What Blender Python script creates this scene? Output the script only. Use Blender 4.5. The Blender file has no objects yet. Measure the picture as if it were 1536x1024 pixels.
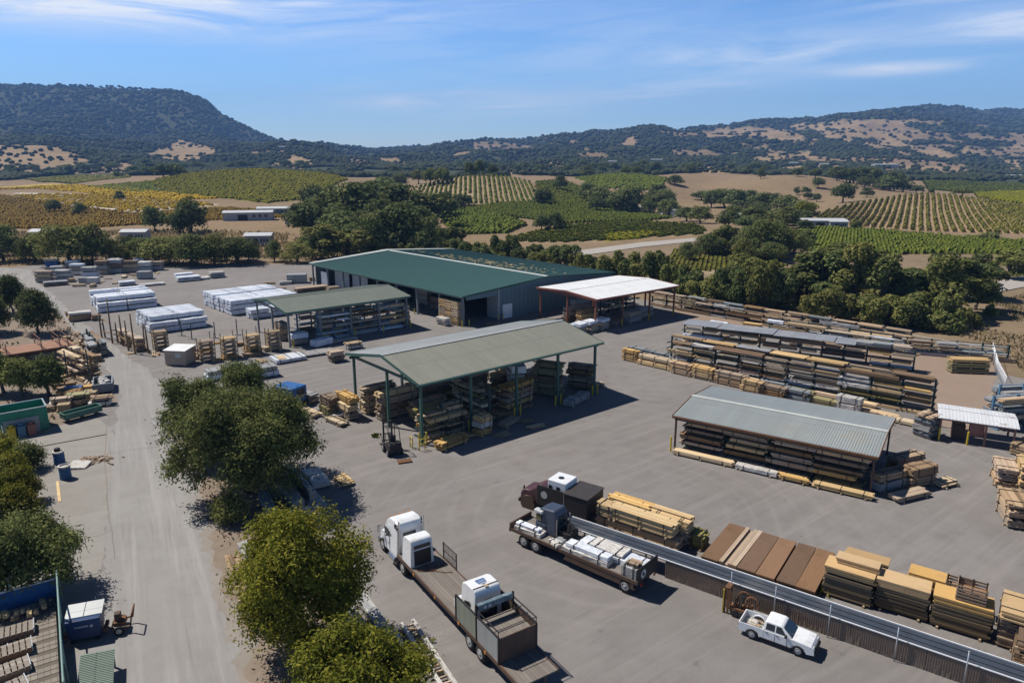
import bpy, bmesh, math, random
import numpy as np
from math import radians as R, sin, cos, pi
random.seed(7); rng = np.random.default_rng(11)
SC = bpy.context.scene
COL = SC.collection
# ---------------------------------------------------------------- camera model (metres)
F = 1075.0; H = 27.0; PT = math.atan(272.0 / F); CP, SP = cos(PT), sin(PT)
def P(x, y, z=0.0):
    """survey point of the photograph (1536 wide) at height z -> metres"""
    u = (x - 768) / F; v = (y - 512) / F
    d = (u, CP - v * SP, -SP - v * CP); t = (z - H) / d[2]
    return (d[0] * t, d[1] * t)
# ---------------------------------------------------------------- mesh builder
class MB:
    def __init__(s): s.v = []; s.f = []; s.m = []
    def add(s, vs, fs, mi=0):
        n = len(s.v); s.v += [tuple(p) for p in vs]
        for f in fs: s.f.append(tuple(i + n for i in f)); s.m.append(mi)
    def box(s, c, d, rz=0, mi=0, ry=0):
        x, y, z = d[0] / 2, d[1] / 2, d[2] / 2
        vs = []
        cz, sz = cos(rz), sin(rz); cy, sy = cos(ry), sin(ry)
        for a, b, e in ((-x,-y,-z),(x,-y,-z),(x,y,-z),(-x,y,-z),(-x,-y,z),(x,-y,z),(x,y,z),(-x,y,z)):
            a, e = a * cy + e * sy, -a * sy + e * cy
            vs.append((c[0] + a * cz - b * sz, c[1] + a * sz + b * cz, c[2] + e))
        s.add(vs, [(0,3,2,1),(4,5,6,7),(0,1,5,4),(1,2,6,5),(2,3,7,6),(3,0,4,7)], mi)
    def b2(s, x0, x1, y0, y1, z0, z1, mi=0):
        s.box(((x0+x1)/2, (y0+y1)/2, (z0+z1)/2), (abs(x1-x0), abs(y1-y0), abs(z1-z0)), 0, mi)
    def rbox(s, x0, x1, y0, y1, z0, z1, r=.08, mi=0):
        bm = bmesh.new(); bmesh.ops.create_cube(bm, size=1)
        for v in bm.verts:
            v.co = ((x0+x1)/2 + v.co.x*abs(x1-x0), (y0+y1)/2 + v.co.y*abs(y1-y0), (z0+z1)/2 + v.co.z*abs(z1-z0))
        bmesh.ops.bevel(bm, geom=bm.edges[:], offset=r, segments=3, affect='EDGES', profile=.5)
        bm.verts.index_update()
        s.add([v.co[:] for v in bm.verts], [[v.index for v in f.verts] for f in bm.faces], mi); bm.free()
    def prism(s, prof, y0, y1, mi=0, r=0.0, taper=None):
        """profile in x,z pushed from y0 to y1; optional bevel r"""
        bm = bmesh.new()
        a = [bm.verts.new((x, y0, z)) for x, z in prof]; b = [bm.verts.new((x, y1, z)) for x, z in prof]
        n = len(prof)
        bm.faces.new(a); bm.faces.new(b[::-1])
        for i in range(n): bm.faces.new((a[i], b[i], b[(i+1) % n], a[(i+1) % n])[::-1])
        if taper: taper(bm)
        bmesh.ops.recalc_face_normals(bm, faces=bm.faces[:])
        if r: bmesh.ops.bevel(bm, geom=bm.edges[:], offset=r, segments=2, affect='EDGES', profile=.5)
        bm.verts.index_update()
        s.add([v.co[:] for v in bm.verts], [[v.index for v in f.verts] for f in bm.faces], mi); bm.free()
    def tube(s, p, q, r, n=6, mi=0, r2=None):
        p = np.array(p, float); q = np.array(q, float); d = q - p; L = np.linalg.norm(d)
        if L < 1e-6: return
        d /= L; a = np.cross(d, (0, 0, 1) if abs(d[2]) < .9 else (1, 0, 0)); a /= np.linalg.norm(a); b = np.cross(d, a)
        r2 = r if r2 is None else r2; vs = []
        for c, rr in ((p, r), (q, r2)):
            for i in range(n):
                t = 2 * pi * i / n; vs.append(c + rr * (a * cos(t) + b * sin(t)))
        fs = [(i, (i+1) % n, n + (i+1) % n, n + i) for i in range(n)] + [tuple(range(n))[::-1], tuple(range(n, 2*n))]
        s.add(vs, fs, mi)
    def lathe(s, prof, c, axis='z', n=16, mi=0):
        """profile of (radius, height) spun about an axis through c"""
        vs = []
        for r, h in prof:
            for i in range(n):
                t = 2 * pi * i / n; a, b = r * cos(t), r * sin(t)
                vs.append((c[0]+a, c[1]+b, c[2]+h) if axis == 'z' else ((c[0]+a, c[1]+h, c[2]+b) if axis == 'y' else (c[0]+h, c[1]+a, c[2]+b)))
        fs = []
        for k in range(len(prof) - 1):
            for i in range(n): fs.append((k*n+i, k*n+(i+1) % n, (k+1)*n+(i+1) % n, (k+1)*n+i))
        fs += [tuple(range(n))[::-1], tuple(range((len(prof)-1)*n, len(prof)*n))]
        s.add(vs, fs, mi)
    def quad(s, a, b, c, d, mi=0): s.add((a, b, c, d), [(0, 1, 2, 3)], mi)
    def slab(s, pts, t, mi=0):
        """thick sheet: four or more top corners, thickness t downwards"""
        n = len(pts); vs = list(pts) + [(p[0], p[1], p[2] - t) for p in pts]
        fs = [tuple(range(n)), tuple(range(n, 2*n))[::-1]] + [((i+1) % n, i, n+i, n+(i+1) % n) for i in range(n)]
        s.add(vs, fs, mi)
    def mesh(s, name, mats, smooth=False, recalc=True):
        me = bpy.data.meshes.new(name); me.from_pydata(s.v, [], s.f); 
        for m in (mats if isinstance(mats, (list, tuple)) else [mats]): me.materials.append(m)
        if any(s.m): me.polygons.foreach_set('material_index', s.m)
        if recalc:
            bm = bmesh.new(); bm.from_mesh(me); bmesh.ops.recalc_face_normals(bm, faces=bm.faces[:]); bm.to_mesh(me); bm.free()
        if smooth: me.polygons.foreach_set('use_smooth', [True] * len(me.polygons))
        me.update(); return me
    def obj(s, name, mats, parent=None, smooth=False, loc=None, rz=0, recalc=True):
        o = bpy.data.objects.new(name, s.mesh(name, mats, smooth, recalc)); COL.objects.link(o)
        if parent: o.parent = parent
        if loc: o.location = loc
        if rz: o.rotation_euler[2] = rz
        return o
def npmesh(name, V, Fc, mats, smooth=False):
    me = bpy.data.meshes.new(name); V = np.asarray(V, np.float32); Fc = np.asarray(Fc, np.int32); k = Fc.shape[1]
    me.vertices.add(len(V)); me.vertices.foreach_set('co', V.ravel())
    me.loops.add(Fc.size); me.loops.foreach_set('vertex_index', Fc.ravel())
    me.polygons.add(len(Fc)); me.polygons.foreach_set('loop_start', np.arange(0, Fc.size, k, dtype=np.int32))
    me.polygons.foreach_set('loop_total', np.full(len(Fc), k, np.int32))
    if smooth: me.polygons.foreach_set('use_smooth', np.ones(len(Fc), bool))
    for m in (mats if isinstance(mats, (list, tuple)) else [mats]): me.materials.append(m)
    me.update(calc_edges=True); me.validate(); return me
def link(name, me, parent=None, loc=None, rz=0, sc=None):
    o = bpy.data.objects.new(name, me); COL.objects.link(o)
    if parent: o.parent = parent
    if loc: o.location = loc
    if rz: o.rotation_euler[2] = rz
    if sc: o.scale = sc
    return o
def tag(o, label=None, cat=None, group=None, kind=None):
    if label: o['label'] = label
    if cat: o['category'] = cat
    if group: o['group'] = group
    if kind: o['kind'] = kind
    return o
def E(name, loc, rz, label, cat, group=None):
    o = bpy.data.objects.new(name, None); COL.objects.link(o); o.empty_display_size = .3
    o.location = loc; o.rotation_euler[2] = rz
    return tag(o, label, cat, group)
def dup(root, loc=None, rz=None, label=None, group=None, sc=None, cat=None):
    r = root.copy(); COL.objects.link(r)
    if loc is not None: r.location = loc
    if rz is not None: r.rotation_euler[2] = rz
    if sc is not None: r.scale = sc
    tag(r, label, cat, group)
    for ch in KIDS.get(root.name, []) or list(root.children):
        c = ch.copy(); COL.objects.link(c); c.parent = r
        for g in ch.children:
            d = g.copy(); COL.objects.link(d); d.parent = c
    return r
KIDS = {}
ORD = 'first second third fourth fifth sixth seventh eighth ninth tenth eleventh twelfth thirteenth fourteenth fifteenth sixteenth seventeenth eighteenth nineteenth twentieth'.split()
def nth(i):
    if i < 20: return ORD[i]
    t = ('twenty', 'thirty', 'forty', 'fifty', 'sixty', 'seventy')[(i + 1) // 10 - 2]; k = (i + 1) % 10
    return t + '-' + ORD[k - 1] if k else t[:-1] + 'ieth'
# ---------------------------------------------------------------- materials
class NT:
    def __init__(s, name):
        s.m = bpy.data.materials.new(name); s.m.use_nodes = True; s.t = s.m.node_tree; s.n = s.t.nodes; s.l = s.t.links
        s.b = s.n['Principled BSDF']
    def new(s, ty, **kw):
        n = s.n.new(ty)
        for k, v in kw.items(): setattr(n, k, v)
        return n
    def math(s, op, a, b=None, clamp=False):
        n = s.new('ShaderNodeMath', operation=op, use_clamp=clamp)
        for i, x in enumerate((a, b)):
            if x is None: continue
            if isinstance(x, (int, float)): n.inputs[i].default_value = x
            else: s.l.new(x, n.inputs[i])
        return n.outputs[0]
    def mix(s, fac, a, b, mode='MIX'):
        n = s.new('ShaderNodeMix', data_type='RGBA', blend_type=mode)
        for sock, x in ((n.inputs[0], fac), (n.inputs[6], a), (n.inputs[7], b)):
            if isinstance(x, (int, float)): sock.default_value = x
            elif isinstance(x, (tuple, list)): sock.default_value = (*x, 1) if len(x) == 3 else x
            else: s.l.new(x, sock)
        return n.outputs[2]
    def coord(s, kind='Object', scale=None):
        o = s.new('ShaderNodeTexCoord').outputs[kind] if kind != 'World' else s.new('ShaderNodeNewGeometry').outputs['Position']
        if scale:
            m = s.new('ShaderNodeMapping'); m.inputs['Scale'].default_value = scale; s.l.new(o, m.inputs[0]); o = m.outputs[0]
        return o
    def noise(s, vec, scale=5, detail=3, rough=.55, dist=0):
        n = s.new('ShaderNodeTexNoise'); n.inputs['Scale'].default_value = scale; n.inputs['Detail'].default_value = detail
        n.inputs['Roughness'].default_value = rough; n.inputs['Distortion'].default_value = dist
        s.l.new(vec, n.inputs['Vector']); return n.outputs['Fac']
    def ramp(s, fac, stops):
        n = s.new('ShaderNodeValToRGB'); e = n.color_ramp.elements
        while len(e) < len(stops): e.new(.5)
        for i, (p, c) in enumerate(stops): e[i].position = p; e[i].color = (*c, 1) if len(c) == 3 else c
        s.l.new(fac, n.inputs[0]); return n.outputs[0]
    def bump(s, h, st=.3, dist=.05):
        n = s.new('ShaderNodeBump'); n.inputs['Strength'].default_value = st; n.inputs['Distance'].default_value = dist
        s.l.new(h, n.inputs['Height']); s.l.new(n.outputs[0], s.b.inputs['Normal'])
    def out(s, col, rough=.7, metal=0, spec=.3):
        if isinstance(col, tuple): s.b.inputs['Base Color'].default_value = (*col, 1)
        else: s.l.new(col, s.b.inputs['Base Color'])
        if isinstance(rough, (int, float)): s.b.inputs['Roughness'].default_value = rough
        else: s.l.new(rough, s.b.inputs['Roughness'])
        s.b.inputs['Metallic'].default_value = metal; s.b.inputs['Specular IOR Level'].default_value = spec
        return s.m
def sc3(c, k): return tuple(min(1, x * k) for x in c)
def M_plain(name, c, rough=.6, metal=0, var=.25, scale=3.0, spec=.3, rnd=.15, stain=None):
    t = NT(name); co = t.coord()
    n = t.noise(co, scale, 5, .6)
    col = t.mix(n, sc3(c, 1 - var), sc3(c, 1 + var))
    if stain:
        m = t.math('MULTIPLY', t.math('SUBTRACT', t.noise(co, scale * .45, 4, .65), .52), 6, True)
        col = t.mix(m, col, stain)
    if rnd:
        r = t.new('ShaderNodeObjectInfo').outputs['Random']
        hs = t.new('ShaderNodeHueSaturation'); t.l.new(t.math('ADD', t.math('MULTIPLY', r, 2 * rnd), 1 - rnd), hs.inputs['Value']); t.l.new(col, hs.inputs['Color']); col = hs.outputs[0]
    return t.out(col, rough, metal, spec)
def M_wood(name, c1, c2, rnd=.22, bw=.15, bh=.07, dirt=(.05, .04, .03)):  # dirt: tone for the shade painted into gaps between boards
    """stacked sawn boards running along local X; every board its own tint"""
    t = NT(name); co = t.coord(); sp = t.new('ShaderNodeSeparateXYZ'); t.l.new(co, sp.inputs[0])
    oi = t.new('ShaderNodeObjectInfo').outputs['Random']
    y = t.math('ADD', t.math('DIVIDE', sp.outputs[1], bw), .5 if bw > 1 else 0); z = t.math('DIVIDE', sp.outputs[2], bh)
    cb = t.new('ShaderNodeCombineXYZ'); t.l.new(t.math('FLOOR', y), cb.inputs[0]); t.l.new(t.math('FLOOR', z), cb.inputs[1]); t.l.new(oi, cb.inputs[2])
    wn = t.new('ShaderNodeTexWhiteNoise'); t.l.new(cb.outputs[0], wn.inputs[0])
    mp = t.new('ShaderNodeMapping'); mp.inputs['Scale'].default_value = (.7, 9, 9); t.l.new(co, mp.inputs[0])
    g = t.noise(mp.outputs[0], 2.0, 4, .6)
    col = t.mix(wn.outputs[0], c1, c2)
    col = t.mix(t.math('MULTIPLY', g, .6), col, sc3(c1, .55))
    big = t.math('MULTIPLY', t.math('SUBTRACT', t.noise(co, .9, 4, .6), .5), 2.2, True)
    col = t.mix(big, col, sc3(c2, .5))
    fy = t.math('FRACT', y); gap_shade = t.math('LESS_THAN', fy, .10)
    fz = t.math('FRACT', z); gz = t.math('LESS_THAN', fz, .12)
    col = t.mix(t.math('MULTIPLY', t.math('MAXIMUM', gap_shade, gz), .55), col, dirt)  # shade in the board gaps, painted as dark lines
    hs = t.new('ShaderNodeHueSaturation'); t.l.new(t.math('ADD', t.math('MULTIPLY', oi, 2 * rnd), 1 - rnd), hs.inputs['Value'])
    t.l.new(t.math('ADD', t.math('MULTIPLY', t.math('FRACT', t.math('MULTIPLY', oi, 7.3)), .40), .70), hs.inputs['Saturation'])
    t.l.new(col, hs.inputs['Color'])
    return t.out(hs.outputs[0], .85, 0, .08)
def M_wrap(name, c, c2, marks=None):
    """creased plastic lumber wrap"""
    t = NT(name); co = t.coord(); n = t.noise(co, 1.6, 5, .65, .6); col = t.mix(n, c2, c)
    if marks:
        w = t.noise(t.coord(scale=(1.2, 5, 9)), 2.2, 2, .5); col = t.mix(t.math('MULTIPLY', t.math('SUBTRACT', w, .52), 7, True), col, marks)
    oi = t.new('ShaderNodeObjectInfo').outputs['Random']
    hs = t.new('ShaderNodeHueSaturation'); t.l.new(t.math('ADD', t.math('MULTIPLY', oi, .25), .85), hs.inputs['Value']); t.l.new(col, hs.inputs['Color'])
    t.bump(t.noise(co, 3.0, 4, .6, .5), .6, .08)
    return t.out(hs.outputs[0], .45, 0, .4)
def M_roof(name, c, stripe=None, rough=.45, along=True, var=.12, dirt=None, metal=0, rust=None):
    t = NT(name); co = t.coord()
    col = t.mix(t.noise(co, .35, 5, .6), sc3(c, 1 - var), sc3(c, 1 + var))
    st = t.noise(t.coord(scale=(1.6, .07, .07)), 1.3, 4, .6)        # streaks that run down the slope
    col = t.mix(t.math('MULTIPLY', t.math('SUBTRACT', st, .45), 1.6, True), col, sc3(c, .72))
    sp = t.new('ShaderNodeSeparateXYZ'); t.l.new(co, sp.inputs[0]); cb = t.new('ShaderNodeCombineXYZ')
    t.l.new(t.math('FLOOR', t.math('DIVIDE', sp.outputs[0], .99)), cb.inputs[0]); t.l.new(t.math('FLOOR', t.math('DIVIDE', sp.outputs[1], 3.7)), cb.inputs[1])
    wn = t.new('ShaderNodeTexWhiteNoise'); t.l.new(cb.outputs[0], wn.inputs[0]); col = t.mix(t.math('MULTIPLY', wn.outputs[0], .5), col, sc3(c, .82))
    lap = t.math('LESS_THAN', t.math('FRACT', t.math('DIVIDE', sp.outputs[1], 3.7)), .022); col = t.mix(t.math('MULTIPLY', lap, .5), col, sc3(c, .5))
    if dirt: col = t.mix(t.math('MULTIPLY', t.math('SUBTRACT', t.noise(co, .22, 6, .7), .55), 5, True), col, dirt)
    if rust: col = t.mix(t.math('MULTIPLY', t.math('SUBTRACT', t.noise(co, .9, 6, .7), .6), 9, True), col, rust)
    return t.out(col, rough, metal, .4)
def M_leaf(name, c1, c2, c3):
    t = NT(name); g = t.new('ShaderNodeNewGeometry')
    col = t.ramp(g.outputs['Random Per Island'], [(0, c1), (.55, c2), (1, c3)])
    oi = t.new('ShaderNodeObjectInfo').outputs['Random']
    n = t.noise(t.coord('Object'), .8, 3, .6)
    col = t.mix(t.math('MULTIPLY', t.math('SUBTRACT', n, .42), 2.4, True), col, sc3(c1, .85))
    n2 = t.noise(t.coord('Object'), 1.7, 2, .6)
    col = t.mix(t.math('MULTIPLY', t.math('SUBTRACT', n2, .55), 3.0, True), col, c3)
    hs = t.new('ShaderNodeHueSaturation'); t.l.new(t.math('ADD', t.math('MULTIPLY', oi, .5), .75), hs.inputs['Value'])
    t.l.new(t.math('ADD', t.math('MULTIPLY', t.math('FRACT', t.math('MULTIPLY', oi, 5.7)), .02), .49), hs.inputs['Hue'])
    t.l.new(col, hs.inputs['Color'])
    t.out(hs.outputs[0], .7, 0, .06)
    tr = t.new('ShaderNodeBsdfTranslucent'); t.l.new(hs.outputs[0], tr.inputs[0])
    mx = t.new('ShaderNodeMixShader'); mx.inputs[0].default_value = .3
    t.l.new(t.b.outputs[0], mx.inputs[1]); t.l.new(tr.outputs[0], mx.inputs[2])
    t.l.new(mx.outputs[0], t.n['Material Output'].inputs[0]); return t.m
def M_ground(name, c1, c2, c3, s1=.08, s2=.9, s3=9.0, streak=None, rough=.9, arcs=False):
    """pavement or earth in world metres: broad patches, mottling, grit"""
    t = NT(name); co = t.coord('World')
    a = t.noise(co, s1, 5, .6, .4); b = t.noise(co, s2, 6, .65); g = t.noise(co, s3, 3, .6)
    col = t.mix(t.math('MULTIPLY', t.math('SUBTRACT', a, .32), 2.6, True), c1, c2)
    col = t.mix(t.math('MULTIPLY', t.math('SUBTRACT', b, .42), 2.2, True), col, c3)
    col = t.mix(.35, col, t.mix(g, (.35, .35, .35), (.65, .65, .65)), 'OVERLAY')
    if streak:
        ang, cs, k = streak
        m = t.new('ShaderNodeMapping'); m.inputs['Rotation'].default_value = (0, 0, -ang); t.l.new(co, m.inputs[0])
        m2 = t.new('ShaderNodeMapping'); m2.inputs['Scale'].default_value = (.035, .8, 1); t.l.new(m.outputs[0], m2.inputs[0])
        w = t.noise(m2.outputs[0], 1.3, 5, .6, .25)
        col = t.mix(t.math('MULTIPLY', t.math('SUBTRACT', w, .5), k, True), col, cs)
        m3 = t.new('ShaderNodeMapping'); m3.inputs['Scale'].default_value = (.09, 3.2, 1); t.l.new(m.outputs[0], m3.inputs[0]); w3 = t.noise(m3.outputs[0], 1.1, 4, .65, .4)
        col = t.mix(t.math('MULTIPLY', t.math('SUBTRACT', w3, .56), k * 1.1, True), col, sc3(c3, .86))
    if arcs:
        mp = t.new('ShaderNodeMapping'); mp.inputs['Location'].default_value = (-8, -52, 0); t.l.new(co, mp.inputs[0])
        wv = t.new('ShaderNodeTexWave', wave_type='RINGS', rings_direction='Z'); wv.inputs['Scale'].default_value = .16; wv.inputs['Distortion'].default_value = 5.0; wv.inputs['Detail'].default_value = 3; wv.inputs['Detail Scale'].default_value = .35; t.l.new(mp.outputs[0], wv.inputs[0])
        gate = t.math('MULTIPLY', t.math('SUBTRACT', t.noise(co, .07, 3, .5), .42), 3, True)
        ln = t.math('MULTIPLY', t.math('SUBTRACT', wv.outputs['Fac'], .72), 2.2, True)
        col = t.mix(t.math('MULTIPLY', t.math('MULTIPLY', ln, gate), .5), col, sc3(c2, 1.3))
        st = t.math('MULTIPLY', t.math('SUBTRACT', t.noise(co, .55, 5, .7), .63), 9, True); col = t.mix(t.math('MULTIPLY', st, .7), col, sc3(c3, .6))
        dt = t.math('MULTIPLY', t.math('SUBTRACT', t.noise(co, .13, 6, .7, .8), .60), 6, True); col = t.mix(t.math('MULTIPLY', dt, .4), col, (.27, .205, .15))
    t.bump(g, .15, .02)
    return t.out(col, rough, 0, .2)
m = {}
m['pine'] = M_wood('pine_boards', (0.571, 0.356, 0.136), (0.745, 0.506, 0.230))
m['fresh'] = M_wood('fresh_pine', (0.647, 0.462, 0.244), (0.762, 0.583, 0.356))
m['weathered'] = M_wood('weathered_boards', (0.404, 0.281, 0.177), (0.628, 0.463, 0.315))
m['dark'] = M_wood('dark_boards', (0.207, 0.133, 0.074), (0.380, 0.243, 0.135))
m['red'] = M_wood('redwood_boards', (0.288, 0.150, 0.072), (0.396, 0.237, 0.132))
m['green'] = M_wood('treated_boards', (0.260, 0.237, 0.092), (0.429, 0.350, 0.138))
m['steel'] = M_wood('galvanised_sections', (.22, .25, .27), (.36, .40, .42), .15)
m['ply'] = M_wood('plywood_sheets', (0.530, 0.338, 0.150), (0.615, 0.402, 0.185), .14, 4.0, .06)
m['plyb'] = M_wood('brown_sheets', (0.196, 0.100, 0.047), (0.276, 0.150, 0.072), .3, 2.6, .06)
m['darkply'] = M_wood('shade_toned_sheets', (0.144, 0.105, 0.060), (0.240, 0.171, 0.095), .15, 4.0, .05)  # darker copy of ply, shade of the stack fronts put into the colour
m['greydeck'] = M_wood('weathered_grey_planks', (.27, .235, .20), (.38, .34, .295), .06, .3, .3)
m['bare'] = M_plain('bare_timber', (.40, .30, .19), .8, var=.3, scale=4)
m['white'] = M_wrap('white_lumber_wrap', (.78, .80, .84), (.55, .58, .64), (.36, .40, .48))
m['grey'] = M_wrap('grey_lumber_wrap', (.36, .355, .35), (.22, .215, .21))
m['ivory'] = M_wrap('ivory_lumber_wrap', (.62, .60, .57), (.45, .43, .40), (.28, .22, .18))
m['blue'] = M_wrap('blue_tarpaulin', (.03, .13, .36), (.02, .08, .24))
m['black'] = M_plain('black_paint', (.025, .022, .022), .5, var=.3)
m['strap'] = M_plain('strapping', (.03, .03, .03), .5, rnd=0)
m['bollard'] = M_plain('yellow_paint', (.55, .40, .03), .55, var=.2, rnd=.1)
m['greenpost'] = M_plain('green_steel', (.05, .11, .09), .5, var=.2, rnd=.05)
m['greypost'] = M_plain('grey_steel', (.16, .18, .19), .45, var=.2, rnd=.1)
m['darkpost'] = M_plain('dark_green_steel', (.035, .06, .055), .5, var=.3, rnd=.1)
m['redpost'] = M_plain('rust_red_steel', (.20, .07, .045), .6, var=.3, rnd=.1)
m['rust'] = M_plain('rusty_steel', (.16, .075, .035), .8, var=.5, scale=5, stain=(.07, .04, .025))
m['galv'] = M_plain('galvanised_steel', (.42, .44, .46), .4, .5, var=.15, rnd=.08)
m['pole'] = M_plain('old_timber_pole', (.19, .13, .08), .85, var=.4)
m['tyre'] = M_plain('rubber', (.02, .02, .02), .85, var=.2, rnd=0)
m['rim'] = M_plain('wheel_rim', (.34, .34, .35), .4, .2, var=.2, rnd=0)
m['glass'] = M_plain('tinted_glass', (.02, .03, .035), .08, 0, var=.1, spec=.6, rnd=0)
m['truckwhite'] = M_plain('white_truck_paint', (.70, .71, .73), .28, 0, var=.06, spec=.5, rnd=0, stain=(.60, .59, .58))
m['truckdark'] = M_plain('dark_blue_paint', (.045, .055, .085), .35, 0, var=.25, spec=.5, rnd=0)
m['maroon'] = M_plain('maroon_paint', (.075, .03, .035), .4, 0, var=.4, spec=.5, rnd=0, stain=(.05, .035, .035))
m['brownsteel'] = M_plain('brown_steel', (.085, .055, .04), .7, var=.35, rnd=0, stain=(.13, .07, .045))
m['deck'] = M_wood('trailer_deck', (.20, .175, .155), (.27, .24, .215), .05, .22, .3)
m['chrome'] = M_plain('chrome', (.5, .5, .5), .2, .9, var=.1, rnd=0)
m['lampred'] = M_plain('red_lens', (.35, .02, .015), .25, rnd=0, spec=.5)
m['lampamber'] = M_plain('amber_lens', (.5, .2, .03), .25, rnd=0, spec=.5)
m['lampclear'] = M_plain('clear_lens', (.5, .52, .52), .15, rnd=0, spec=.6)
m['emblem'] = M_plain('emblem_blue', (.09, .15, .30), .4, rnd=0)
m['binblue'] = M_plain('blue_plastic', (.03, .11, .28), .5, var=.2, rnd=.1)
m['boxgreen'] = M_plain('green_container_paint', (.035, .22, .14), .5, var=.18, scale=1.2, rnd=0, stain=(.09, .25, .18))
m['troughgreen'] = M_plain('faded_green_paint', (.07, .16, .12), .6, var=.25, rnd=0, stain=(.16, .2, .17))
m['concrete'] = M_plain('concrete', (.42, .41, .39), .9, var=.15, rnd=.1)
m['bark'] = M_plain('bark', (.085, .065, .05), .9, var=.4, scale=6)
m['warewall'] = M_roof('blue_grey_cladding', (0.130, 0.195, 0.221), var=.1, rough=.55)
m['panelwall'] = M_plain('grey_panel', (.34, .34, .33), .8, var=.15, scale=1.5, rnd=.1)
m['roof_ware'] = M_roof('dark_green_roofing', (0.055, 0.125, 0.103), rough=.42, var=.1)
m['roof_pale'] = M_roof('pale_ridge_sheet', (.45, .47, .44), rough=.5)
m['roof_s1'] = M_roof('grey_green_roofing', (0.241, 0.241, 0.198), rough=.5, var=.08)
m['roof_s2'] = M_roof('sage_roofing', (.16, .175, .14), rough=.5, var=.1)
m['roof_s1b'] = M_roof('silver_roofing', (.40, .41, .40), rough=.4, metal=.1)
m['roof_s3'] = M_roof('silver_grey_roofing', (.30, .325, .32), rough=.42, var=.1, dirt=(.30, .29, .25))
m['roof_s4'] = M_roof('white_roofing', (.74, .74, .73), rough=.5, var=.05)
m['roof_s5'] = M_roof('white_rusty_roofing', (.62, .63, .65), rough=.5, rust=(.22, .12, .06), var=.1)
m['roof_far'] = M_roof('pale_far_roof', (.5, .51, .52), rough=.5)
m['wallbrown'] = M_plain('brown_corrugated_steel', (0.178, 0.128, 0.099), .65, var=.2, scale=.9, rnd=0, stain=(0.255, 0.196, 0.145))
m['trough'] = M_plain('blue_grey_steel', (.05, .06, .08), .6, 0, var=.35, scale=.8, rnd=0, spec=.08, stain=(.085, .092, .105))
m['whiteedge'] = M_plain('white_edge', (.72, .72, .72), .5, var=.1, rnd=0)
m['orangedeck'] = M_plain('rust_orange_deck', (.27, .145, .095), .8, var=.3, scale=1.2, rnd=0, stain=(.25, .12, .07))
m['pinkwood'] = M_plain('faded_red_timber', (.27, .13, .10), .8, var=.3, rnd=.1)
m['fence'] = M_plain('fence_wire', (.30, .31, .31), .5, .3, rnd=0)
m['bluesteel'] = M_plain('blue_steel', (.08, .17, .27), .5, var=.3, rnd=.1)
m['roof_lean'] = M_roof('pale_sage_sheet', (.20, .25, .20), var=.1)
m['roof_grey'] = M_roof('weathered_grey_sheet', (.24, .25, .27), var=.2, rough=.5, dirt=(.32, .31, .30))
m['dirt'] = M_ground('bare_earth', (.20, .155, .115), (.26, .21, .165), (.16, .12, .088), .12, 1.1, 8)
m['dirtyard'] = M_ground('packed_dirt', (.27, .195, .145), (.25, .20, .165), (.235, .165, .12), .07, .6, 6)
m['asphalt'] = M_ground('worn_asphalt', (.184, .169, .161), (.226, .209, .20), (.152, .139, .131), .05, .4, 7, (R(38), (.262, .24, .228), 2.4), arcs=True)
m['road'] = M_ground('bleached_road', (.238, .226, .215), (.28, .268, .256), (.215, .203, .192), .06, .5, 7, (R(119), (.33, .317, .305), 3.6))
m['apron'] = M_ground('concrete_apron', (.245, .228, .208), (.28, .262, .242), (.215, .2, .18), .1, .7, 7, (R(30), (.31, .292, .27), 2.0))
m['dust'] = M_ground('dusty_road_edge', (.235, .205, .178), (.285, .258, .232), (.21, .18, .15), .2, 1.4, 8)
m['lane'] = M_ground('far_road', (.34, .31, .28), (.37, .34, .31), (.30, .27, .24))
m['leafdark'] = M_leaf('oak_leaf', (0.070, 0.093, 0.032), (0.124, 0.152, 0.052), (0.226, 0.237, 0.086))
m['leafolive'] = M_leaf('olive_leaf', (0.081, 0.105, 0.033), (0.153, 0.178, 0.055), (0.274, 0.270, 0.097))
m['leafbright'] = M_leaf('bright_leaf', (0.084, 0.102, 0.012), (0.176, 0.178, 0.021), (0.305, 0.273, 0.041))
m['leafcreek'] = M_leaf('creek_leaf', (0.117, 0.135, 0.037), (0.211, 0.222, 0.067), (0.364, 0.323, 0.108))
m['vine'] = M_leaf('vine_leaf', (0.081, 0.108, 0.017), (0.130, 0.157, 0.023), (0.195, 0.203, 0.033))
m['vinelime'] = M_leaf('lime_vine_leaf', (0.163, 0.180, 0.013), (0.253, 0.250, 0.017), (0.341, 0.296, 0.026))  # lime green leaf, the vines' own colour
m['vineyellow'] = M_leaf('yellow_vine_leaf', (0.36, 0.26, 0.020), (0.52, 0.37, 0.024), (0.66, 0.47, 0.034))
m['vineorange'] = M_leaf('orange_vine_leaf', (0.19, 0.112, 0.017), (0.28, 0.17, 0.022), (0.36, 0.235, 0.03))
m['vineolive'] = M_leaf('dry_vine_leaf', (0.113, 0.116, 0.024), (0.172, 0.163, 0.034), (0.254, 0.217, 0.051))
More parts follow.
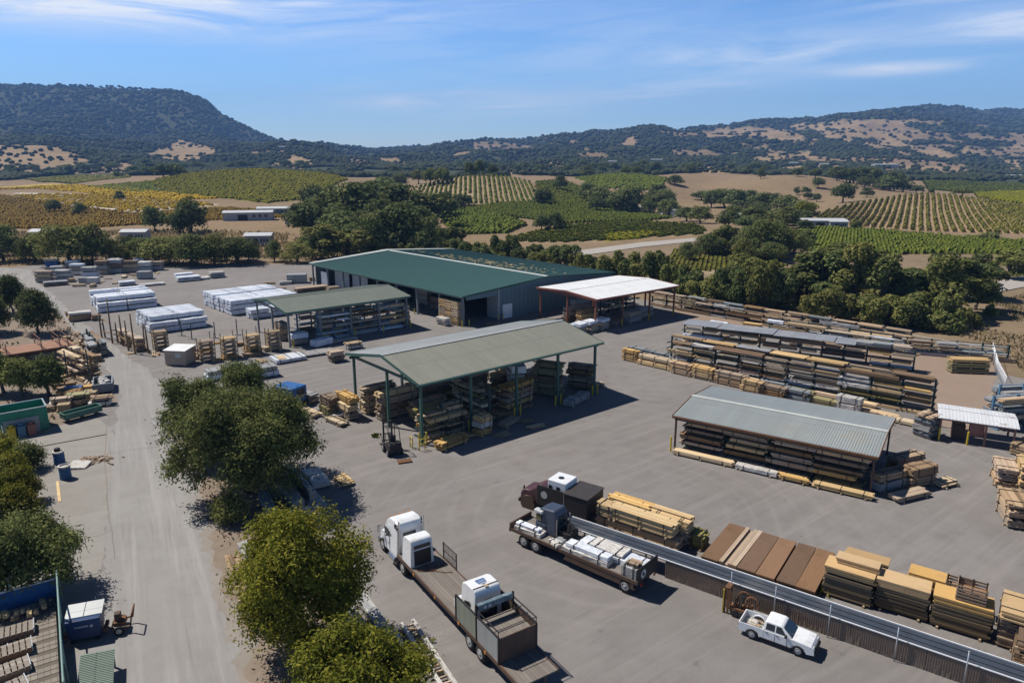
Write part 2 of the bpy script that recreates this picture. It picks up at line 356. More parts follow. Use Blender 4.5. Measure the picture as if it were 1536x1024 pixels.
# ---------------------------------------------------------------- noise
def vnoise(x, y, seed=0):
    xi = np.floor(x).astype(np.int64); yi = np.floor(y).astype(np.int64); fx = x - xi; fy = y - yi
    fx = fx*fx*(3-2*fx); fy = fy*fy*(3-2*fy)
    def h(a, b):
        n = (a * 374761393 + b * 668265263 + seed * 974634777) & 0x7fffffff
        n = ((n ^ (n >> 13)) * 1274126177) & 0x7fffffff
        return ((n ^ (n >> 16)) & 0xffff) / 65535.0
    return (h(xi, yi)*(1-fx) + h(xi+1, yi)*fx)*(1-fy) + (h(xi, yi+1)*(1-fx) + h(xi+1, yi+1)*fx)*fy
def fbm(x, y, o=4, seed=0):
    a, s, t = .5, 0, 0
    for i in range(o): s = s + a * vnoise(x * 2**i, y * 2**i, seed + i); t += a; a *= .5
    return s / t
# ---------------------------------------------------------------- terrain: level line of the land at each distance
ROWS = [
 (250, None), (300, None),
 (360, [(-600,330),(0,330),(300,326),(500,326),(700,322),(860,326),(1000,330),(1200,326),(1400,320),(1536,318),(2200,320)]),
 (440, [(-600,312),(0,312),(300,305),(400,302),(520,308),(620,306),(700,300),(800,300),(900,308),(1000,318),(1100,318),(1200,312),(1300,301),(1390,291),(1480,299),(1536,307),(2200,310)]),
 (520, [(-600,300),(0,300),(200,292),(400,281),(520,292),(600,290),(640,278),(700,262),(740,261),(800,275),(860,285),(930,298),(1000,306),(1100,303),(1200,298),(1300,294),(1400,296),(1536,300),(2200,300)]),
 (640, [(-600,284),(0,285),(150,277),(280,262),(380,253),(480,262),(560,275),(700,275),(800,276),(860,269),(930,263),(1000,268),(1060,283),(1130,270),(1190,263),(1250,269),(1320,282),(1400,288),(1536,289),(2200,288)]),
 (820, [(-600,270),(0,274),(100,267),(380,262),(560,268),(700,270),(800,264),(930,268),(1000,262),(1100,262),(1200,266),(1300,272),(1536,278),(2200,276)]),
 (1100,[(-600,250),(0,255),(130,261),(300,257),(450,254),(600,257),(760,257),(900,254),(1000,255),(1200,257),(1400,262),(1536,268),(2200,265)]),
 (1500,[(-600,205),(-100,214),(0,221),(60,218),(120,228),(200,239),(280,241),(380,238),(450,233),(520,240),(600,244),(700,248),(800,247),(880,241),(950,242),(1050,244),(1200,243),(1300,242),(1400,248),(1536,255),(2200,250)]),
 (2000,[(-600,190),(0,212),(100,214),(300,224),(380,224),(420,221),(460,217),(520,231),(580,238),(700,236),(800,233),(870,231),(930,226),(1000,228),(1100,224),(1200,222),(1300,224),(1400,224),(1536,234),(2200,230)]),
 (2700,[(-600,168),(0,180),(100,180),(200,186),(280,190),(330,204),(380,217),(440,221),(480,222),(560,230),(650,227),(720,222),(800,219),(860,214),(930,205),(980,195),(1020,205),(1080,203),(1150,199),(1220,193),(1290,184),(1340,182),(1400,186),(1450,198),(1536,208),(2200,200)]),
 (3400,[(-600,132),(0,137),(120,138),(200,142),(265,140),(285,147),(310,163),(340,184),(380,205),(420,222),(480,231),(560,234),(650,227),(720,224),(800,218),(870,208),(890,206),(930,212),(1000,214),(1060,199),(1150,191),(1230,187),(1300,182),(1340,176),(1370,169),(1400,167),(1450,174),(1500,182),(1536,190),(1700,185),(2200,185)]),
 (4400,[(-600,170),(0,175),(260,190),(400,238),(900,225),(1300,205),(1440,180),(1490,174),(1536,176),(1900,185),(2200,190)]),
 (7000,[(-600,243),(2200,243)])]
XS = np.arange(-1200, 2801, 6.0)
def flat_y(Y):
    k = (Y * SP - H * CP) / (Y * CP + H * SP); return 512 - F * k
TAB = []; LY = []
for Y, tab in ROWS:
    if tab is None: r = np.full(len(XS), flat_y(Y))
    else:
        r = np.interp(XS, [a for a, _ in tab], [b for _, b in tab]); g = np.exp(-.5 * (np.arange(-12, 13) / (4.0 if Y < 1200 else 1.6))**2); g /= g.sum()
        r = np.convolve(np.pad(r, 12, mode='edge'), g, 'valid')
    TAB.append(r); LY.append(math.log(Y))
TAB = np.array(TAB); LY = np.array(LY)
def proj(X, Y, Z):
    dep = Y * CP - (Z - H) * SP; up = Y * SP + (Z - H) * CP
    return 768 + F * X / dep, 512 - F * up / dep
def height(X, Y):
    X = np.atleast_1d(np.asarray(X, float)); Y = np.atleast_1d(np.asarray(Y, float)); Yc = np.clip(Y, 250, 6999)
    l = np.log(Yc); i = np.clip(np.searchsorted(LY, l) - 1, 0, len(LY) - 2); t = (l - LY[i]) / (LY[i+1] - LY[i])
    Z = np.zeros_like(X)
    for it in range(3):
        px, _ = proj(X, Yc, Z); c = np.clip((px - XS[0]) / 6.0, 0, len(XS) - 1.001); ci = c.astype(int); cf = c - ci
        def g(r):
            r = np.clip(r, 0, len(LY) - 1); return TAB[r, ci]*(1-cf) + TAB[r, ci+1]*cf
        p0, p1, p2, p3 = g(i-1), g(i), g(i+1), g(i+2)
        y = .5*(2*p1 + (p2-p0)*t + (2*p0-5*p1+4*p2-p3)*t*t + (3*p1-p0-3*p2+p3)*t**3)
        k = (512 - y) / F; Z = H + Yc * (k * CP - SP) / (CP + k * SP)
    w = np.clip((Y - 250) / 60, 0, 1); Z = Z * w
    wf = np.clip((Y - 900) / 900, 0, 1)
    rid = 1 - np.abs(2 * fbm(X/420.0, Y/420.0, 4, 3) - 1)
    Z = Z + wf * ((rid - .72) * 95 * np.clip(Y / 3000, .2, 1.15) + (fbm(X/90., Y/90., 3, 9) - .5) * 16)
    Z = Z + np.clip((Y - 320) / 300, 0, 1) * (fbm(X/70., Y/70., 3, 5) - .5) * 3.0
    return Z
def hit(px, py, ymax=7000, ymin=40):
    """where the sight line of a surveyed point meets the land"""
    u = (px - 768) / F; v = (py - 512) / F; d = np.array((u, CP - v*SP, -SP - v*CP)) / (CP - v*SP)
    Ys = np.geomspace(ymin, ymax, 700); X = d[0]*Ys; Z = H + d[2]*Ys; g = Z - height(X, Ys)
    b = np.nonzero(g < 0)[0]; k = b[0] if len(b) else int(np.argmin(g / Ys))
    Yk = Ys[k]
    if len(b) and k > 0:
        f = g[k-1] / (g[k-1] - g[k]); Yk = Ys[k-1] + f * (Ys[k] - Ys[k-1])
    x = d[0] * Yk; return x, Yk, float(height(x, Yk)[0])
def inpoly(x, y, poly):
    r = np.zeros(np.shape(x), bool); n = len(poly)
    for i in range(n):
        x1, y1 = poly[i]; x2, y2 = poly[(i+1) % n]
        if y1 == y2: continue
        c = ((y1 > y) != (y2 > y)) & (x < (x2-x1) * (y - y1) / (y2 - y1) + x1); r ^= c
    return r
# open grass on the wooded hills (photo survey), soil of the fields nearer
GRASS = [[(-200,222),(0,218),(60,217),(100,222),(132,240),(100,254),(60,262),(-200,262)], [(215,236),(245,222),(270,208),(285,212),(320,220),(322,235),(290,241),(240,241)],
 [(150,252),(195,244),(205,250),(180,258),(145,260)], [(400,252),(440,232),(460,236),(470,250),(430,256)], [(555,236),(575,236),(620,244),(610,250),(590,250)], [(520,240),(548,242),(570,252),(530,250)],
 [(795,250),(825,238),(850,243),(850,254),(800,256)], [(835,255),(865,247),(875,256)], [(930,215),(947,203),(960,212),(958,219),(930,219)], [(870,225),(890,222),(885,228)],
 [(1040,200),(1090,192),(1150,190),(1200,200),(1215,212),(1190,217),(1130,205),(1080,208),(1040,205)],
 [(1180,190),(1240,183),(1320,178),(1418,182),(1415,187),(1350,186),(1385,198),(1400,208),(1370,212),(1350,205),(1300,210),(1260,212),(1230,207),(1225,216),(1205,218),(1240,200),(1200,196)],
 [(1290,215),(1340,205),(1375,210),(1360,222),(1310,226)], [(1360,222),(1390,218),(1445,236),(1420,240),(1380,232)], [(1435,225),(1450,219),(1500,230),(1495,235),(1450,232)], [(1455,192),(1480,187),(1482,195)],
 [(1490,222),(1536,216),(1600,215),(1600,238),(1530,236)], [(1310,248),(1345,240),(1400,240),(1440,250),(1480,260),(1420,264),(1330,258)], [(1130,238),(1165,228),(1180,232),(1210,226),(1250,243),(1230,244),(1195,236),(1150,246)],
 [(1040,262),(1060,250),(1110,252),(1100,262)], [(1150,250),(1250,247),(1290,256),(1200,262)], [(1500,238),(1536,240),(1536,256),(1515,252)]]
VINES = [ # name, field outline, one row (two points), spacing, width, height, leaf, soil, furthest, words
 ('orange', [(-150,286),(-20,288),(50,301),(110,311),(200,321),(330,312),(420,318),(430,326),(330,330),(150,341),(0,344),(-150,346)], ((0,320),(250,326)), 3.0, 2.2, 1.1, 'vineorange', (.26,.17,.085), 620, 'rust orange vineyard spreading at the far left below the mountain'),
 ('olive', [(20,269),(120,261),(190,259),(195,266),(110,276)], ((40,268),(180,262)), 3.5, 2.6, 1.3, 'vineolive', (.22,.17,.10), 900, 'dull olive vineyard strip on the rise above the yellow vines'),
 ('yellow', [(-150,268),(35,271),(110,277),(200,284),(330,298),(270,300),(150,291),(60,283),(-150,276)], ((60,277),(260,296)), 2.8, 2.4, 1.3, 'vineyellow', (.38,.28,.08), 640, 'long band of golden yellow vines across the left valley'),
 ('golden', [(20,289),(150,292),(270,302),(330,307),(200,318),(110,308),(60,303)], ((60,297),(260,308)), 5.0, 2.6, 1.1, 'vineyellow', (.52,.47,.38), 560, 'patchy golden vines on pale stony ground around three small trees'),
 ('limestrip', [(128,281),(225,273),(242,288),(190,289)], ((150,284),(230,279)), 2.6, 2.3, 1.4, 'vine', (.12,.11,.05), 700, 'small green vineyard wedge left of the lime green hill'),
 ('lime', [(228,273),(275,262),(330,255),(380,253),(440,256),(500,262),(520,270),(450,300),(400,305),(330,297),(250,289)], ((280,268),(440,300)), 2.6, 2.4, 1.4, 'vinelime', (.16,.15,.05), 690, 'bright lime green vineyard hill behind the left tree row'),
 ('knoll', [(622,282),(650,267),(690,260),(730,259),(765,264),(800,275),(802,304),(690,306),(640,293)], ((722,262),(726,304)), 3.2, 1.5, 1.4, 'vine', (.30,.225,.14), 545, 'domed knoll vineyard with upright green rows on tan soil, centre'),
 ('side', [(805,272),(830,270),(860,277),(885,290),(880,307),(812,305),(803,300)], ((815,276),(860,303)), 3.2, 1.5, 1.4, 'vine', (.30,.225,.14), 640, 'small row vineyard right of the domed knoll beside an oak'),
 ('upper', [(862,268),(900,262),(945,261),(1000,267),(995,279),(985,287),(930,285),(890,280)], ((900,264),(970,285)), 3.4, 2.0, 1.4, 'vine', (.28,.21,.125), 720, 'green slanting vineyard on the rise behind the oak belt'),
 ('dense', [(655,309),(700,312),(760,305),(900,307),(960,321),(1010,327),(960,332),(850,335),(760,324)], ((720,312),(940,325)), 2.5, 2.3, 1.5, 'vine', (.09,.09,.04), 600, 'dense dark green vineyard band below the domed knoll'),
 ('denselow', [(655,318),(720,315),(760,325),(790,338),(760,350),(700,352),(672,340)], ((680,325),(770,340)), 2.4, 2.2, 1.5, 'vine', (.09,.09,.04), 420, 'dense green vineyard beside the dark oak grove'),
 ('mixed', [(760,357),(850,338),(960,333),(1040,337),(1060,345),(1050,352),(960,357),(850,364),(780,363)], ((780,360),(960,337)), 3.2, 1.2, 1.0, 'vine', (.28,.21,.125), 420, 'thin dry vineyard with tan soil above the country road'),
 ('mustard', [(905,353),(960,349),(990,351),(960,358),(910,361)], ((920,356),(980,352)), 2.4, 2.3, 1.0, 'vinelime', (.22,.19,.05), 330, 'yellow green vine strip along the country road'),
 ('rightrows', [(1222,322),(1270,308),(1330,298),(1390,291),(1450,297),(1500,304),(1536,310),(1720,330),(1720,355),(1536,351),(1400,347),(1290,340),(1235,332)], ((1386,296),(1386,345)), 2.9, 1.3, 1.5, 'vineolive', (.30,.215,.13), 450, 'large rounded vineyard with parallel olive rows on tan soil, right side'),
 ('rightgreen', [(1200,345),(1240,343),(1330,349),(1430,358),(1536,364),(1720,370),(1720,388),(1536,382),(1400,380),(1290,384),(1210,376)], ((1240,350),(1500,372)), 2.3, 2.1, 1.5, 'vine', (.08,.085,.03), 420, 'deep green vineyard in front of the white farm sheds, right side'),
 ('farlime', [(1462,290),(1536,288),(1680,290),(1680,306),(1536,306),(1485,300)], ((1470,293),(1600,297)), 2.8, 2.6, 1.4, 'vinelime', (.16,.15,.05), 760, 'lime green field at the right edge behind the row vineyard'),
 ('farfield', [(1385,271),(1536,275),(1640,276),(1640,286),(1536,286),(1455,290),(1392,284)], ((1400,278),(1600,281)), 3.2, 3.0, 1.3, 'vine', (.10,.10,.04), 1000, 'flat green field below the right hand hills'),
 ('sparse', [(1000,392),(1012,376),(1090,374),(1160,384),(1180,400),(1100,411),(1020,406)], ((1010,385),(1150,398)), 3.0, 1.2, .9, 'vineolive', (.31,.24,.155), 260, 'sparse young vines on straw coloured ground beyond the hedge')]
# terrain sheet
def terrain():
    Ys = np.concatenate([np.linspace(-60, 240, 31), np.geomspace(250, 7000, 330)]); us = np.linspace(-1.75, 1.75, 520)
    UU, YY = np.meshgrid(us, Ys); XX = UU * np.maximum(YY, 70); ZZ = height(XX.ravel(), YY.ravel()).reshape(XX.shape) - .03
    nr, nc = XX.shape; V = np.stack([XX.ravel(), YY.ravel(), ZZ.ravel()], 1)
    idx = np.arange(nr * nc).reshape(nr, nc); Fc = np.stack([idx[:-1,:-1].ravel(), idx[:-1,1:].ravel(), idx[1:,1:].ravel(), idx[1:,:-1].ravel()], 1)
    me = npmesh('terrain', V, Fc, M_terrain(), True)
    X, Y, Z = V.T; px, py = proj(X, np.maximum(Y, 5), Z)
    jx = px + (fbm(X/25., Y/25., 3, 21) - .5) * np.where(Y > 900, 16, 4); jy = py + (fbm(X/25., Y/25., 3, 31) - .5) * np.where(Y > 900, 9, 1.5)
    C = np.zeros((len(X), 4), np.float32); C[:, 3] = 1
    C[:, :3] = (.225, .160, .095)
    C[Y < 240, :3] = (.21, .155, .10)
    fo = Y > 900; C[fo, :3] = (.052, .060, .031)
    g = np.zeros(len(X), bool)
    for p in GRASS: g |= inpoly(jx, jy, p) & fo
    C[g, :3] = (.285, .20, .115)
    tan2 = fo & (fbm(X/160., Y/160., 4, 77) > .63) & (Y < 3000) & (py > 185) & ((px > 440) | (py > 212)); C[tan2, :3] = (.22, .155, .095)
    for v in VINES:
        q = inpoly(px, py, v[1]) & (Y > 150) & (Y < v[8] + 60); C[q, :3] = v[7]
    a = me.color_attributes.new('cover', 'FLOAT_COLOR', 'POINT'); a.data.foreach_set('color', C.ravel())
    o = link('terrain', me); tag(o, 'rolling dry valley floor and hills behind the yard', 'ground', kind='structure')
    return g, tan2
def M_terrain():
    t = NT('land_cover'); a = t.new('ShaderNodeAttribute', attribute_name='cover').outputs['Color']; co = t.coord('World')
    n = t.noise(co, .02, 6, .65); n2 = t.noise(co, .35, 5, .7); n3 = t.noise(co, .11, 5, .6)
    c = t.mix(.55, a, t.mix(n, (.25, .25, .25), (.75, .75, .75)), 'OVERLAY')
    c = t.mix(.5, c, t.mix(n2, (.1, .1, .1), (.9, .9, .9)), 'OVERLAY')
    c = t.mix(t.math('MULTIPLY', t.math('SUBTRACT', n3, .50), 3.0, True), c, t.mix(.55, c, (.12, .10, .045)))
    t.bump(n2, .5, .4)
    return t.out(c, .95, 0, .1)
terrain()
# ---------------------------------------------------------------- vineyards
def vineyard(v):
    name, poly, row, sp, w, h, mat, soil, ymax, words = v
    W = [hit(x, y, ymax, 150) for x, y in poly]; wp = [(a[0], a[1]) for a in W]
    r0 = hit(*row[0], ymax, 150); r1 = hit(*row[1], ymax, 150); dx, dy = r1[0]-r0[0], r1[1]-r0[1]; L = math.hypot(dx, dy); dx /= L; dy /= L
    A = np.array(wp); s = A @ (dx, dy); q = A @ (-dy, dx)
    Ym = A[:, 1].mean(); st = max(1.3, Ym / 260)
    S = np.arange(s.min(), s.max(), st); Q = np.arange(q.min() + sp/2, q.max(), sp); SS, QQ = np.meshgrid(S, Q)
    SS = SS.ravel(); QQ = QQ.ravel() + rng.normal(0, .08, SS.size)
    X = SS*dx - QQ*dy; Y = SS*dy + QQ*dx
    k = inpoly(X, Y, wp) & (rng.random(X.size) > (.05 if sp < 2.7 else .10)); X, Y, SS, QQ = X[k], Y[k], SS[k], QQ[k]; n = len(X)
    if n == 0: return
    hh = h * (1 + rng.normal(0, .16, n)); ww = w * (1 + rng.normal(0, .15, n)); st *= .97
    V = np.zeros((n, 2, 5, 3))
    for e, sg in enumerate((-.5, .5)):
        for j, (cq, cz) in enumerate(((-.5, 0), (-.46, .62), (0, 1), (.46, .62), (.5, 0))):
            a = sg * st * (1 + rng.normal(0, .06, n)) * (1 if j in (0, 4) else .85); b = cq * ww + rng.normal(0, .1, n)
            x = X + a*dx - b*dy; y = Y + a*dy + b*dx
            V[:, e, j, 0] = x; V[:, e, j, 1] = y; V[:, e, j, 2] = cz * hh + rng.normal(0, .1, n) * (cz > 0)
    Z = height(X, Y); ge = height(X + st*.5*dx, Y + st*.5*dy) - Z
    V[:, 0, :, 2] += (Z - ge)[:, None] - .05; V[:, 1, :, 2] += (Z + ge)[:, None] - .05
    b = np.arange(n)[:, None] * 10
    fs = [(j, j+1, j+6, j+5) for j in range(4)]; Fc = np.concatenate([b + np.array(f) for f in fs] + [b + np.array((0, 1, 2, 3)), b + np.array((8, 7, 6, 5))])
    o = link('vineyard', npmesh('vineyard', V.reshape(-1, 3), Fc, m[mat])); tag(o, words, 'vineyard', kind='stuff')
for v in VINES: vineyard(v)
def pale_stones():
    W_ = [hit(x, y, 600, 150) for x, y in VINES[3][1]]; A = np.array([(a[0], a[1]) for a in W_]); n = 2600
    X = rng.uniform(A[:, 0].min(), A[:, 0].max(), n); Y = rng.uniform(A[:, 1].min(), A[:, 1].max(), n); k = inpoly(X, Y, [tuple(a) for a in A]) & (fbm(X/14., Y/9., 3, 61) > .56); X, Y = X[k], Y[k]; n = len(X); Z = height(X, Y)
    s = rng.uniform(.5, 1.6, n); h = rng.uniform(.4, 1.1, n); t = rng.uniform(0, 6.28, n); V = []
    for j, (ax, ay, az) in enumerate(((-1, -.5, 0), (1, -.5, 0), (1, .5, 0), (-1, .5, 0), (-.6, -.3, 1), (.6, -.3, 1), (.6, .3, 1), (-.6, .3, 1))):
        V.append(np.stack([X + s*(ax*np.cos(t) - ay*np.sin(t)), Y + s*(ax*np.sin(t) + ay*np.cos(t)), Z + az*h - .05], 1))
    V = np.stack(V, 1); b = (np.arange(n) * 8)[:, None]; Fc = np.concatenate([b + np.array(f) for f in ((4,5,6,7), (0,1,5,4), (1,2,6,5), (2,3,7,6), (3,0,4,7))])
    tag(link('pale_stones', npmesh('pale_stones', V.reshape(-1, 3), Fc, M_plain('pale_stone', (.46, .42, .35), .9, var=.2))), 'pale stones and netting strewn through the golden vines', 'stones', kind='stuff')
pale_stones()
# ---------------------------------------------------------------- trees
def crown_mesh(name, lobes, n, size, mat, seed, sprig=1, spread=.35, flat=.0, asp=.5):
    g = np.random.default_rng(seed); L = np.array(lobes, float)       # lobe: x y z rx ry rz
    wts = (L[:, 3]*L[:, 4] + L[:, 3]*L[:, 5]); pick = g.choice(len(L), n, p=wts / wts.sum())
    d = g.normal(size=(n, 3)); d /= np.linalg.norm(d, axis=1)[:, None]; d[:, 2] = np.where(d[:, 2] < -.5, -d[:, 2], d[:, 2])
    r = 1 - .55 * g.random(n)**2.2; bump = 1 + .22 * np.sin(d[:, 0]*7 + pick) * np.sin(d[:, 1]*6 + pick*2) * np.cos(d[:, 2]*5)
    c = L[pick, :3] + d * (r * bump)[:, None] * L[pick, 3:]
    nor = d + g.normal(size=(n, 3)) * .55; nor[:, 2] += .35
    c = np.repeat(c, sprig, 0); nor = np.repeat(nor, sprig, 0); N = n * sprig
    if sprig > 1:
        ax = np.repeat(d + g.normal(size=(n, 3)) * .5, sprig, 0); c = c + ax * (g.random(N) * spread * 1.5)[:, None] + g.normal(size=(N, 3)) * spread * .3; nor = nor + g.normal(size=(N, 3)) * .5
    nor /= np.linalg.norm(nor, axis=1)[:, None]
    t = np.cross(nor, g.normal(size=(N, 3))); t /= np.linalg.norm(t, axis=1)[:, None] + 1e-9; b = np.cross(nor, t)
    s = size * (.6 + .8 * g.random(N))[:, None]; a = asp
    q = np.stack([c - t*s*.5, c + b*s*a*.5 + nor*s*.08, c + t*s*.5, c - b*s*a*.5 + nor*s*.08], 1)
    return npmesh(name, q.reshape(-1, 3), np.arange(4*N).reshape(N, 4), mat)
def trunk_mesh(name, h, r, lobes, seed, forks=5):
    g = random.Random(seed); b = MB(); top = h
    pts = [(0, 0, -.1), (g.uniform(-.1, .1), g.uniform(-.1, .1), top*.5), (g.uniform(-.2, .2), g.uniform(-.2, .2), top)]
    b.tube(pts[0], pts[1], r*1.25, 8, 0, r); b.tube(pts[1], pts[2], r, 8, 0, r*.8)
    for L in lobes[:forks]:
        e = (L[0]*.8, L[1]*.8, L[2]); mid = ((pts[2][0] + e[0])/2 + g.uniform(-.3, .3), (pts[2][1] + e[1])/2, (top + e[2])/2 + .3)
        b.tube(pts[2], mid, r*.6, 6, 0, r*.4); b.tube(mid, e, r*.4, 5, 0, r*.12)
    return b.mesh(name, m['bark'], True)
def lobeset(kind, seed):
    g = random.Random(seed); out = []
    if kind == 'oak':      # broad round head, about 8 m tall and 9 m across
        for i in range(8):
            a = i * 2*pi/8 + g.uniform(-.3, .3); r = g.uniform(2.0, 3.0); out.append((r*cos(a), r*sin(a), g.uniform(2.0, 4.6), g.uniform(1.5, 2.3), g.uniform(1.5, 2.3), g.uniform(1.4, 2.0)))
        for i in range(5): out.append((g.uniform(-1.5, 1.5), g.uniform(-1.5, 1.5), g.uniform(4.8, 6.3), 1.9, 1.9, 1.6))
        out.append((0, 0, 3.2, 2.4, 2.4, 2.0))
        for i in range(9): a = g.uniform(0, 2*pi); r = g.uniform(2.6, 4.0); q = g.uniform(.7, 1.15); out.append((r*cos(a), r*sin(a), g.uniform(1.8, 5.6), q, q, q))
    elif kind == 'tall':   # loose upright head, about 9 m tall and 6 m across
        for i in range(17):
            a = g.uniform(0, 2*pi); z = g.uniform(1.5, 8.2); r = g.uniform(.6, 2.6) * (1.15 - z/11); q = g.uniform(.6, 1.35); out.append((r*cos(a), r*sin(a), z, q, q, q * g.uniform(.9, 1.3)))
    else:                  # bushy, to the ground, about 5 m tall and 6 m across
        for i in range(14):
            a = g.uniform(0, 2*pi); r = g.uniform(.3, 2.6); q = g.uniform(.6, 1.4); out.append((r*cos(a), r*sin(a), g.uniform(.8, 3.6), q, q, q * g.uniform(.9, 1.3)))
    return out
PROTO = {}
def proto(kind, vi, mt, lod):
    k = (kind, vi, mt, lod)
    if k not in PROTO:
        lb = lobeset(kind, 100 + vi * 7 + len(kind))
        if (kind, vi) not in PROTO:
            PROTO[(kind, vi)] = trunk_mesh('trunk', {'oak': 1.7, 'tall': 1.4, 'bush': .5}[kind], {'oak': .28, 'tall': .2, 'bush': .1}[kind], lb, vi)
        n, sz = {'near': (5200, .40), 'far': (2200, .66)}[lod]
        PROTO[k] = (PROTO[(kind, vi)], crown_mesh('crown', lb, n, sz, m[mt], 50 + vi, 1, asp=.62))
    return PROTO[k]
HT = {'oak': 8.3, 'tall': 9.8, 'bush': 4.9}
TREES = []
def tree(kind, x, y, z, ht, wd, mt, name, label, group=None, lod=None):
    vi = random.randrange(5); lod = lod or ('near' if y < 210 else 'far'); tr, cr = proto(kind, vi, mt, lod)
    W0 = {'oak': 8.2, 'tall': 5.0, 'bush': 5.6}[kind]
    o = E(name, (x, y, z - .05), random.uniform(0, 6.28), label, 'bush' if kind == 'bush' else 'tree', group); k = wd / W0; o.scale = (k, k, ht / HT[kind])
    link('trunk', tr, o); link('crown', cr, o); TREES.append(o); return o
def tree_px(px, yb, yt, wpx, kind, mt, name, label, group=None, ymax=900, wk=1.0):
    x, y, z = hit(px, yb, ymax); dep = y * CP - (z - H) * SP
    ht = max(1.5, (yb - yt) * dep / F / CP * 1.0); wd = max(1.5, wpx * dep / F)
    return tree(kind, x, y, z, ht, wd * wk, mt, name, label, group)
def belt(spec, kind, mt, name, words, group, ymax=900):
    """words: a phrase with %s for the place in its row, counted from the left"""
    spec = sorted(spec)
    jr = random.Random(len(words) * 7 + len(spec))
    for i, (px, yb, yt, w) in enumerate(spec):
        if kind != 'oak': yb += jr.uniform(-4, 4); yt += jr.uniform(-9, 11); w *= jr.uniform(.7, 1.25)
        else: yt += jr.uniform(-.06, .1) * (yb - yt); w *= jr.uniform(.85, 1.15)
        tree_px(px, yb, yt, w, kind, mt if isinstance(mt, str) else mt[i % len(mt)], name, words % nth(i), group, ymax)
belt([(5,392,338,60),(52,394,345,48),(105,397,328,85),(140,396,335,52),(165,391,350,40),(190,389,346,48),(215,392,352,48),(255,396,350,66),(290,399,346,72),(322,397,350,56),(356,396,352,62),(412,392,358,34),(446,394,358,44),(468,388,350,30)],
     'oak', ('leafdark', 'leafolive', 'leafcreek', 'leafolive', 'leafcreek'), 'shade_tree', 'dark shade tree behind the far yard edge, %s from the left', 'shade trees along the far left yard edge', 300)
belt([(484,389,326,58),(520,380,350,38),(545,384,352,44),(578,386,360,36)], 'tall', 'leafcreek', 'willow', 'loose yellowish green tree left of the green roofed warehouse, %s from the left of four', 'loose trees beside the warehouse', 300)
belt([(82,319,295,25),(120,322,303,19),(180,301,286,19)], 'oak', 'leafolive', 'oak_tree', 'small round tree standing alone in the golden vines, %s of three from the left', 'lone trees in the golden vines', 500)
belt([(233,348,308,40),(270,352,312,40),(287,350,297,48)], 'oak', 'leafdark', 'oak_tree', 'big dark oak beyond the left tree row, %s of three from the left', 'oaks beyond the tree row', 400)
belt([(455,338,300,50),(474,325,275,66),(498,345,270,80),(540,352,264,100),(562,325,263,84),(598,345,270,96),(640,345,284,90),(520,374,318,66),(560,384,318,70),(600,382,300,88),(640,384,326,72),(575,360,295,70),(668,325,287,44),(692,312,288,34),(545,372,310,60),(620,365,305,70)],
     'oak', 'leafdark', 'oak_tree', 'dark oak in the dense grove behind the warehouse, %s from the left', 'oaks of the dense grove', 420)
belt([(640+i*21, 397 + (i % 3)*4 + max(0, i-6)*1.6, 362 + (i*7 % 12), 36) for i in range(11)], 'bush', ('leafolive', 'leafdark', 'leafcreek'), 'hedge_tree', 'dark bushy tree in the hedge behind the warehouse roof, %s from the left', 'hedge behind the warehouse', 300)
belt([(866,420,384,38),(890,424,378,44),(915,428,380,44),(938,430,372,50),(962,432,380,46),(985,436,374,46),(1008,438,392,40)], 'bush', ('leafcreek', 'leafolive'), 'hedge_tree', 'green bushy tree behind the white canopy roof, %s from the left', 'hedge behind the white canopy', 260)
belt([(1035,446,396,46),(1062,450,404,52),(1088,453,396,54),(1112,456,402,50),(1140,460,392,58),(1168,463,400,58)], 'bush', ('leafolive', 'leafcreek', 'leafdark'), 'creek_tree', 'leafy creekside tree behind the far lumber racks, %s from the left', 'creek trees behind the racks', 240)
belt([(1205,462,382,66),(1238,466,372,78),(1282,468,366,88),(1322,470,376,80),(1362,474,392,70),(1398,478,378,92),(1436,470,380,84),(1474,445,368,62),(1512,420,364,60),(1545,416,372,60)], 'tall', ('leafolive', 'leafdark', 'leafcreek'), 'creek_tree', 'tall creek tree on the right behind the fence, %s from the left', 'tall creek trees', 240)
belt([(1225,478,440,52),(1256,482,438,58),(1290,485,446,56),(1318,488,440,54),(1350,490,444,62),(1385,494,448,64),(1418,492,442,56),(1450,492,455,36),(1485,478,455,28)], 'bush', ('leafcreek', 'leafcreek', 'leafolive'), 'willow_bush', 'pale green bush along the fence at the right, %s from the left', 'bushes along the right fence', 240)
belt([(1062,384,346,44),(1086,380,332,46),(1118,384,340,48),(1146,388,326,58),(1180,388,330,56),(1165,378,334,44),(1205,372,340,40)], 'oak', ('leafdark', 'leafolive'), 'oak_tree', 'dark tree clump beyond the country road, %s from the left', 'trees beyond the country road', 330)
belt([(812,345,318,32),(832,344,314,34)], 'oak', 'leafdark', 'oak_tree', 'dark oak in the middle vineyards, %s of a pair from the left', 'pair of vineyard oaks', 420)
belt([(815,307,280,34)], 'oak', 'leafdark', 'oak_tree', 'dark round oak at the right foot of the domed knoll, %s one', None, 520)
belt([(705,264,243,16),(719,263,240,15),(739,263,246,18)], 'oak', 'leafdark', 'oak_tree', 'small tree on the crest of the domed knoll, %s of three from the left', 'trees on the knoll crest', 545)
belt([(600,280,258,26),(628,276,252,30),(646,278,248,32),(664,276,249,30),(575,276,262,24)], 'oak', 'leafolive', 'oak_tree', 'oak behind the grove at the left of the knoll, %s from the left', 'oaks left of the knoll', 700)
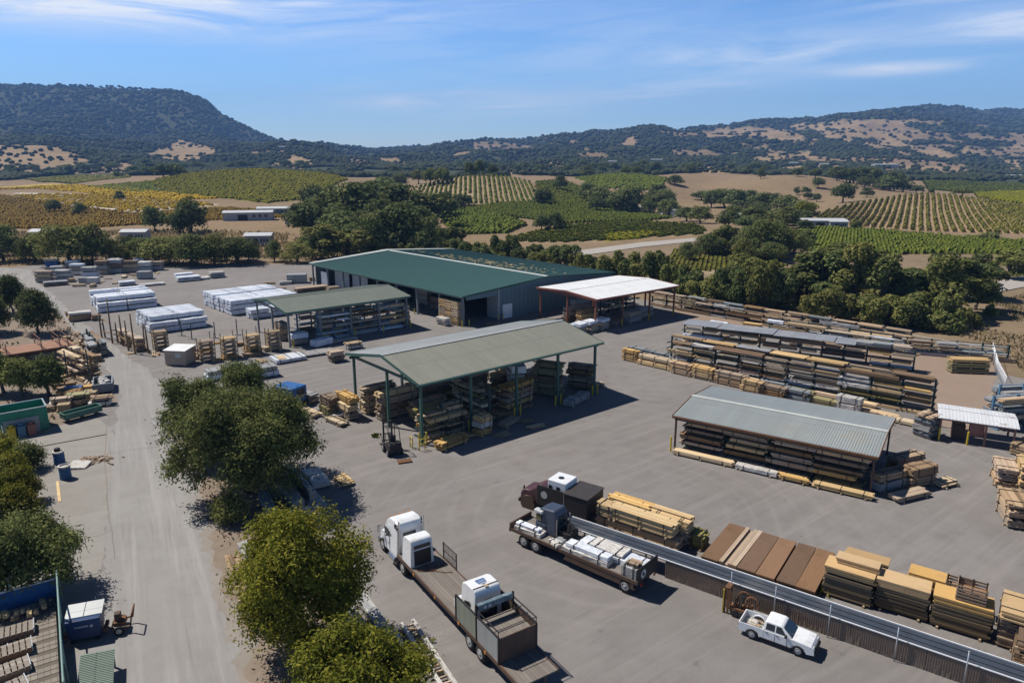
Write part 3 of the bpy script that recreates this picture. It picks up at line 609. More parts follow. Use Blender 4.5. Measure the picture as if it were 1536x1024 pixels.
belt([(895,318,288,32),(912,313,283,32),(932,319,280,38),(952,316,276,40),(975,319,286,36),(992,321,290,30)], 'oak', 'leafdark', 'oak_tree', 'dark oak of the belt right of the knoll vineyards, %s from the left', 'oaks in the middle belt', 560)
belt([(1012,277,262,26),(980,260,240,24),(955,257,243,20),(938,255,242,18),(880,262,248,20),(840,285,263,22)], 'oak', 'leafdark', 'oak_tree', 'far dark oak above the slanting vineyard, %s from the left', 'far oaks above the vineyard', 900)
belt([(1030,332,306,36),(1050,335,308,36),(1075,302,280,40),(1052,300,284,34),(1100,304,282,36),(1125,310,286,38),(1150,316,288,44),(1178,320,290,42),(1100,330,305,34),(1128,335,308,40),(1155,335,312,40),(1180,342,306,36)], 'oak', ('leafdark', 'leafolive'), 'oak_tree', 'dark oak below the tan hill, %s from the left', 'oaks below the tan hill', 560)
belt([(1203,331,300,34)], 'oak', 'leafbright', 'oak_tree', 'yellow green tree beside the white farm sheds, %s one', None, 420)
belt([(1141,268,250,16),(1196,264,250,17),(1223,265,248,22),(1227,282,265,20),(1195,292,280,10),(1209,291,278,16),(1212,299,288,14),(1225,303,288,16),(1182,312,291,20),(1264,304,272,40),(1300,296,281,22)], 'oak', 'leafdark', 'oak_tree', 'scattered oak on the tan hill, %s from the left', 'oaks scattered on the tan hill', 640)
belt([(1255,270,247,26),(1274,272,247,28),(1292,275,250,32),(1312,281,254,32),(1334,286,262,36),(1354,288,267,34),(1374,290,275,24)], 'oak', 'leafdark', 'oak_tree', 'dark oak in the long clump behind the right vineyard, %s from the left', 'long oak clump', 640)
belt([(1284,346,329,20),(1484,362,346,34),(1396,292,281,11),(1443,294,277,34)], 'oak', 'leafolive', 'oak_tree', 'lone round tree at the edge of the right vineyard, %s from the left', 'lone trees around the right vineyard', 560)
belt([(200,262,247,26),(220,262,246,22),(245,266,246,30),(258,264,242,30),(178,266,256,16),(270,262,250,22)], 'oak', 'leafdark', 'oak_tree', 'dark tree behind the left vineyard fields, %s from the left', 'trees behind the left fields', 900)
def scatter(poly, n, hpx, kind, mt, name, words, group, ymax, seed, asp=1.25):
    g = random.Random(seed); xs = [p[0] for p in poly]; ys = [p[1] for p in poly]; out = []
    while len(out) < n:
        x, y = g.uniform(min(xs), max(xs)), g.uniform(min(ys), max(ys))
        if inpoly(np.array([x]), np.array([y]), poly)[0]:
            h = g.uniform(*hpx); out.append((x, y, y - h, h * asp * g.uniform(.8, 1.25)))
    belt(out, kind, mt, name, words, group, ymax)
scatter([(890,322),(880,300),(940,292),(1000,300),(1020,330),(960,322)], 14, (22, 32), 'oak', ('leafdark', 'leafolive'), 'oak_tree', 'oak filling the belt below the slanting vineyard, %s from the left', 'oaks filling the middle belt', 560, 1)
scatter([(1025,345),(1040,300),(1090,292),(1160,305),(1215,325),(1215,350),(1120,350)], 15, (20, 32), 'oak', ('leafdark', 'leafolive', 'leafdark'), 'oak_tree', 'oak filling the hollow below the tan hill, %s from the left', 'oaks filling the hollow', 480, 2)
scatter([(1030,392),(1050,372),(1110,372),(1200,368),(1215,392),(1120,396)], 8, (28, 42), 'oak', ('leafdark', 'leafolive', 'leafcreek'), 'oak_tree', 'leafy tree massed beyond the country road, %s from the left', 'massed trees beyond the country road', 300, 3, 1.1)
scatter([(450,352),(500,340),(600,340),(650,350),(640,384),(500,375)], 10, (40, 66), 'oak', ('leafdark', 'leafdark', 'leafolive'), 'oak_tree', 'dark oak within the thick of the grove, %s from the left', 'oaks in the thick of the grove', 420, 4, 1.1)
scatter([(1190,470),(1210,440),(1300,440),(1420,440),(1480,440),(1470,478),(1330,482)], 9, (42, 78), 'tall', ('leafolive', 'leafcreek', 'leafdark'), 'creek_tree', 'leafy creek tree massed at the right, %s from the left', 'massed creek trees', 240, 5, .95)
scatter([(1000,452),(1010,425),(1100,430),(1190,440),(1200,465),(1100,462)], 9, (26, 50), 'bush', ('leafolive', 'leafcreek', 'leafdark'), 'creek_tree', 'bushy creek tree behind the fence rack, %s from the left', 'bushy creek trees', 240, 6, 1.2)
scatter([(-40,398),(-40,380),(340,384),(480,380),(470,394),(330,398)], 18, (26, 46), 'oak', ('leafolive', 'leafcreek', 'leafdark'), 'shade_tree', 'small tree among the far left tree row, %s from the left', 'small trees in the far left row', 300, 7, 1.15)
scatter([(560,384),(640,390),(850,408),(850,395),(640,372),(560,372)], 20, (24, 36), 'bush', ('leafolive', 'leafcreek', 'leafdark'), 'hedge_tree', 'bush thickening the hedge behind the warehouse, %s from the left', 'bushes thickening the hedge', 300, 8, 1.2)
scatter([(1240,268),(1300,268),(1390,288),(1380,294),(1300,284)], 14, (18, 30), 'oak', ('leafdark',), 'oak_tree', 'oak thickening the long clump behind the right vineyard, %s from left', 'oaks in the long clump', 640, 9)
scatter([(560,264),(640,262),(680,250),(800,252),(1000,252),(1250,252),(1250,262),(900,262),(700,258)], 40, (9, 17), 'oak', ('leafdark',), 'oak_tree', 'far oak scattered across the valley, %s from the left', 'far oaks across the valley', 1100, 10, 1.3)
scatter([(10,262),(130,262),(300,250),(470,252),(470,246),(300,242),(130,250),(10,258)], 24, (9, 16), 'oak', ('leafdark',), 'oak_tree', 'far oak at the foot of the mountain, %s from the left', 'far oaks below the mountain', 1200, 11, 1.3)
# ---------------------------------------------------------------- wooded far hills: one mass nobody could count
def far_woods():
    ico = bmesh.new(); bmesh.ops.create_icosphere(ico, subdivisions=1, radius=1); ico.verts.index_update()
    iv = np.array([v.co[:] for v in ico.verts]); iff = np.array([[v.index for v in f.verts] for f in ico.faces]); ico.free()
    n = 135000; Y = np.exp(rng.uniform(math.log(860), math.log(4300), n)); X = rng.uniform(-1.05, 1.05, n) * Y
    Z = height(X, Y); px, py = proj(X, Y, Z)
    jx = px + (fbm(X/25., Y/25., 3, 21) - .5) * 16; jy = py + (fbm(X/25., Y/25., 3, 31) - .5) * 9
    g = np.zeros(n, bool)
    for p in GRASS: g |= inpoly(jx, jy, p)
    tan2 = (fbm(X/160., Y/160., 4, 77) > .63) & (Y < 3000) & (py > 185) & ((px > 440) | (py > 212))
    fields = inpoly(px, py, VINES[-2][1]) | inpoly(px, py, VINES[1][1])
    valley = (Y < 1250) & (fbm(X/60., Y/60., 3, 41) < .45)
    keep = np.where(g, rng.random(n) < .06, np.where(tan2, rng.random(n) < .14, ~valley)) & ~fields & (px > -260) & (px < 1800)
    X, Y, Z = X[keep], Y[keep], Z[keep]; n = len(X)
    s = (3.2 + 3.4 * rng.random(n)) * np.clip(Y / 2000, .8, 1.35)
    V = iv[None] * (1 + rng.normal(0, .2, (n, len(iv), 1))) * s[:, None, None] * np.array((1.1, 1.1, .7)) + np.stack([X, Y, Z + s*.45], 1)[:, None]
    Fc = iff[None] + (np.arange(n) * len(iv))[:, None, None]
    o = link('distant_woodland', npmesh('distant_woodland', V.reshape(-1, 3), Fc.reshape(-1, 3), M_leaf('distant_canopy', (.044, .055, .025), (.056, .069, .030), (.076, .086, .037))))
    tag(o, 'dark oak woodland covering the mountain and the far hills', 'woodland', kind='stuff')
far_woods()
# dry weeds and scrub on the bank at the right and under the hedges
def weeds(name, poly, n, size, mat, words):
    A = np.array([P(*p) for p in poly]); X = rng.uniform(A[:, 0].min(), A[:, 0].max(), n); Y = rng.uniform(A[:, 1].min(), A[:, 1].max(), n)
    k = inpoly(X, Y, [tuple(a) for a in A]) & (fbm(X/6., Y/6., 3, 8) > .42); X, Y = X[k], Y[k]; n = len(X)
    a = rng.uniform(0, 6.28, n); w = size * rng.uniform(.4, 1.2, n); h = size * rng.uniform(.5, 1.5, n); lx = rng.normal(0, .3, n) * h; ly = rng.normal(0, .3, n) * h
    V = np.stack([np.stack([X - w*np.cos(a)/2, Y - w*np.sin(a)/2, np.zeros(n)], 1), np.stack([X + w*np.cos(a)/2, Y + w*np.sin(a)/2, np.zeros(n)], 1),
                  np.stack([X + w*np.cos(a)/3 + lx, Y + w*np.sin(a)/3 + ly, h], 1), np.stack([X - w*np.cos(a)/4 + lx, Y - w*np.sin(a)/4 + ly, h*.9], 1)], 1)
    tag(link(name, npmesh(name, V.reshape(-1, 3), np.arange(4*n).reshape(n, 4), m[mat])), words, 'weeds', kind='stuff')
m['litter'] = M_leaf('dead_leaves', (.10, .07, .045), (.17, .12, .075), (.26, .20, .13))
m['straw'] = M_leaf('straw', (.20, .15, .07), (.30, .23, .12), (.40, .32, .18))
weeds('dry_grass', [(1420,500),(1440,470),(1536,440),(1700,450),(1700,570),(1536,560),(1500,520)], 16000, .3, 'straw', 'dry straw grass on the bank outside the right fence')
weeds('scrub', [(1000,436),(1180,462),(1440,500),(1500,480),(1480,420),(1200,410),(1010,418)], 16000, .6, 'leafcreek', 'low green scrub under the creek trees')
weeds('leaf_litter', [(275,640),(300,718),(325,800),(345,868),(365,933),(395,1024),(420,1150),(640,1150),(585,1000),(520,910),(455,840),(415,770),(370,700),(330,640)], 9000, .16, 'litter', 'dead leaves and dry brush on the dirt under the roadside trees')
weeds('dry_brush', [(-60,430),(20,440),(100,478),(150,520),(150,560),(160,590),(100,630),(-60,650)], 5000, .3, 'litter', 'dry brush on the bare earth under the left trees')
weeds('field_grass', [(-60,376),(560,372),(440,352),(300,346),(0,350)], 9000, .9, 'straw', 'dry grass beyond the far left tree row')
weeds('ground_cover', [(-60,400),(330,396),(560,392),(840,410),(840,380),(560,372),(200,376),(-60,376)], 16000, .45, 'straw', 'dry grass and weeds under the far tree row')
# ---------------------------------------------------------------- pavements
def sheet(name, pts, z, mat, label, jit=.25, step=2.5, wpts=False):
    A = pts if wpts else [P(*p) for p in pts]; out = []
    g = random.Random(len(name) * 13 + len(pts))
    for i in range(len(A)):
        a, b = A[i], A[(i+1) % len(A)]; k = max(1, int(math.hypot(b[0]-a[0], b[1]-a[1]) / step))
        for j in range(k):
            t = j / k; x, y = a[0] + (b[0]-a[0])*t, a[1] + (b[1]-a[1])*t
            q = np.array([x]), np.array([y]); ox = (fbm(q[0]/1.7, q[1]/1.7, 3, 91)[0] - .5) * 4.5 * jit; oy = (fbm(q[0]/1.7, q[1]/1.7, 3, 92)[0] - .5) * 4.5 * jit
            out.append((x + ox + g.uniform(-.05, .05), y + oy + g.uniform(-.05, .05), z))
    bm = bmesh.new(); f = bm.faces.new([bm.verts.new(p) for p in out]); f.normal_update()
    if f.normal.z < 0: f.normal_flip()
    bmesh.ops.triangulate(bm, faces=[f]); me = bpy.data.meshes.new(name); bm.to_mesh(me); bm.free(); me.materials.append(m[mat])
    return tag(link(name, me), label, 'ground', kind='structure')
sheet('yard_pavement', [(-700,440),(-200,418),(0,404),(60,397),(200,404),(330,396),(470,396),(640,402),(860,436),(990,452),(1130,480),(1345,518),(1500,560),(1900,650),(2300,1250),(760,1500),(-700,1500),(-1500,900)], 0, 'asphalt', 'grey asphalt yard', .3, 4)
sheet('access_road', [(0,401),(45,404),(60,425),(110,470),(170,520),(230,560),(255,600),(262,640),(290,720),(318,800),(340,870),(355,930),(390,1024),(420,1150),(60,1150),(110,1024),(140,900),(160,800),(162,700),(168,640),(180,600),(165,560),(130,515),(80,460),(20,425),(-60,420)], .004, 'road', 'pale worn access road', .3, .6)
sheet('apron', [(0,1150),(60,1150),(110,1024),(140,900),(160,800),(162,700),(168,640),(140,625),(80,640),(-60,660),(-60,1150)], .0045, 'apron', 'concrete apron left of the road')
sheet('dirt_verge', [(262,635),(290,718),(316,800),(338,868),(353,930),(388,1024),(415,1150),(640,1150),(585,1000),(520,910),(455,840),(415,770),(370,700),(320,640)], .008, 'dirt', 'brown dirt strip under the roadside trees', .55, .35)
sheet('dusty_edge', [(250,640),(276,722),(300,802),(322,870),(336,934),(366,1024),(388,1150),(430,1150),(400,1024),(366,930),(350,868),(330,800),(304,716),(276,632)], .0065, 'dust', 'dusty edge of the road along the dirt strip', .6, .35)
sheet('dirt_yard', [(985,452),(1130,480),(1345,518),(1490,548),(1500,640),(1440,655),(1405,625),(1360,560),(1230,520),(1060,490)], .004, 'dirtyard', 'reddish packed dirt behind the racks', .6, .6)
sheet('dirt_patch', [(-60,430),(20,440),(100,478),(150,520),(150,560),(170,600),(100,640),(-60,660)], .0035, 'dirt', 'bare earth under the left trees', .6, .5)
def ribbon(name, L, z, mat, label):
    W = [hit(x, y, 900, 100) for x, y in L]; b = MB(); n = len(W) // 2
    for i in range(n - 1):
        q = [W[i], W[i+1], W[len(W)-2-i], W[len(W)-1-i]]; b.quad(*[(p[0], p[1], p[2] + z) for p in q])
    tag(b.obj(name, m[mat]), label, 'ground', kind='structure')
ribbon('country_road', [(830,381),(900,372),(960,364),(1045,357),(1048,362),(960,371),(900,380),(834,388)], .12, 'lane', 'pale country road beyond the hedge')
ribbon('farm_track', [(1425,442),(1470,428),(1536,414),(1640,395),(1650,412),(1540,430),(1480,442),(1432,452)], .12, 'lane', 'pale farm track at the far right')
# ---------------------------------------------------------------- camera, sun, sky, air
cd = bpy.data.cameras.new('camera'); cam = bpy.data.objects.new('camera', cd); COL.objects.link(cam); SC.camera = cam
cam.location = (0, 0, H); cam.rotation_euler = (pi/2 - PT, 0, 0); cd.sensor_width = 36; cd.lens = 36 * F / 1536; cd.clip_end = 20000; cd.clip_start = .5
EL = R(55); SX, SY = -.915, .404
sd = bpy.data.lights.new('sun', 'SUN'); sun = bpy.data.objects.new('sun', sd); COL.objects.link(sun); sd.energy = 4.7; sd.angle = R(.5); sd.color = (1, .95, .865)
from mathutils import Vector
sun.rotation_euler = Vector((SX*cos(EL), SY*cos(EL), sin(EL))).to_track_quat('Z', 'Y').to_euler()
W = bpy.data.worlds.new('World'); SC.world = W; W.use_nodes = True; nt = W.node_tree; N = nt.nodes; LK = nt.links; bg = N['Background']
sky = N.new('ShaderNodeTexSky'); sky.sky_type = 'NISHITA'; sky.sun_disc = False; sky.sun_elevation = EL; sky.sun_rotation = math.atan2(SX, SY); sky.altitude = 200; sky.air_density = 1.0; sky.dust_density = .35; sky.ozone_density = 2.6
def wm(op, a, b=None, cl=False):
    n = N.new('ShaderNodeMath'); n.operation = op; n.use_clamp = cl
    for i, x in enumerate((a, b)):
        if x is None: continue
        if isinstance(x, (int, float)): n.inputs[i].default_value = x
        else: LK.new(x, n.inputs[i])
    return n.outputs[0]
tc = N.new('ShaderNodeTexCoord'); sp = N.new('ShaderNodeSeparateXYZ'); LK.new(tc.outputs['Generated'], sp.inputs[0])
az = wm('ARCTAN2', sp.outputs[0], sp.outputs[1]); el = wm('ARCSINE', sp.outputs[2])
cb = N.new('ShaderNodeCombineXYZ'); LK.new(az, cb.inputs[0]); LK.new(wm('ADD', el, wm('MULTIPLY', az, -.05)), cb.inputs[1])
def wnoise(sc, scale, det, dist):
    mp = N.new('ShaderNodeMapping'); mp.inputs['Scale'].default_value = sc; LK.new(cb.outputs[0], mp.inputs[0])
    n = N.new('ShaderNodeTexNoise'); n.inputs['Scale'].default_value = scale; n.inputs['Detail'].default_value = det; n.inputs['Roughness'].default_value = .62; n.inputs['Distortion'].default_value = dist
    LK.new(mp.outputs[0], n.inputs['Vector']); return n.outputs[0]
wisps = wm('MULTIPLY', wm('SUBTRACT', wnoise((2.4, 21, 1), 1.8, 9, .9), .36), 3.0, True)
tot = None
for a0, e0, sa, se, k in ((-27, 10.4, 13, 1.7, 1.9), (-7, 12.6, 10, .9, .8), (-3, 4.2, 10, .9, .85), (11, 5.0, 7, .6, .6), (20, 7.2, 13, 1.2, .6), (35, 8.1, 5, .8, 1.9), (27, 5.9, 4, .4, .9), (30, 10.8, 7, 1.3, .6), (-40, 10, 9, 1.8, .8), (3, 9, 25, 4, .25), (-70, 30, 20, 8, .5), (60, 25, 20, 6, .5)):
    d1 = wm('DIVIDE', wm('SUBTRACT', az, R(a0)), R(sa)); d2 = wm('DIVIDE', wm('SUBTRACT', el, R(e0)), R(se))
    g = wm('MULTIPLY', wm('EXPONENT', wm('MULTIPLY', wm('ADD', wm('MULTIPLY', d1, d1), wm('MULTIPLY', d2, d2)), -1.0)), k)
    tot = g if tot is None else wm('ADD', tot, g)
cl = wm('MULTIPLY', wm('ADD', wm('MULTIPLY', wisps, .85), .15), tot, True)
tint = N.new('ShaderNodeMix'); tint.data_type = 'RGBA'; tint.blend_type = 'MULTIPLY'; tint.inputs[0].default_value = 1; tint.inputs[7].default_value = (1, 1, 1, 1); LK.new(sky.outputs[0], tint.inputs[6])
mx = N.new('ShaderNodeMix'); mx.data_type = 'RGBA'; LK.new(cl, mx.inputs[0]); LK.new(tint.outputs[2], mx.inputs[6]); mx.inputs[7].default_value = (7.2, 7.6, 8.2, 1)
LK.new(tint.outputs[2], mx.inputs[6])
rp = N.new('ShaderNodeValToRGB'); e = rp.color_ramp.elements; e[0].position = 0; e[0].color = (.78, .92, 1.16, 1); e[1].position = 1; e[1].color = (.13, .14, .16, 1)
for pos, cc in ((.10, (.66, .90, 1.18, 1)), (.24, (.43, .72, 1.10, 1)), (.42, (.18, .26, .38, 1))): q = e.new(pos); q.color = cc
LK.new(sp.outputs[2], rp.inputs[0]); LK.new(rp.outputs[0], tint.inputs[7])
LK.new(mx.outputs[2], bg.inputs[0]); bg.inputs[1].default_value = .112
SC.view_settings.view_transform = 'Standard'; SC.view_settings.look = 'None'; SC.view_settings.exposure = .33; SC.view_settings.gamma = 1
hz = MB(); hz.b2(-9000, 9000, -120, 7200, -40, 620)
hm = bpy.data.materials.new('air'); hm.use_nodes = True; hn = hm.node_tree.nodes; hn.clear(); ho = hn.new('ShaderNodeOutputMaterial'); hp = hn.new('ShaderNodeVolumePrincipled')
hp.inputs['Color'].default_value = (.26, .50, 1.0, 1); hp.inputs['Density'].default_value = .00012; hp.inputs['Anisotropy'].default_value = 0; hm.node_tree.links.new(hp.outputs[0], ho.inputs['Volume'])
HAZE = tag(hz.obj('haze', hm), 'thin blue haze over the valley', 'haze', kind='stuff')
SC.cycles.max_bounces = 6; SC.cycles.diffuse_bounces = 3; SC.cycles.volume_bounces = 0
# ---------------------------------------------------------------- lumber
BC = {}
def bundle_mesh(style, L, Wd, Hh, v):
    k = (style, round(L, 1), round(Wd, 1), round(Hh, 2), v)
    if k in BC: return BC[k]
    g = random.Random(hash(k) % 99991 if False else int(sum(ord(c) for c in style) * 31 + k[1]*977 + k[2]*131 + k[3]*1009 + v * 17)); b = MB()
    L, Wd, Hh = k[1], k[2], k[3]
    if style in ('white', 'grey', 'ivory', 'blue'):
        ns = max(2, int(L / .7)); prof = [(-.5, 0), (-.5, .93), (-.44, 1), (-.15, 1.0), (.15, 1.0), (.44, 1), (.5, .93), (.5, 0)]; vs = []; fs = []; n = len(prof)
        for i in range(ns + 1):
            x = -L/2 + L * i / ns
            for (py, pz) in prof: vs.append((x + g.uniform(-.03, .03), py * Wd + g.uniform(-.03, .03), pz * Hh + (g.uniform(-.05, .03) if pz > .9 else 0)))
        for i in range(ns):
            for j in range(n): fs.append((i*n + j, i*n + (j+1) % n, (i+1)*n + (j+1) % n, (i+1)*n + j))
        fs += [tuple(range(n)), tuple(range(ns*n, ns*n + n))[::-1]]; b.add(vs, fs)
    else:
        nl = max(1, min(14, round(Hh / .13))); lh = Hh / nl
        for i in range(nl):
            z0 = i * lh; last = i == nl - 1
            if not last:
                dx = g.uniform(-.09, .09); dl = g.uniform(-.10, .05); dw = g.uniform(-.06, .02)
                b.b2(-L/2 + dx - dl, L/2 + dx + dl, -Wd/2 - dw, Wd/2 + dw, z0, z0 + lh - .02)
            else:
                nb = 1 if style in ('ply', 'plyb', 'darkply') else max(2, round(Wd / .28)); bw = Wd / nb
                for j in range(nb):
                    if g.random() < .06 and style != 'ply': continue
                    dx = g.uniform(-.2, .2) * (0 if style in ('ply', 'plyb') else 1)
                    b.b2(-L/2 + dx, L/2 + dx, -Wd/2 + j*bw + .006, -Wd/2 + (j+1)*bw - .006, z0, z0 + lh - g.uniform(0, .03))
    BC[k] = b.mesh('lumber_' + style, m[style]); return BC[k]
STC = {}
def strap_mesh(Wd, Hh):
    k = ('s', round(Wd, 1), round(Hh, 1))
    if k not in STC:
        b = MB(); w, h = k[1]/2 + .03, k[2] + .012; t = .03
        b.b2(-.03, .03, -w, w, h - t/2, h + t/2); b.b2(-.03, .03, -w - t/2, -w + t/2, 0, h - t/2 - .002); b.b2(-.03, .03, w - t/2, w + t/2, 0, h - t/2 - .002)
        STC[k] = b.mesh('strap', m['strap'])
    return STC[k]
def bunk_mesh(Wd):
    k = ('b', round(Wd, 1))
    if k not in STC:
        b = MB(); b.b2(-.06, .06, -k[1]/2 - .1, k[1]/2 + .1, 0, .16); STC[k] = b.mesh('bunk', m['bare'])
    return STC[k]
ADJ = {'pine': 'yellow pine', 'fresh': 'pale pine', 'weathered': 'grey brown', 'dark': 'dark brown', 'red': 'reddish brown', 'green': 'yellowish treated', 'steel': 'bluish steel', 'ply': 'tan plywood', 'plyb': 'brown panel', 'darkply': 'dark edged plywood',
       'white': 'white wrapped', 'grey': 'grey wrapped', 'ivory': 'off white wrapped', 'blue': 'blue covered'}
NB = [0]
def bundle(style, L, Wd, Hh, x, y, z, ang, label, group=None, near=False, bunks=True, name=None, cat='lumber'):
    """ang in degrees; label may hold %s for the look of the bundle"""
    NB[0] += 1; zb = .16 if bunks else 0
    nm = name or {'white': 'wrapped_lumber', 'grey': 'wrapped_lumber', 'ivory': 'wrapped_lumber', 'steel': 'steel_bundle', 'ply': 'plywood_stack', 'plyb': 'panel_stack', 'darkply': 'plywood_stack'}.get(style, 'lumber_bundle')
    lab = label % ADJ[style] if '%s' in label else label
    o = E(nm, (x, y, z), R(ang) + random.gauss(0, .008), lab, cat, group)
    link('board_stack' if style not in ('white', 'grey', 'ivory', 'blue') else 'wrap', bundle_mesh(style, L, Wd, Hh, NB[0] % 3), o, (0, 0, zb))
    if bunks:
        for fx in ((-.36, .36) if L < 4 else (-.4, 0, .4)): link('bunk', bunk_mesh(Wd), o, (fx * L, 0, 0))
    if near:
        for fx in ((-.3, .3) if L < 4 else (-.38, -.02, .36)): link('strap', strap_mesh(Wd, Hh), o, (fx * L, 0, zb))
    return o
def fr(o, ang):
    """frame: local (x along ang, y to its left) -> world"""
    a = R(ang); ca, sa = cos(a), sin(a)
    return lambda x, y: (o[0] + x*ca - y*sa, o[1] + x*sa + y*ca)
def stack(styles, L, Wd, hs, x, y, ang, words, group=None, near=False, jit=.12):
    """bundles one on another; words gets the look and the place in the stack"""
    z = 0; n = len(hs)
    for i, h in enumerate(hs):
        st = styles if isinstance(styles, str) else styles[i % len(styles)]
        pos = ('single' if n == 1 else 'bottom' if i == 0 else 'top' if i == n-1 else ('middle' if n == 3 else nth(i)))
        bundle(st, L, Wd, h, x + random.uniform(-jit, jit), y + random.uniform(-jit, jit), z, ang, ('%s bundle, ' if n > 1 else '%s bundle') % ADJ[st] + ('' if n == 1 else pos + ' of stack,') + ' ' + words, group, near)
        z += h + .16
# ---------------------------------------------------------------- open sheds
def shed(name, label, o, ang, L, D, ze, zr, yr, mat_f, mat_b, post_mat, xs, rows, trim, post_d=.24, rib=.33, capmat=None, over=.5, cat='shed', ends=True):
    root = E(name, (o[0], o[1], 0), R(ang), label, cat)
    ny = yr
    for nm, y0, y1, z0, z1, mt in (('front_roof_slope', 0, ny, ze, zr, mat_f), ('back_roof_slope', D, ny, ze, zr, mat_b)):
        b = MB(); b.slab([(0, y0, z0), (L, y0, z0), (L, y1, z1), (0, y1, z1)] if y0 < y1 else [(0, y1, z1), (L, y1, z1), (L, y0, z0), (0, y0, z0)], .07)
        k = int(L / rib); dy = (y1 - y0)
        for i in range(1, k):
            x = i * L / k
            for (xa, xb) in ((x - .03, x + .03),):
                b.slab([(xa, y0, z0 + .03), (xb, y0, z0 + .03), (xb, y1, z1 + .03), (xa, y1, z1 + .03)] if dy > 0 else [(xa, y1, z1 + .03), (xb, y1, z1 + .03), (xb, y0, z0 + .03), (xa, y0, z0 + .03)], .026)
        b.obj(nm, m[mt], root)
    b = MB(); b.slab([(-.03, ny - .28, zr + .03), (L + .03, ny - .28, zr + .03), (L + .03, ny, zr + .085), (-.03, ny, zr + .085)], .03); b.slab([(-.03, ny, zr + .085), (L + .03, ny, zr + .085), (L + .03, ny + .28, zr + .03), (-.03, ny + .28, zr + .03)], .03)
    b.obj('ridge_cap', m[capmat or mat_b], root)
    for y, s in ((0, -1), (D, 1)):
        b = MB(); b.b2(0, L, y + s*.01, y + s*.16, ze - .2, ze - .02); b.obj('gutter', m[trim], root)
    for x in (0, L):
        b = MB(); sx = -.05 if x == 0 else .05
        b.slab([(x, -.02, ze + .06), (x + sx, -.02, ze + .06), (x + sx, ny, zr + .06), (x, ny, zr + .06)], .3); b.slab([(x, ny, zr + .06), (x + sx, ny, zr + .06), (x + sx, D + .02, ze + .06), (x, D + .02, ze + .06)], .3)
        b.obj('barge_board', m[trim], root)
    pb = MB(); pb.b2(-post_d/2, post_d/2, -post_d/2, post_d/2, 0, ze - .25); pb.b2(-post_d*.9, post_d*.9, -post_d*.9, post_d*.9, 0, .06); pm = pb.mesh('post', m[post_mat])
    for y in rows:
        for x in xs:
            if 1.5 < y < D - 1.5 and not (x == xs[0] or x == xs[-1]): continue
            link('post', pm, root, (x, y, 0))
    for x in xs:      # rafters: beam and pitched top chord
        b = MB(); b.b2(x - .07, x + .07, .3, D - .3, ze - .45, ze - .18)
        b.slab([(x - .05, .1, ze - .09), (x + .05, .1, ze - .09), (x + .05, ny, zr - .09), (x - .05, ny, zr - .09)], .2); b.slab([(x - .05, ny, zr - .09), (x + .05, ny, zr - .09), (x + .05, D - .1, ze - .09), (x - .05, D - .1, ze - .09)], .2)
        b.obj('truss', m[post_mat], root)
    b = MB()
    for y in (rows[0], rows[-1]): b.b2(.1, L - .1, y - .06, y + .06, ze - .5, ze - .22)
    b.obj('eave_beam', m[post_mat], root)
    return root, fr(o, ang)
BB = MB(); BB.lathe([(.09, 0), (.09, 1.0), (.07, 1.06), (.02, 1.09)], (0, 0, 0), n=10); BBM = BB.mesh('bollard', m['bollard'])
def bollard(x, y, label, group='yellow bollards', h=1.0):
    o = link('bollard', BBM, None, (x, y, 0), 0, (1, 1, h)); return tag(o, label, 'bollard', group)
GB = MB()
for x in (-.3, .3): GB.tube((x, 0, 0), (x, 0, 1.15), .05, 8)
GB.tube((-.3, 0, 1.12), (.3, 0, 1.12), .05, 8); GB.tube((-.3, 0, .6), (.3, 0, .6), .04, 8); GBM = GB.mesh('guard_rail', m['bollard'])
def guard(x, y, rz, label, group='yellow post guards'):
    return tag(link('guard_rail', GBM, None, (x, y, 0), rz), label, 'guard rail', group)
# cantilever rack: a row of columns with arms
def rack(label, p0, ang, L, ncol, levels, Ht, post_mat='darkpost', sides=(-1, 1), arm=1.2, foot=True, name='cantilever_rack'):
    root = E(name, (p0[0], p0[1], 0), R(ang), label, 'rack'); b = MB(); b.b2(-.11, .11, -.11, .11, 0, Ht)
    if foot: b.b2(-.09, .09, min(sides)*arm if -1 in sides else -.3, arm if 1 in sides else .3, .002, .16)
    cm = b.mesh('column', m[post_mat]); a = MB(); a.slab([(-.05, .11, 0), (.05, .11, 0), (.05, arm, .06), (-.05, arm, .06)], .13); am = a.mesh('arm', m[post_mat])
    for i in range(ncol):
        c = link('column', cm, root, (L * i / (ncol - 1), 0, 0))
        for z in levels:
            for s in sides: link('arm', am, c, (0, 0, z), 0 if s > 0 else pi)
    b = MB()
    for z in (Ht * .5, Ht - .12): b.b2(.15, L - .15, -.035, .035, z - .04, z + .04)
    b.obj('brace', m[post_mat], root); return root, fr(p0, ang)
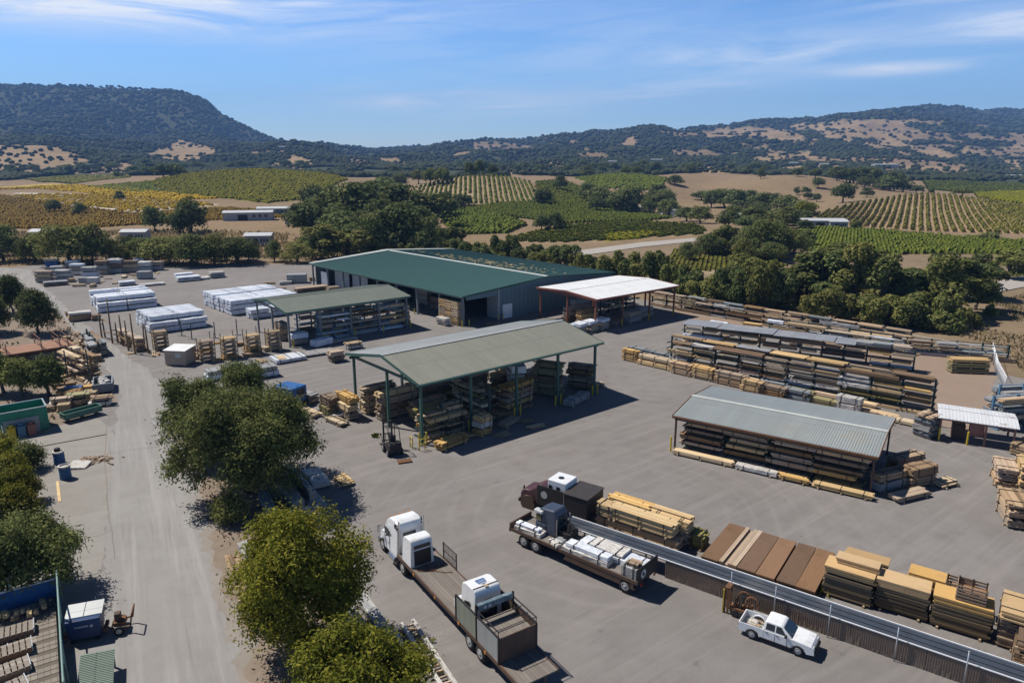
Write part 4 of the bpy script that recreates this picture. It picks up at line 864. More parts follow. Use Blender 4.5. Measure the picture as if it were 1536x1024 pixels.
def fill_rack(f, ang, L, ncol, levels, styles, words, group, sides=(-1, 1), Wd=.95, fill=.9, hmax=.62, sidew=None, near=False, hs=None, ws=(.45, .7, .9, 1.0, 1.05), two=.4):
    """one bundle per bay, level and side, with a label that says where"""
    bay = L / (ncol - 1); nl = len(levels) + 1; lv = ('ground', 'first', 'second', 'third', 'fourth', 'fifth', 'sixth')
    for s in sides:
        for li, z in enumerate([0] + list(levels)):
            x = 0; b = 0
            while b < ncol - 1:
                if random.random() > fill: b += 1; continue
                st = random.choice(styles); n = 1 if random.random() < 1 - two or b == ncol - 2 else 2; ln = bay * n - random.uniform(-.5, .7)
                h = random.choice(hs or [.14, .2, .26, .3, .36, .44, hmax * .85]); px, py = f((b + n/2) * bay + random.uniform(-.35, .35), s * (.62 + random.uniform(-.1, .12)))
                sw = (sidew or {1: 'back', -1: 'front'})[s]
                bundle(st, ln, Wd * random.choice(ws), h, px, py, z + .065, ang, '%s bundle, ' + ('%s shelf, ' % lv[li] if li else 'floor level, ') + '%s bay, %s of %s' % (nth(b), sw, words), group, near, bunks=False)
                b += n
# ================================================================ green roofed warehouse
def warehouse():
    o = (-7.9, 117.3); ang = 132.3; L = 52.8; D = -37.7; f = fr(o, ang)     # x runs along the open front, depth goes to -y
    root = E('warehouse', (o[0], o[1], 0), R(ang), 'long green roofed warehouse with open front bays and blue grey gable wall', 'warehouse')
    ze, zr, yr = 5.2, 6.5, D/2
    for nm, y0, z0, mt in (('front_roof_slope', .9, ze - .03, 'roof_ware'), ('back_roof_slope', D - .5, ze, 'roof_ware')):
        b = MB(); b.slab([(-.6, y0, z0), (L + .4, y0, z0), (L + .4, yr, zr), (-.6, yr, zr)], .08)
        n = 88
        for i in range(1, n):
            x = -.6 + (L + 1) * i / n; b.slab([(x - .035, y0, z0 + .05), (x + .035, y0, z0 + .05), (x + .035, yr, zr + .05), (x - .035, yr, zr + .05)], .045)
        b.obj(nm, m[mt], root)
    b = MB(); b.slab([(-.7, yr + .55, zr + .02), (L - 1.5, yr + .55, zr + .02), (L - 1.5, yr, zr + .1), (-.7, yr, zr + .1)], .03); b.slab([(-.7, yr, zr + .1), (L - 1.5, yr, zr + .1), (L - 1.5, yr - .4, zr + .05), (-.7, yr - .4, zr + .05)], .03)
    b.obj('ridge_cap', m['roof_pale'], root)
    b = MB(); b.slab([(L + .4, .9, ze + .08), (L - 1.0, .9, ze + .08), (L - 1.6, yr, zr + .13), (L + .4, yr, zr + .13)], .05); b.slab([(L + .4, yr, zr + .13), (L - 1.6, yr, zr + .13), (L - 1.2, D - .4, ze + .12), (L + .4, D - .4, ze + .12)], .05); b.obj('edge_flashing', m['roof_pale'], root)
    g = random.Random(5); b = MB()     # straw coloured leaf litter lying on the far slope
    for i in range(190):
        x = g.gauss(22, 12); t = abs(g.gauss(.28, .12)); 
        if not (1 < x < L - 3 and .05 < t < .7): continue
        y = yr + (D - yr) * t; z = zr + (ze - zr) * t + .06; s = g.uniform(.12, .4); b.box((x, y, z), (s * 2.2, s, .04), g.uniform(0, 3))
    b.obj('leaf_litter', m['straw2'], root)
    b = MB(); b.b2(-.6, L + .4, .9, 1.08, ze - .26, ze - .06); b.obj('gutter', m['greenpost'], root)
    for y0, y1, nm in ((.9, yr, 'barge_board'), (yr, D - .5, 'barge_board')):
        b = MB(); z0 = ze if y0 == .9 else zr; z1 = zr if y1 == yr else ze; b.slab([(-.65, y0, z0 + .06), (-.6, y0, z0 + .06), (-.6, y1, z1 + .06), (-.65, y1, z1 + .06)], .35); b.obj(nm, m['greenpost'], root)
    pm = MB(); pm.b2(-.16, .16, -.16, .16, 0, ze - .3); pm = pm.mesh('post', m['greypost'])
    nb = 8
    for i in range(nb + 1): link('post', pm, root, (L * i / nb if i else .15, .3, 0))
    b = MB(); b.b2(0, L, .18, .42, ze - .62, ze - .3); b.obj('eave_beam', m['greypost'], root)
    b = MB()     # gable wall with a doorway bay near the front
    for (y0, y1, z0) in ((-7.5, D, 0), (-.3, -7.5, 4.3)):
        n = 30
        for i in range(n):
            ya = y0 + (y1 - y0) * i / n; yb = y0 + (y1 - y0) * (i + 1) / n
            zt = lambda y: (ze + (zr - ze) * min(1, y / yr) if y > yr else zr + (ze - zr) * (y - yr) / (D - yr)) - .12
            b.add([(-.05, ya, z0), (-.05, yb, z0), (-.05, yb, zt(yb)), (-.05, ya, zt(ya)), (.05, ya, z0), (.05, yb, z0), (.05, yb, zt(yb)), (.05, ya, zt(ya))], [(0,1,2,3), (4,5,6,7), (0,1,5,4), (3,2,6,7), (0,3,7,4), (1,2,6,5)])
            if z0 == 0: b.b2(-.09, -.05, ya - .05, ya + .05, 0, zt(ya) - .02)
    b.obj('gable_wall', m['warewall'], root)
    b = MB(); b.b2(-.14, -.05, -8.4, -10.6, .02, 2.5); d = b.obj('door', m['whiteedge'], root); b = MB(); b.b2(-.19, -.14, -8.7, -8.6, 1.05, 1.15); b.obj('handle', m['black'], d)
    b = MB(); b.b2(-.2, .2, -7.3, -7.6, 0, 5.3); b.b2(-.02, 3.2, -7.62, -7.75, 0, 4.6); b.obj('doorway_jamb', m['panelwall'], root)
    b = MB(); b.b2(.2, L - .1, -18.2, -18.0, .02, 5.7); b.obj('light_block_wall', m['black'], root)  # black wall added partway in to block light behind the bays
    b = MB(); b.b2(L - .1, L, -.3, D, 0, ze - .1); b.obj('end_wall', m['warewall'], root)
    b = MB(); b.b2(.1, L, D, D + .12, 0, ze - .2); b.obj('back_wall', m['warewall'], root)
    for k, (i0, i1, yy, mt) in enumerate(((5.05, 5.95, -1.6, 'panelwall'), (6.05, 6.95, -1.2, 'panelwall'), (7.2, 7.6, -.2, 'whiteedge'))):
        b = MB(); b.b2(L*i0/nb, L*i1/nb, yy - .1, yy, .02, 4.1 if k < 2 else 3.6); b.obj('bay_panel', m[mt], root)
    # goods inside and in front
    for i, (x, y, st, hs) in enumerate([(9, -4, 'weathered', (.9, .9)), (14, -5, 'dark', (1, 1)), (20, -6, 'weathered', (.8, .8, .8)), (26, -4, 'dark', (1, 1)), (32, -4, 'grey', (.9, .9))]):
        w = f(x, y); stack(st, 4, 1.3, hs, w[0], w[1], ang, 'inside the %s dark warehouse bay from the right' % nth(i), 'bundles inside the warehouse')
    g = 0
    for i in range(3):     # wall of crated stock beside the corner post
        for z in range(3):
            w = f(1.6 + i*1.75, .2); bundle('weathered' if (i+z) % 2 else 'pine', 1.7, 1.5, 1.2, w[0], w[1], z*1.32, ang, '%s crate, ' + ('bottom', 'middle', 'top')[z] + ' row, %s from the warehouse corner post' % nth(i), 'crates stacked by the warehouse corner', name='crate', cat='crate')
    w = f(3.2, 2.0); stack('ivory', 2.6, 1.2, (.5, .5), w[0], w[1], ang, 'on the ground before the warehouse corner crates')
    for i, (x, y) in enumerate(((-.4, .9), (-.4, -.6), (-.5, -7.0), (-.5, -8.1), (5.9, .9), (13.4, .9), (40, .9), (46.5, .9))):
        w = f(x, y); bollard(w[0], w[1], 'yellow bollard at the warehouse front and gable, %s from the near corner' % nth(i))
    w = f(-2.4, -4.2); bundle('red', 2.6, .6, .2, w[0], w[1], 0, 20, 'small heap of reddish boards by the warehouse gable doorway')
m['straw2'] = M_plain('leaf_litter', (.40, .31, .15), .9, var=.3)
warehouse()
# ================================================================ centre shed
S1, f1 = shed('lumber_shed', 'large open shed with grey green roof in the centre of the yard', (-8.8, 64.7), 40, 25.4, 14.8, 6.4, 7.85, 7.0, 'roof_s1', 'roof_s1b', 'greenpost', [.6, 6.6, 12.7, 18.8, 24.8], [.7, 7.0, 14.1], 'greenpost', capmat='roof_s1b')
for i, (x, y) in enumerate(((.6, .7), (6.6, .7), (12.7, .7), (18.8, .7), (24.8, .7), (.6, 14.1), (6.6, 14.1), (12.7, 14.1), (18.8, 14.1))):
    for k, dx in enumerate((-.42, .42)):
        w = f1(x + dx, y - .15); bollard(w[0], w[1], 'yellow bollard on the %s side of the %s %s post of the centre shed' % (('left', 'right')[k], nth(i if i < 5 else i - 5), 'front' if i < 5 else 'back'), h=1.15)
for i, (x, y, rz) in enumerate(((-.2, -.5, 40), (-.7, .6, 120), (.0, 13.2, 120))):
    w = f1(x, y); guard(w[0], w[1], R(rz), ('yellow guard rail before the left front post of the centre shed', 'yellow guard rail beside the forklift and left post', 'yellow guard rail at the back left post of the centre shed')[i])
G1 = 'lumber under the centre shed'
def s1(st, L, Wd, hs, x, y, a, words, near=True): w = f1(x, y); stack(st, L, Wd, hs, w[0], w[1], 40 + a, words, G1, near)
s1(('weathered', 'fresh', 'pine'), 3.2, 1.2, (.7, .7, .7), -1.3, 12.6, 90, 'left of the back left shed post')
s1(('green', 'dark'), 2.2, 1.3, (.9, .9), -2.4, 14.6, 90, 'outside the back left shed corner')
s1(('pine', 'fresh', 'pine', 'fresh'), 4.0, 1.2, (.6, .6, .6, .6), 2.4, 12.2, 0, 'inside the back left shed bay')
s1(('weathered', 'dark', 'weathered', 'fresh'), 4.4, 1.3, (.7, .6, .7, .5), 3.0, 9.4, 0, 'behind the middle left shed post')
s1(('weathered', 'pine', 'fresh'), 4.4, 1.3, (.7, .6, .6), 8.3, 12.0, 0, 'second back shed bay')
s1(('dark', 'weathered', 'red'), 4.4, 1.3, (.7, .7, .6), 8.2, 9.6, 0, 'in the middle of the second shed bay')
s1(('fresh', 'pine', 'fresh'), 4.6, 1.2, (.55, .55, .5), 15.2, 12.3, 0, 'third back shed bay')
s1(('green', 'pine'), 3.6, 1.2, (.8, .8), 21.5, 12.6, 0, 'fourth back shed bay')
s1(('fresh', 'pine', 'weathered'), 4.2, 1.2, (.55, .5, .4), 5.6, 7.4, 0, 'second row of the left shed bays')
s1(('pine', 'fresh', 'pine', 'weathered'), 4.4, 1.2, (.5, .5, .5, .4), 12.9, 9.4, 0, 'third bay middle of the centre shed')
s1(('weathered', 'fresh', 'pine'), 4.2, 1.2, (.6, .5, .5), 18.6, 9.6, 0, 'fourth bay middle of the centre shed')
for k, (x, y, st) in enumerate(((5.6, 10.2, ('pine', 'weathered', 'pine')), (11.2, 12.2, ('weathered', 'fresh', 'weathered')), (17.0, 7.2, ('fresh', 'pine', 'weathered', 'pine')), (22.3, 8.2, ('weathered', 'pine', 'weathered')), (10.6, 6.4, ('pine', 'weathered', 'fresh', 'pine')))): s1(st, 3.8, 1.2, (.55, .5, .5, .45)[:len(st)], x, y, 0, '%s of the inner piles of the centre shed' % nth(k))
RK, fk = rack('dark green cantilever rack under the left front of the centre shed', f1(1.3, 2.0), 40, 5.0, 3, [.9, 1.7, 2.5], 3.3, 'darkpost', (-1, 1), 1.15)
fill_rack(fk, 40, 5.0, 3, [.9, 1.7, 2.5], ['pine', 'fresh', 'weathered', 'pine', 'green'], 'left rack under the centre shed', G1, fill=.95, near=True)
RK, fk = rack('dark green cantilever rack under the middle of the centre shed', f1(9.6, 1.5), 130, 7.0, 4, [.9, 1.7, 2.5, 3.2], 3.7, 'darkpost', (-1, 1), 1.2)
fill_rack(fk, 130, 7.0, 4, [.9, 1.7, 2.5, 3.2], ['pine', 'weathered', 'green', 'red', 'fresh'], 'middle rack under the centre shed', G1, fill=.95, sidew={1: 'left', -1: 'right'}, near=True)
s1(('red', 'pine', 'weathered', 'red', 'pine'), 4.4, 1.5, (.5, .5, .5, .5, .5), 14.2, 2.5, 10, 'right of the middle front shed post')
s1(('grey', 'white', 'white', 'grey', 'white'), 3.6, 1.6, (.75, .75, .75, .75, .8), 16.2, 4.9, 60, 'tall wrapped pile in the right middle shed bay')
s1(('green', 'green', 'dark', 'green', 'green'), 3.4, 1.2, (.7, .7, .6, .7, .6), 20.5, 4.0, -65, 'yellow pile left of the last front shed post')
s1(('dark', 'weathered', 'dark', 'dark'), 3.2, 1.2, (.7, .6, .6, .5), 25.3, 3.4, -65, 'dark pile at the right front shed corner')
s1(('grey',), 4.0, 1.2, (.7,), 21.0, -.1, 15, 'low on the ground before the last shed bay')
s1(('weathered',), 2.2, 1.0, (.3,), 27.0, 2.8, -30, 'low on the ground outside the right shed corner')
s1(('pine', 'ivory', 'pine'), 1.5, 1.4, (.6, .5, .55), 6.8, -.9, 10, 'square strapped pile at the second front shed post')
s1(('pine',), 3.6, 1.2, (.7,), 2.6, -1.4, 8, 'low on the ground before the left front shed post')
s1(('weathered',), 2.8, 1.1, (.35,), 10.6, -.6, 20, 'thin pile on the ground before the second shed bay')
# ================================================================ far left shed
S2, f2 = shed('lumber_shed', 'smaller open shed with sage green roof left of the warehouse', (-33.0, 102.4), 39.5, 21.2, 13.6, 5.4, 6.3, 7.2, 'roof_s2', 'roof_s2', 'greypost', [.5, 5.5, 10.6, 15.6, 20.7], [.6, 6.8, 13.0], 'greenpost')
RK, fk = rack('steel cantilever rack along the front of the sage roofed shed', f2(5.8, 2.4), 39.5, 14.6, 7, [.9, 1.8, 2.7, 3.5], 4.2, 'bluesteel', (-1, 1), 1.2)
fill_rack(fk, 39.5, 14.6, 7, [.9, 1.8, 2.7, 3.5], ['weathered', 'pine', 'grey', 'dark', 'white', 'green'], 'front rack of the sage roofed shed', 'lumber in the sage roofed shed', fill=.93)
RK, fk = rack('steel cantilever rack along the back of the sage roofed shed', f2(5.8, 10.2), 39.5, 14.6, 7, [.9, 1.8, 2.7, 3.5], 4.2, 'bluesteel', (-1, 1), 1.2)
fill_rack(fk, 39.5, 14.6, 7, [.9, 1.8, 2.7, 3.5], ['weathered', 'pine', 'grey', 'dark'], 'back rack of the sage roofed shed', 'lumber in the sage roofed shed', (-1,), fill=.9)
for i in range(5):
    w = f2(.5 + 5.05*i + .45, .3); bollard(w[0], w[1], 'yellow bollard at the %s front post of the sage roofed shed' % nth(i), h=1.1)
for i, (x, y, st, L, Wd, hs, a, words) in enumerate([(2.2, 1.6, ('weathered', 'white'), 2.6, 1.3, (.7, .8), 0, 'inside the left corner of the sage roofed shed'), (1.4, 6.0, ('weathered', 'pine', 'weathered'), 2.4, 1.4, (.8, .8, .7), 90, 'under the left end of the sage roofed shed'),
        (21.6, 3.5, ('dark', 'weathered', 'dark', 'weathered'), 3.0, 1.2, (.7, .7, .6, .6), 90, 'under the right end of the sage roofed shed'), (4.6, -1.2, ('white',), 3.2, 1.4, (.9,), 15, 'leaning white stack before the sage roofed shed'), (8.4, -.8, ('grey',), 4.2, 1.6, (.3,), 0, 'low slab before the sage roofed shed')]):
    w = f2(x, y); stack(st, L, Wd, hs, w[0], w[1], 39.5 + a, words)
# ================================================================ white roofed canopy beside the warehouse
S4, f4 = shed('canopy', 'white roofed canopy on rust red posts beside the warehouse', (13.5, 112.7), 39.3, 21.0, 14.6, 5.4, 5.85, 7.2, 'roof_s4', 'roof_s4', 'redpost', [.5, 7.0, 13.8, 20.5], [.6, 7.2, 14.0], 'redpost', cat='canopy', rib=.9, capmat='roof_s4')
RK, fk = rack('dark cantilever rack under the right of the white canopy', f4(10.5, 9.0), 39.3, 9.0, 5, [1.0, 2.0, 3.0], 3.8, 'darkpost', (-1, 1), 1.2)
fill_rack(fk, 39.3, 9.0, 5, [1.0, 2.0, 3.0], ['weathered', 'dark', 'grey', 'pine'], 'rack under the white canopy', 'lumber under the white canopy', fill=.95)
for st, L, Wd, hs, x, y, a, words in ((('weathered', 'pine', 'dark'), 4, 1.3, (.8, .8, .7), 3.0, 5.0, 0, 'in the left bay of the white canopy'), (('dark', 'weathered', 'weathered'), 4, 1.3, (.8, .7, .7), 3.2, 8.4, 0, 'deep in the left bay of the white canopy'),
        (('grey', 'weathered'), 3.4, 1.5, (.8, .8), 10.5, 1.6, 5, 'before the middle post of the white canopy'), (('dark',), 4, 1.4, (.6,), 7.0, 1.9, 20, 'low by the second post of the white canopy'), (('weathered', 'grey'), 3.2, 1.4, (.7, .7), 15.4, 3.0, 0, 'near the third post of the white canopy'), (('red', 'weathered', 'grey'), 4, 1.3, (.8, .8, .8), 8.0, 11.5, 0, 'at the back of the white canopy')):
    w = f4(x, y); stack(st, L, Wd, hs, w[0], w[1], 39.3 + a, words, 'piles under the white canopy')
for i, x in enumerate((.5, 7.0, 13.8, 20.5)):
    w = f4(x - .4, .3); bollard(w[0], w[1], 'yellow bollard at the %s front post of the white canopy' % nth(i), h=1.2)
for i in range(5):     # white roofed stock pile between the canopy and the centre shed
    w = P(834 + i*17, 507 - i*3.4); stack(('weathered', 'white'), 2.2, 1.8, (1.0, .5), w[0], w[1], 50, 'white topped, %s from the left, before the white canopy' % nth(i), 'white topped piles before the canopy')
# ================================================================ near right shed
S3, f3 = shed('lumber_shed', 'low open shed with silver grey roof over full lumber racks, right', (15.2, 64.0), -33.9, 17.6, 11.0, 3.6, 4.15, 5.2, 'roof_s3', 'roof_s3', 'brownsteel', [.25, 17.3], [.35, 10.6], 'rust', post_d=.16, rib=.22, capmat='roof_pale')
RK, fk = rack('dark cantilever rack facing the yard under the silver roof', f3(.9, 1.75), -33.9, 15.6, 5, [.72, 1.34, 1.96, 2.58], 3.15, 'darkpost', (-1, 1), 1.25)
fill_rack(fk, -33.9, 15.6, 5, [.72, 1.34, 1.96, 2.58], ['weathered', 'pine', 'weathered', 'dark', 'pine'], 'front rack under silver roof', 'lumber under the silver roof', Wd=1.15, fill=1, hs=(.26, .3, .34, .38), ws=(.95, 1.0), two=0, near=True)
RK, fk = rack('dark cantilever rack along the back of the silver roofed shed', f3(.9, 8.0), -33.9, 15.6, 9, [.75, 1.4, 2.05, 2.65], 3.2, 'darkpost', (-1, 1), 1.25)
fill_rack(fk, -33.9, 15.6, 9, [.75, 1.4, 2.05, 2.65], ['weathered', 'fresh', 'pine', 'dark'], 'back rack under silver roof', 'lumber under the silver roof', Wd=1.1, fill=.92, hmax=.5)
w = f3(.25, .1); bollard(w[0] - .3, w[1], 'yellow bollard at the left front post of the silver roofed shed', h=1.4)
for i, (x, ln, st) in enumerate(((3.2, 5.6, 'fresh'), (8.2, 3.6, 'ivory'), (11.4, 2.4, 'pine'), (15.3, 4.6, 'fresh'))):
    w = f3(x, -.35 - .05*i); bundle(st, ln, .75, .34, w[0], w[1], 0, -33.9, '%s boards on the ground before the silver roofed shed, ' + nth(i) + ' from the left', 'low bundles before the silver roofed shed', True)
for i, (x, y, a, st, L, Wd, hs, words) in enumerate(((18.9, 3.4, 56, ('grey', 'weathered'), 5.2, 1.1, (.7, .6), 'long pile right of the silver roofed shed'), (20.4, 4.8, 56, ('weathered', 'dark'), 3.0, 1.3, (.8, .7), 'short pile beyond the silver shed corner'), (22.4, 6.2, 56, ('fresh',), 1.9, 1.2, (.3,), 'small pale pile farthest right of the silver roofed shed'),
        (20.1, 1.6, 56, ('weathered',), 3.6, 1.1, (.35,), 'flat pile before the silver shed corner'), (19.2, 7.6, 56, ('pine', 'weathered'), 3.4, 1.2, (.7, .6), 'behind the right end of the silver roofed shed'))):
    w = f3(x, y); stack(st, L, Wd, hs, w[0], w[1], -33.9 + a, words, None, True)
# ================================================================ racks behind the silver shed
p = (21.8, 94.6); RK, fk = rack('long dark green cantilever rack in the open, nearest of three rows', p, -40, 31.6, 11, [.85, 1.65, 2.45, 3.2], 3.9, 'darkpost', (-1, 1), 1.45)
fill_rack(fk, -40, 31.6, 11, [.85, 1.65, 2.45, 3.2], ['pine', 'weathered', 'fresh', 'pine', 'dark', 'ivory', 'green', 'pine', 'red', 'weathered'], 'nearest open rack row', 'lumber in the nearest open rack', fill=.92, near=False)
def top_boards(f, ang, L, n, z, words, group):
    for i in range(n):
        w = f(L * (i + .5) / n, random.uniform(-.3, .3)); bundle(random.choice(['steel', 'weathered', 'grey', 'weathered', 'dark', 'pine']), L/n - .3, random.uniform(1.0, 1.9), .16, w[0], w[1], z, ang, '%s sheets on top, ' + nth(i) + ' from left, ' + words, group, bunks=False)
top_boards(fk, -40, 31.6, 7, 3.91, 'nearest open rack row', 'lumber in the nearest open rack')
p = (26.5, 107.0); RK, fk = rack('long cantilever rack roofed by grey sheets, middle row', p, -32, 31.0, 12, [1.0, 2.0], 2.9, 'darkpost', (-1, 1), 1.2)
fill_rack(fk, -32, 31.0, 12, [1.0, 2.0], ['pine', 'weathered', 'dark', 'white', 'fresh', 'red', 'weathered', 'pine', 'dark'], 'middle open rack row', 'lumber in the middle open rack', fill=.92)
b = MB()
for i in range(9):
    a = i * 24.0/9; z = 3.02 + .05*sin(i*2.1); b.slab([(a, -1.7, z), (a + 24/9 - .03, -1.7, z + .03), (a + 24/9 - .03, 1.7, z + .16), (a, 1.7, z + .13)], .06)
tag(b.obj('rack_roof', m['roof_grey'] if 'roof_grey' in m else m['roof_s1b'], None, False, (p[0], p[1], 0), R(-32)), 'flat grey sheet roof lying on the middle rack row', 'sheet roof')
for i in range(3):
    w = fk(25 + i*2.2, 0); bundle(('grey', 'steel', 'weathered')[i], 2.1, 1.8, .45, w[0], w[1], 2.92, -32, '%s pile on the right end of the middle rack top, ' + nth(i) + ' from left', 'lumber in the middle open rack', bunks=False)
p = (27.0, 135.5); RK, fk = rack('long cantilever rack along the fence, farthest row', p, -47, 46.0, 15, [.9, 1.8], 2.6, 'darkpost', (-1, 1), 1.1)
fill_rack(fk, -47, 46.0, 15, [.9, 1.8], ['weathered', 'dark', 'red', 'grey', 'pine', 'weathered', 'dark', 'red'], 'farthest fence rack', 'lumber in the farthest fence rack', fill=.93)
top_boards(fk, -47, 46.0, 12, 2.61, 'farthest fence rack', 'lumber in the farthest fence rack')
p = (41.5, 112.5); RK, fk = rack('short dark rack between the fence rack and grey roofed rack', p, -40, 18.0, 7, [.9, 1.8], 2.6, 'darkpost', (-1, 1), 1.1)
fill_rack(fk, -40, 18.0, 7, [.9, 1.8], ['pine', 'weathered', 'fresh', 'white', 'dark'], 'short rack behind grey roofed rack', 'lumber in the short rack', fill=.9)
p = P(1358, 528); RK, fk = rack('steel section rack at the fence end on packed dirt', p, -22, 12.5, 5, [.9, 1.6], 2.3, 'darkpost', (-1, 1), 1.0)
fill_rack(fk, -22, 12.5, 5, [.9, 1.6], ['steel', 'grey', 'weathered'], 'steel rack at the fence end', 'stock in the fence end rack', fill=.9)
for i, (px, py, L, st) in enumerate(((1078, 490, 3, 'white'), (1128, 492, 3, 'pine'), (1175, 497, 3.4, 'white'), (1215, 505, 3.2, 'white'), (1255, 512, 3.4, 'pine'), (1300, 516, 3.6, 'fresh'))):
    w = P(px, py); bundle(st, L, 1.2, .7, w[0], w[1], 0, -38, '%s pile on the ground beyond the grey rack roof, ' + nth(i) + ' from left', 'ground piles beyond the rack roof')
# row of low bundles on the yard side of the racks
for i, (px, py, L, hs, st) in enumerate(((946, 541, 2.4, (.75, .6), 'pine'), (984, 550, 5.4, (.6, .5), 'fresh'), (1024, 561, 3.0, (.6, .6), 'weathered'), (1056, 568, 2.9, (.7, .6), 'pine'), (1097, 578, 4.0, (.7, .6), 'weathered'), (1127, 588, 2.4, (.6, .6), 'pine'), (1160, 594, 3.0, (.6, .4), 'dark'), (1195, 600, 3.0, (.6, .4), 'steel'), (1232, 607, 3.4, (.7,), 'green'), (1272, 616, 2.6, (.7, .7), 'ivory'), (1318, 624, 4, (.35,), 'pine'), (1352, 634, 4, (.3,), 'fresh'))):
    w = P(px, py); stack(st, L, 1.1, hs, w[0], w[1], -44, '%s from left in low row before the racks' % nth(i), 'low row of bundles before the open racks', True)
for i, (px, py) in enumerate(((960, 529), (990, 536), (1020, 544), (1050, 552), (1085, 560))):
    w = P(px, py); bundle('steel', 3.2, .9, .55, w[0], w[1], 0, -44, '%s channels behind the low bundle row, ' + nth(i) + ' from left', 'bluish steel channels', True)
for i, (px, py) in enumerate(((1120, 572), (1160, 578), (1200, 590), (1245, 598), (1290, 608))):
    w = P(px, py); bundle(('weathered', 'steel', 'green', 'weathered', 'fresh')[i], 3.4, 1.0, .4, w[0], w[1], 0, -42, '%s pile between the low row and the nearest rack, ' + nth(i) + ' from left', 'piles at the foot of the nearest rack')
w = P(1450, 558); stack(('green', 'green', 'pine'), 4.6, 1.6, (.5, .5, .4), w[0], w[1], -8, 'on packed dirt near the white fence')
# blue rack at the right edge
p = P(1484, 640); RK, fk = rack('pale blue steel rack at the right edge of the yard', p, 12, 9.0, 4, [.9, 1.8, 2.7], 3.4, 'bluesteel', (-1, 1), 1.1)
fill_rack(fk, 12, 9.0, 4, [.9, 1.8, 2.7], ['steel', 'weathered', 'grey', 'pine'], 'blue rack at the right edge', 'stock in the blue rack', fill=.95)
p = P(1495, 612); RK, fk = rack('second pale blue steel rack behind the first at the right edge', p, 8, 9.0, 4, [.9, 1.8], 2.8, 'bluesteel', (-1, 1), 1.1)
fill_rack(fk, 8, 9.0, 4, [.9, 1.8], ['steel', 'grey', 'weathered'], 'second blue rack at right edge', 'stock in the blue rack', fill=.95)
# ================================================================ small pink shelter
def shelter():
    o = (42.4, 66.9); ang = -29; f = fr(o, ang); root = E('shelter', (o[0], o[1], 0), R(ang), 'small faded red timber shelter with white rusty sheet roof', 'shelter'); L, D = 6.3, 4.3
    for y0, y1, z0, z1 in ((-.2, D*.52, 2.35, 2.6), (D*.56, D + .2, 2.58, 2.42)):
        b = MB(); b.slab([(-.2, y0, z0), (L + .2, y0, z0), (L + .2, y1, z1), (-.2, y1, z1)], .05)
        for i in range(1, 22): x = -.2 + (L + .4) * i/22; b.slab([(x - .02, y0, z0 + .03), (x + .02, y0, z0 + .03), (x + .02, y1, z1 + .03), (x - .02, y1, z1 + .03)], .026)
        b.obj('roof_sheet', m['roof_s5'], root)
    pm = MB(); pm.b2(-.09, .09, -.09, .09, 0, 2.28); pm = pm.mesh('post', m['pinkwood'])
    for x in (.1, 3.9, L - .1):
        for y in (.1, D - .1): link('post', pm, root, (x, y, 0))
    b = MB()
    for y in (.1, D - .1): b.b2(0, L, y - .06, y + .06, 2.1, 2.27)
    b.obj('beam', m['pinkwood'], root)
    b = MB(); b.b2(2.6, 3.8, .3, 1.4, 1.0, 2.05); b.b2(2.6, 3.8, .3, 1.4, .85, .95); b.obj('cupboard', m['pinkwood'], root)
    b = MB(); b.b2(1.2, 2.3, .9, 2.6, .02, 1.5); b.b2(1.3, 2.2, 1.0, 2.0, 1.52, 1.8); tag(b.obj('machine_crate', m['brownsteel'], None, False, (o[0], o[1], 0), R(ang)), 'dark brown crate standing under the small red shelter', 'crate')
    for i, x in enumerate((.1, 2.5)): w = f(x, -.25); bollard(w[0], w[1], 'yellow bollard at the %s front post of the small red shelter' % ('left', 'middle')[i], h=1.3)
    w = f(-1.0, .6); stack(('steel', 'grey', 'steel', 'weathered'), 2.0, 1.7, (.5, .5, .5, .3), w[0], w[1], ang + 60, 'square stack left of the small red shelter', None, True)
    w = f(7.2, .2); bundle('weathered', 3, 1.4, 1.0, w[0], w[1], 0, ang + 62, 'weathered pile right of the small red shelter', None, True)
shelter()
for i, (px, py, L, Wd, hs, st, a) in enumerate(((1512, 725, 3.0, 2.2, (.5, .5, .4), 'weathered', 64), (1545, 735, 3, 2.2, (.5, .5, .5, .4), 'pine', 64), (1522, 780, 3.4, 1.8, (.6, .6, .3), 'weathered', 70), (1560, 795, 3.2, 1.8, (.7, .7, .6), 'weathered', 70))):
    w = P(px, py); stack(st, L, Wd, hs, w[0], w[1], a, '%s from top of the piles at right edge' % nth(i), 'piles at the right edge', True)
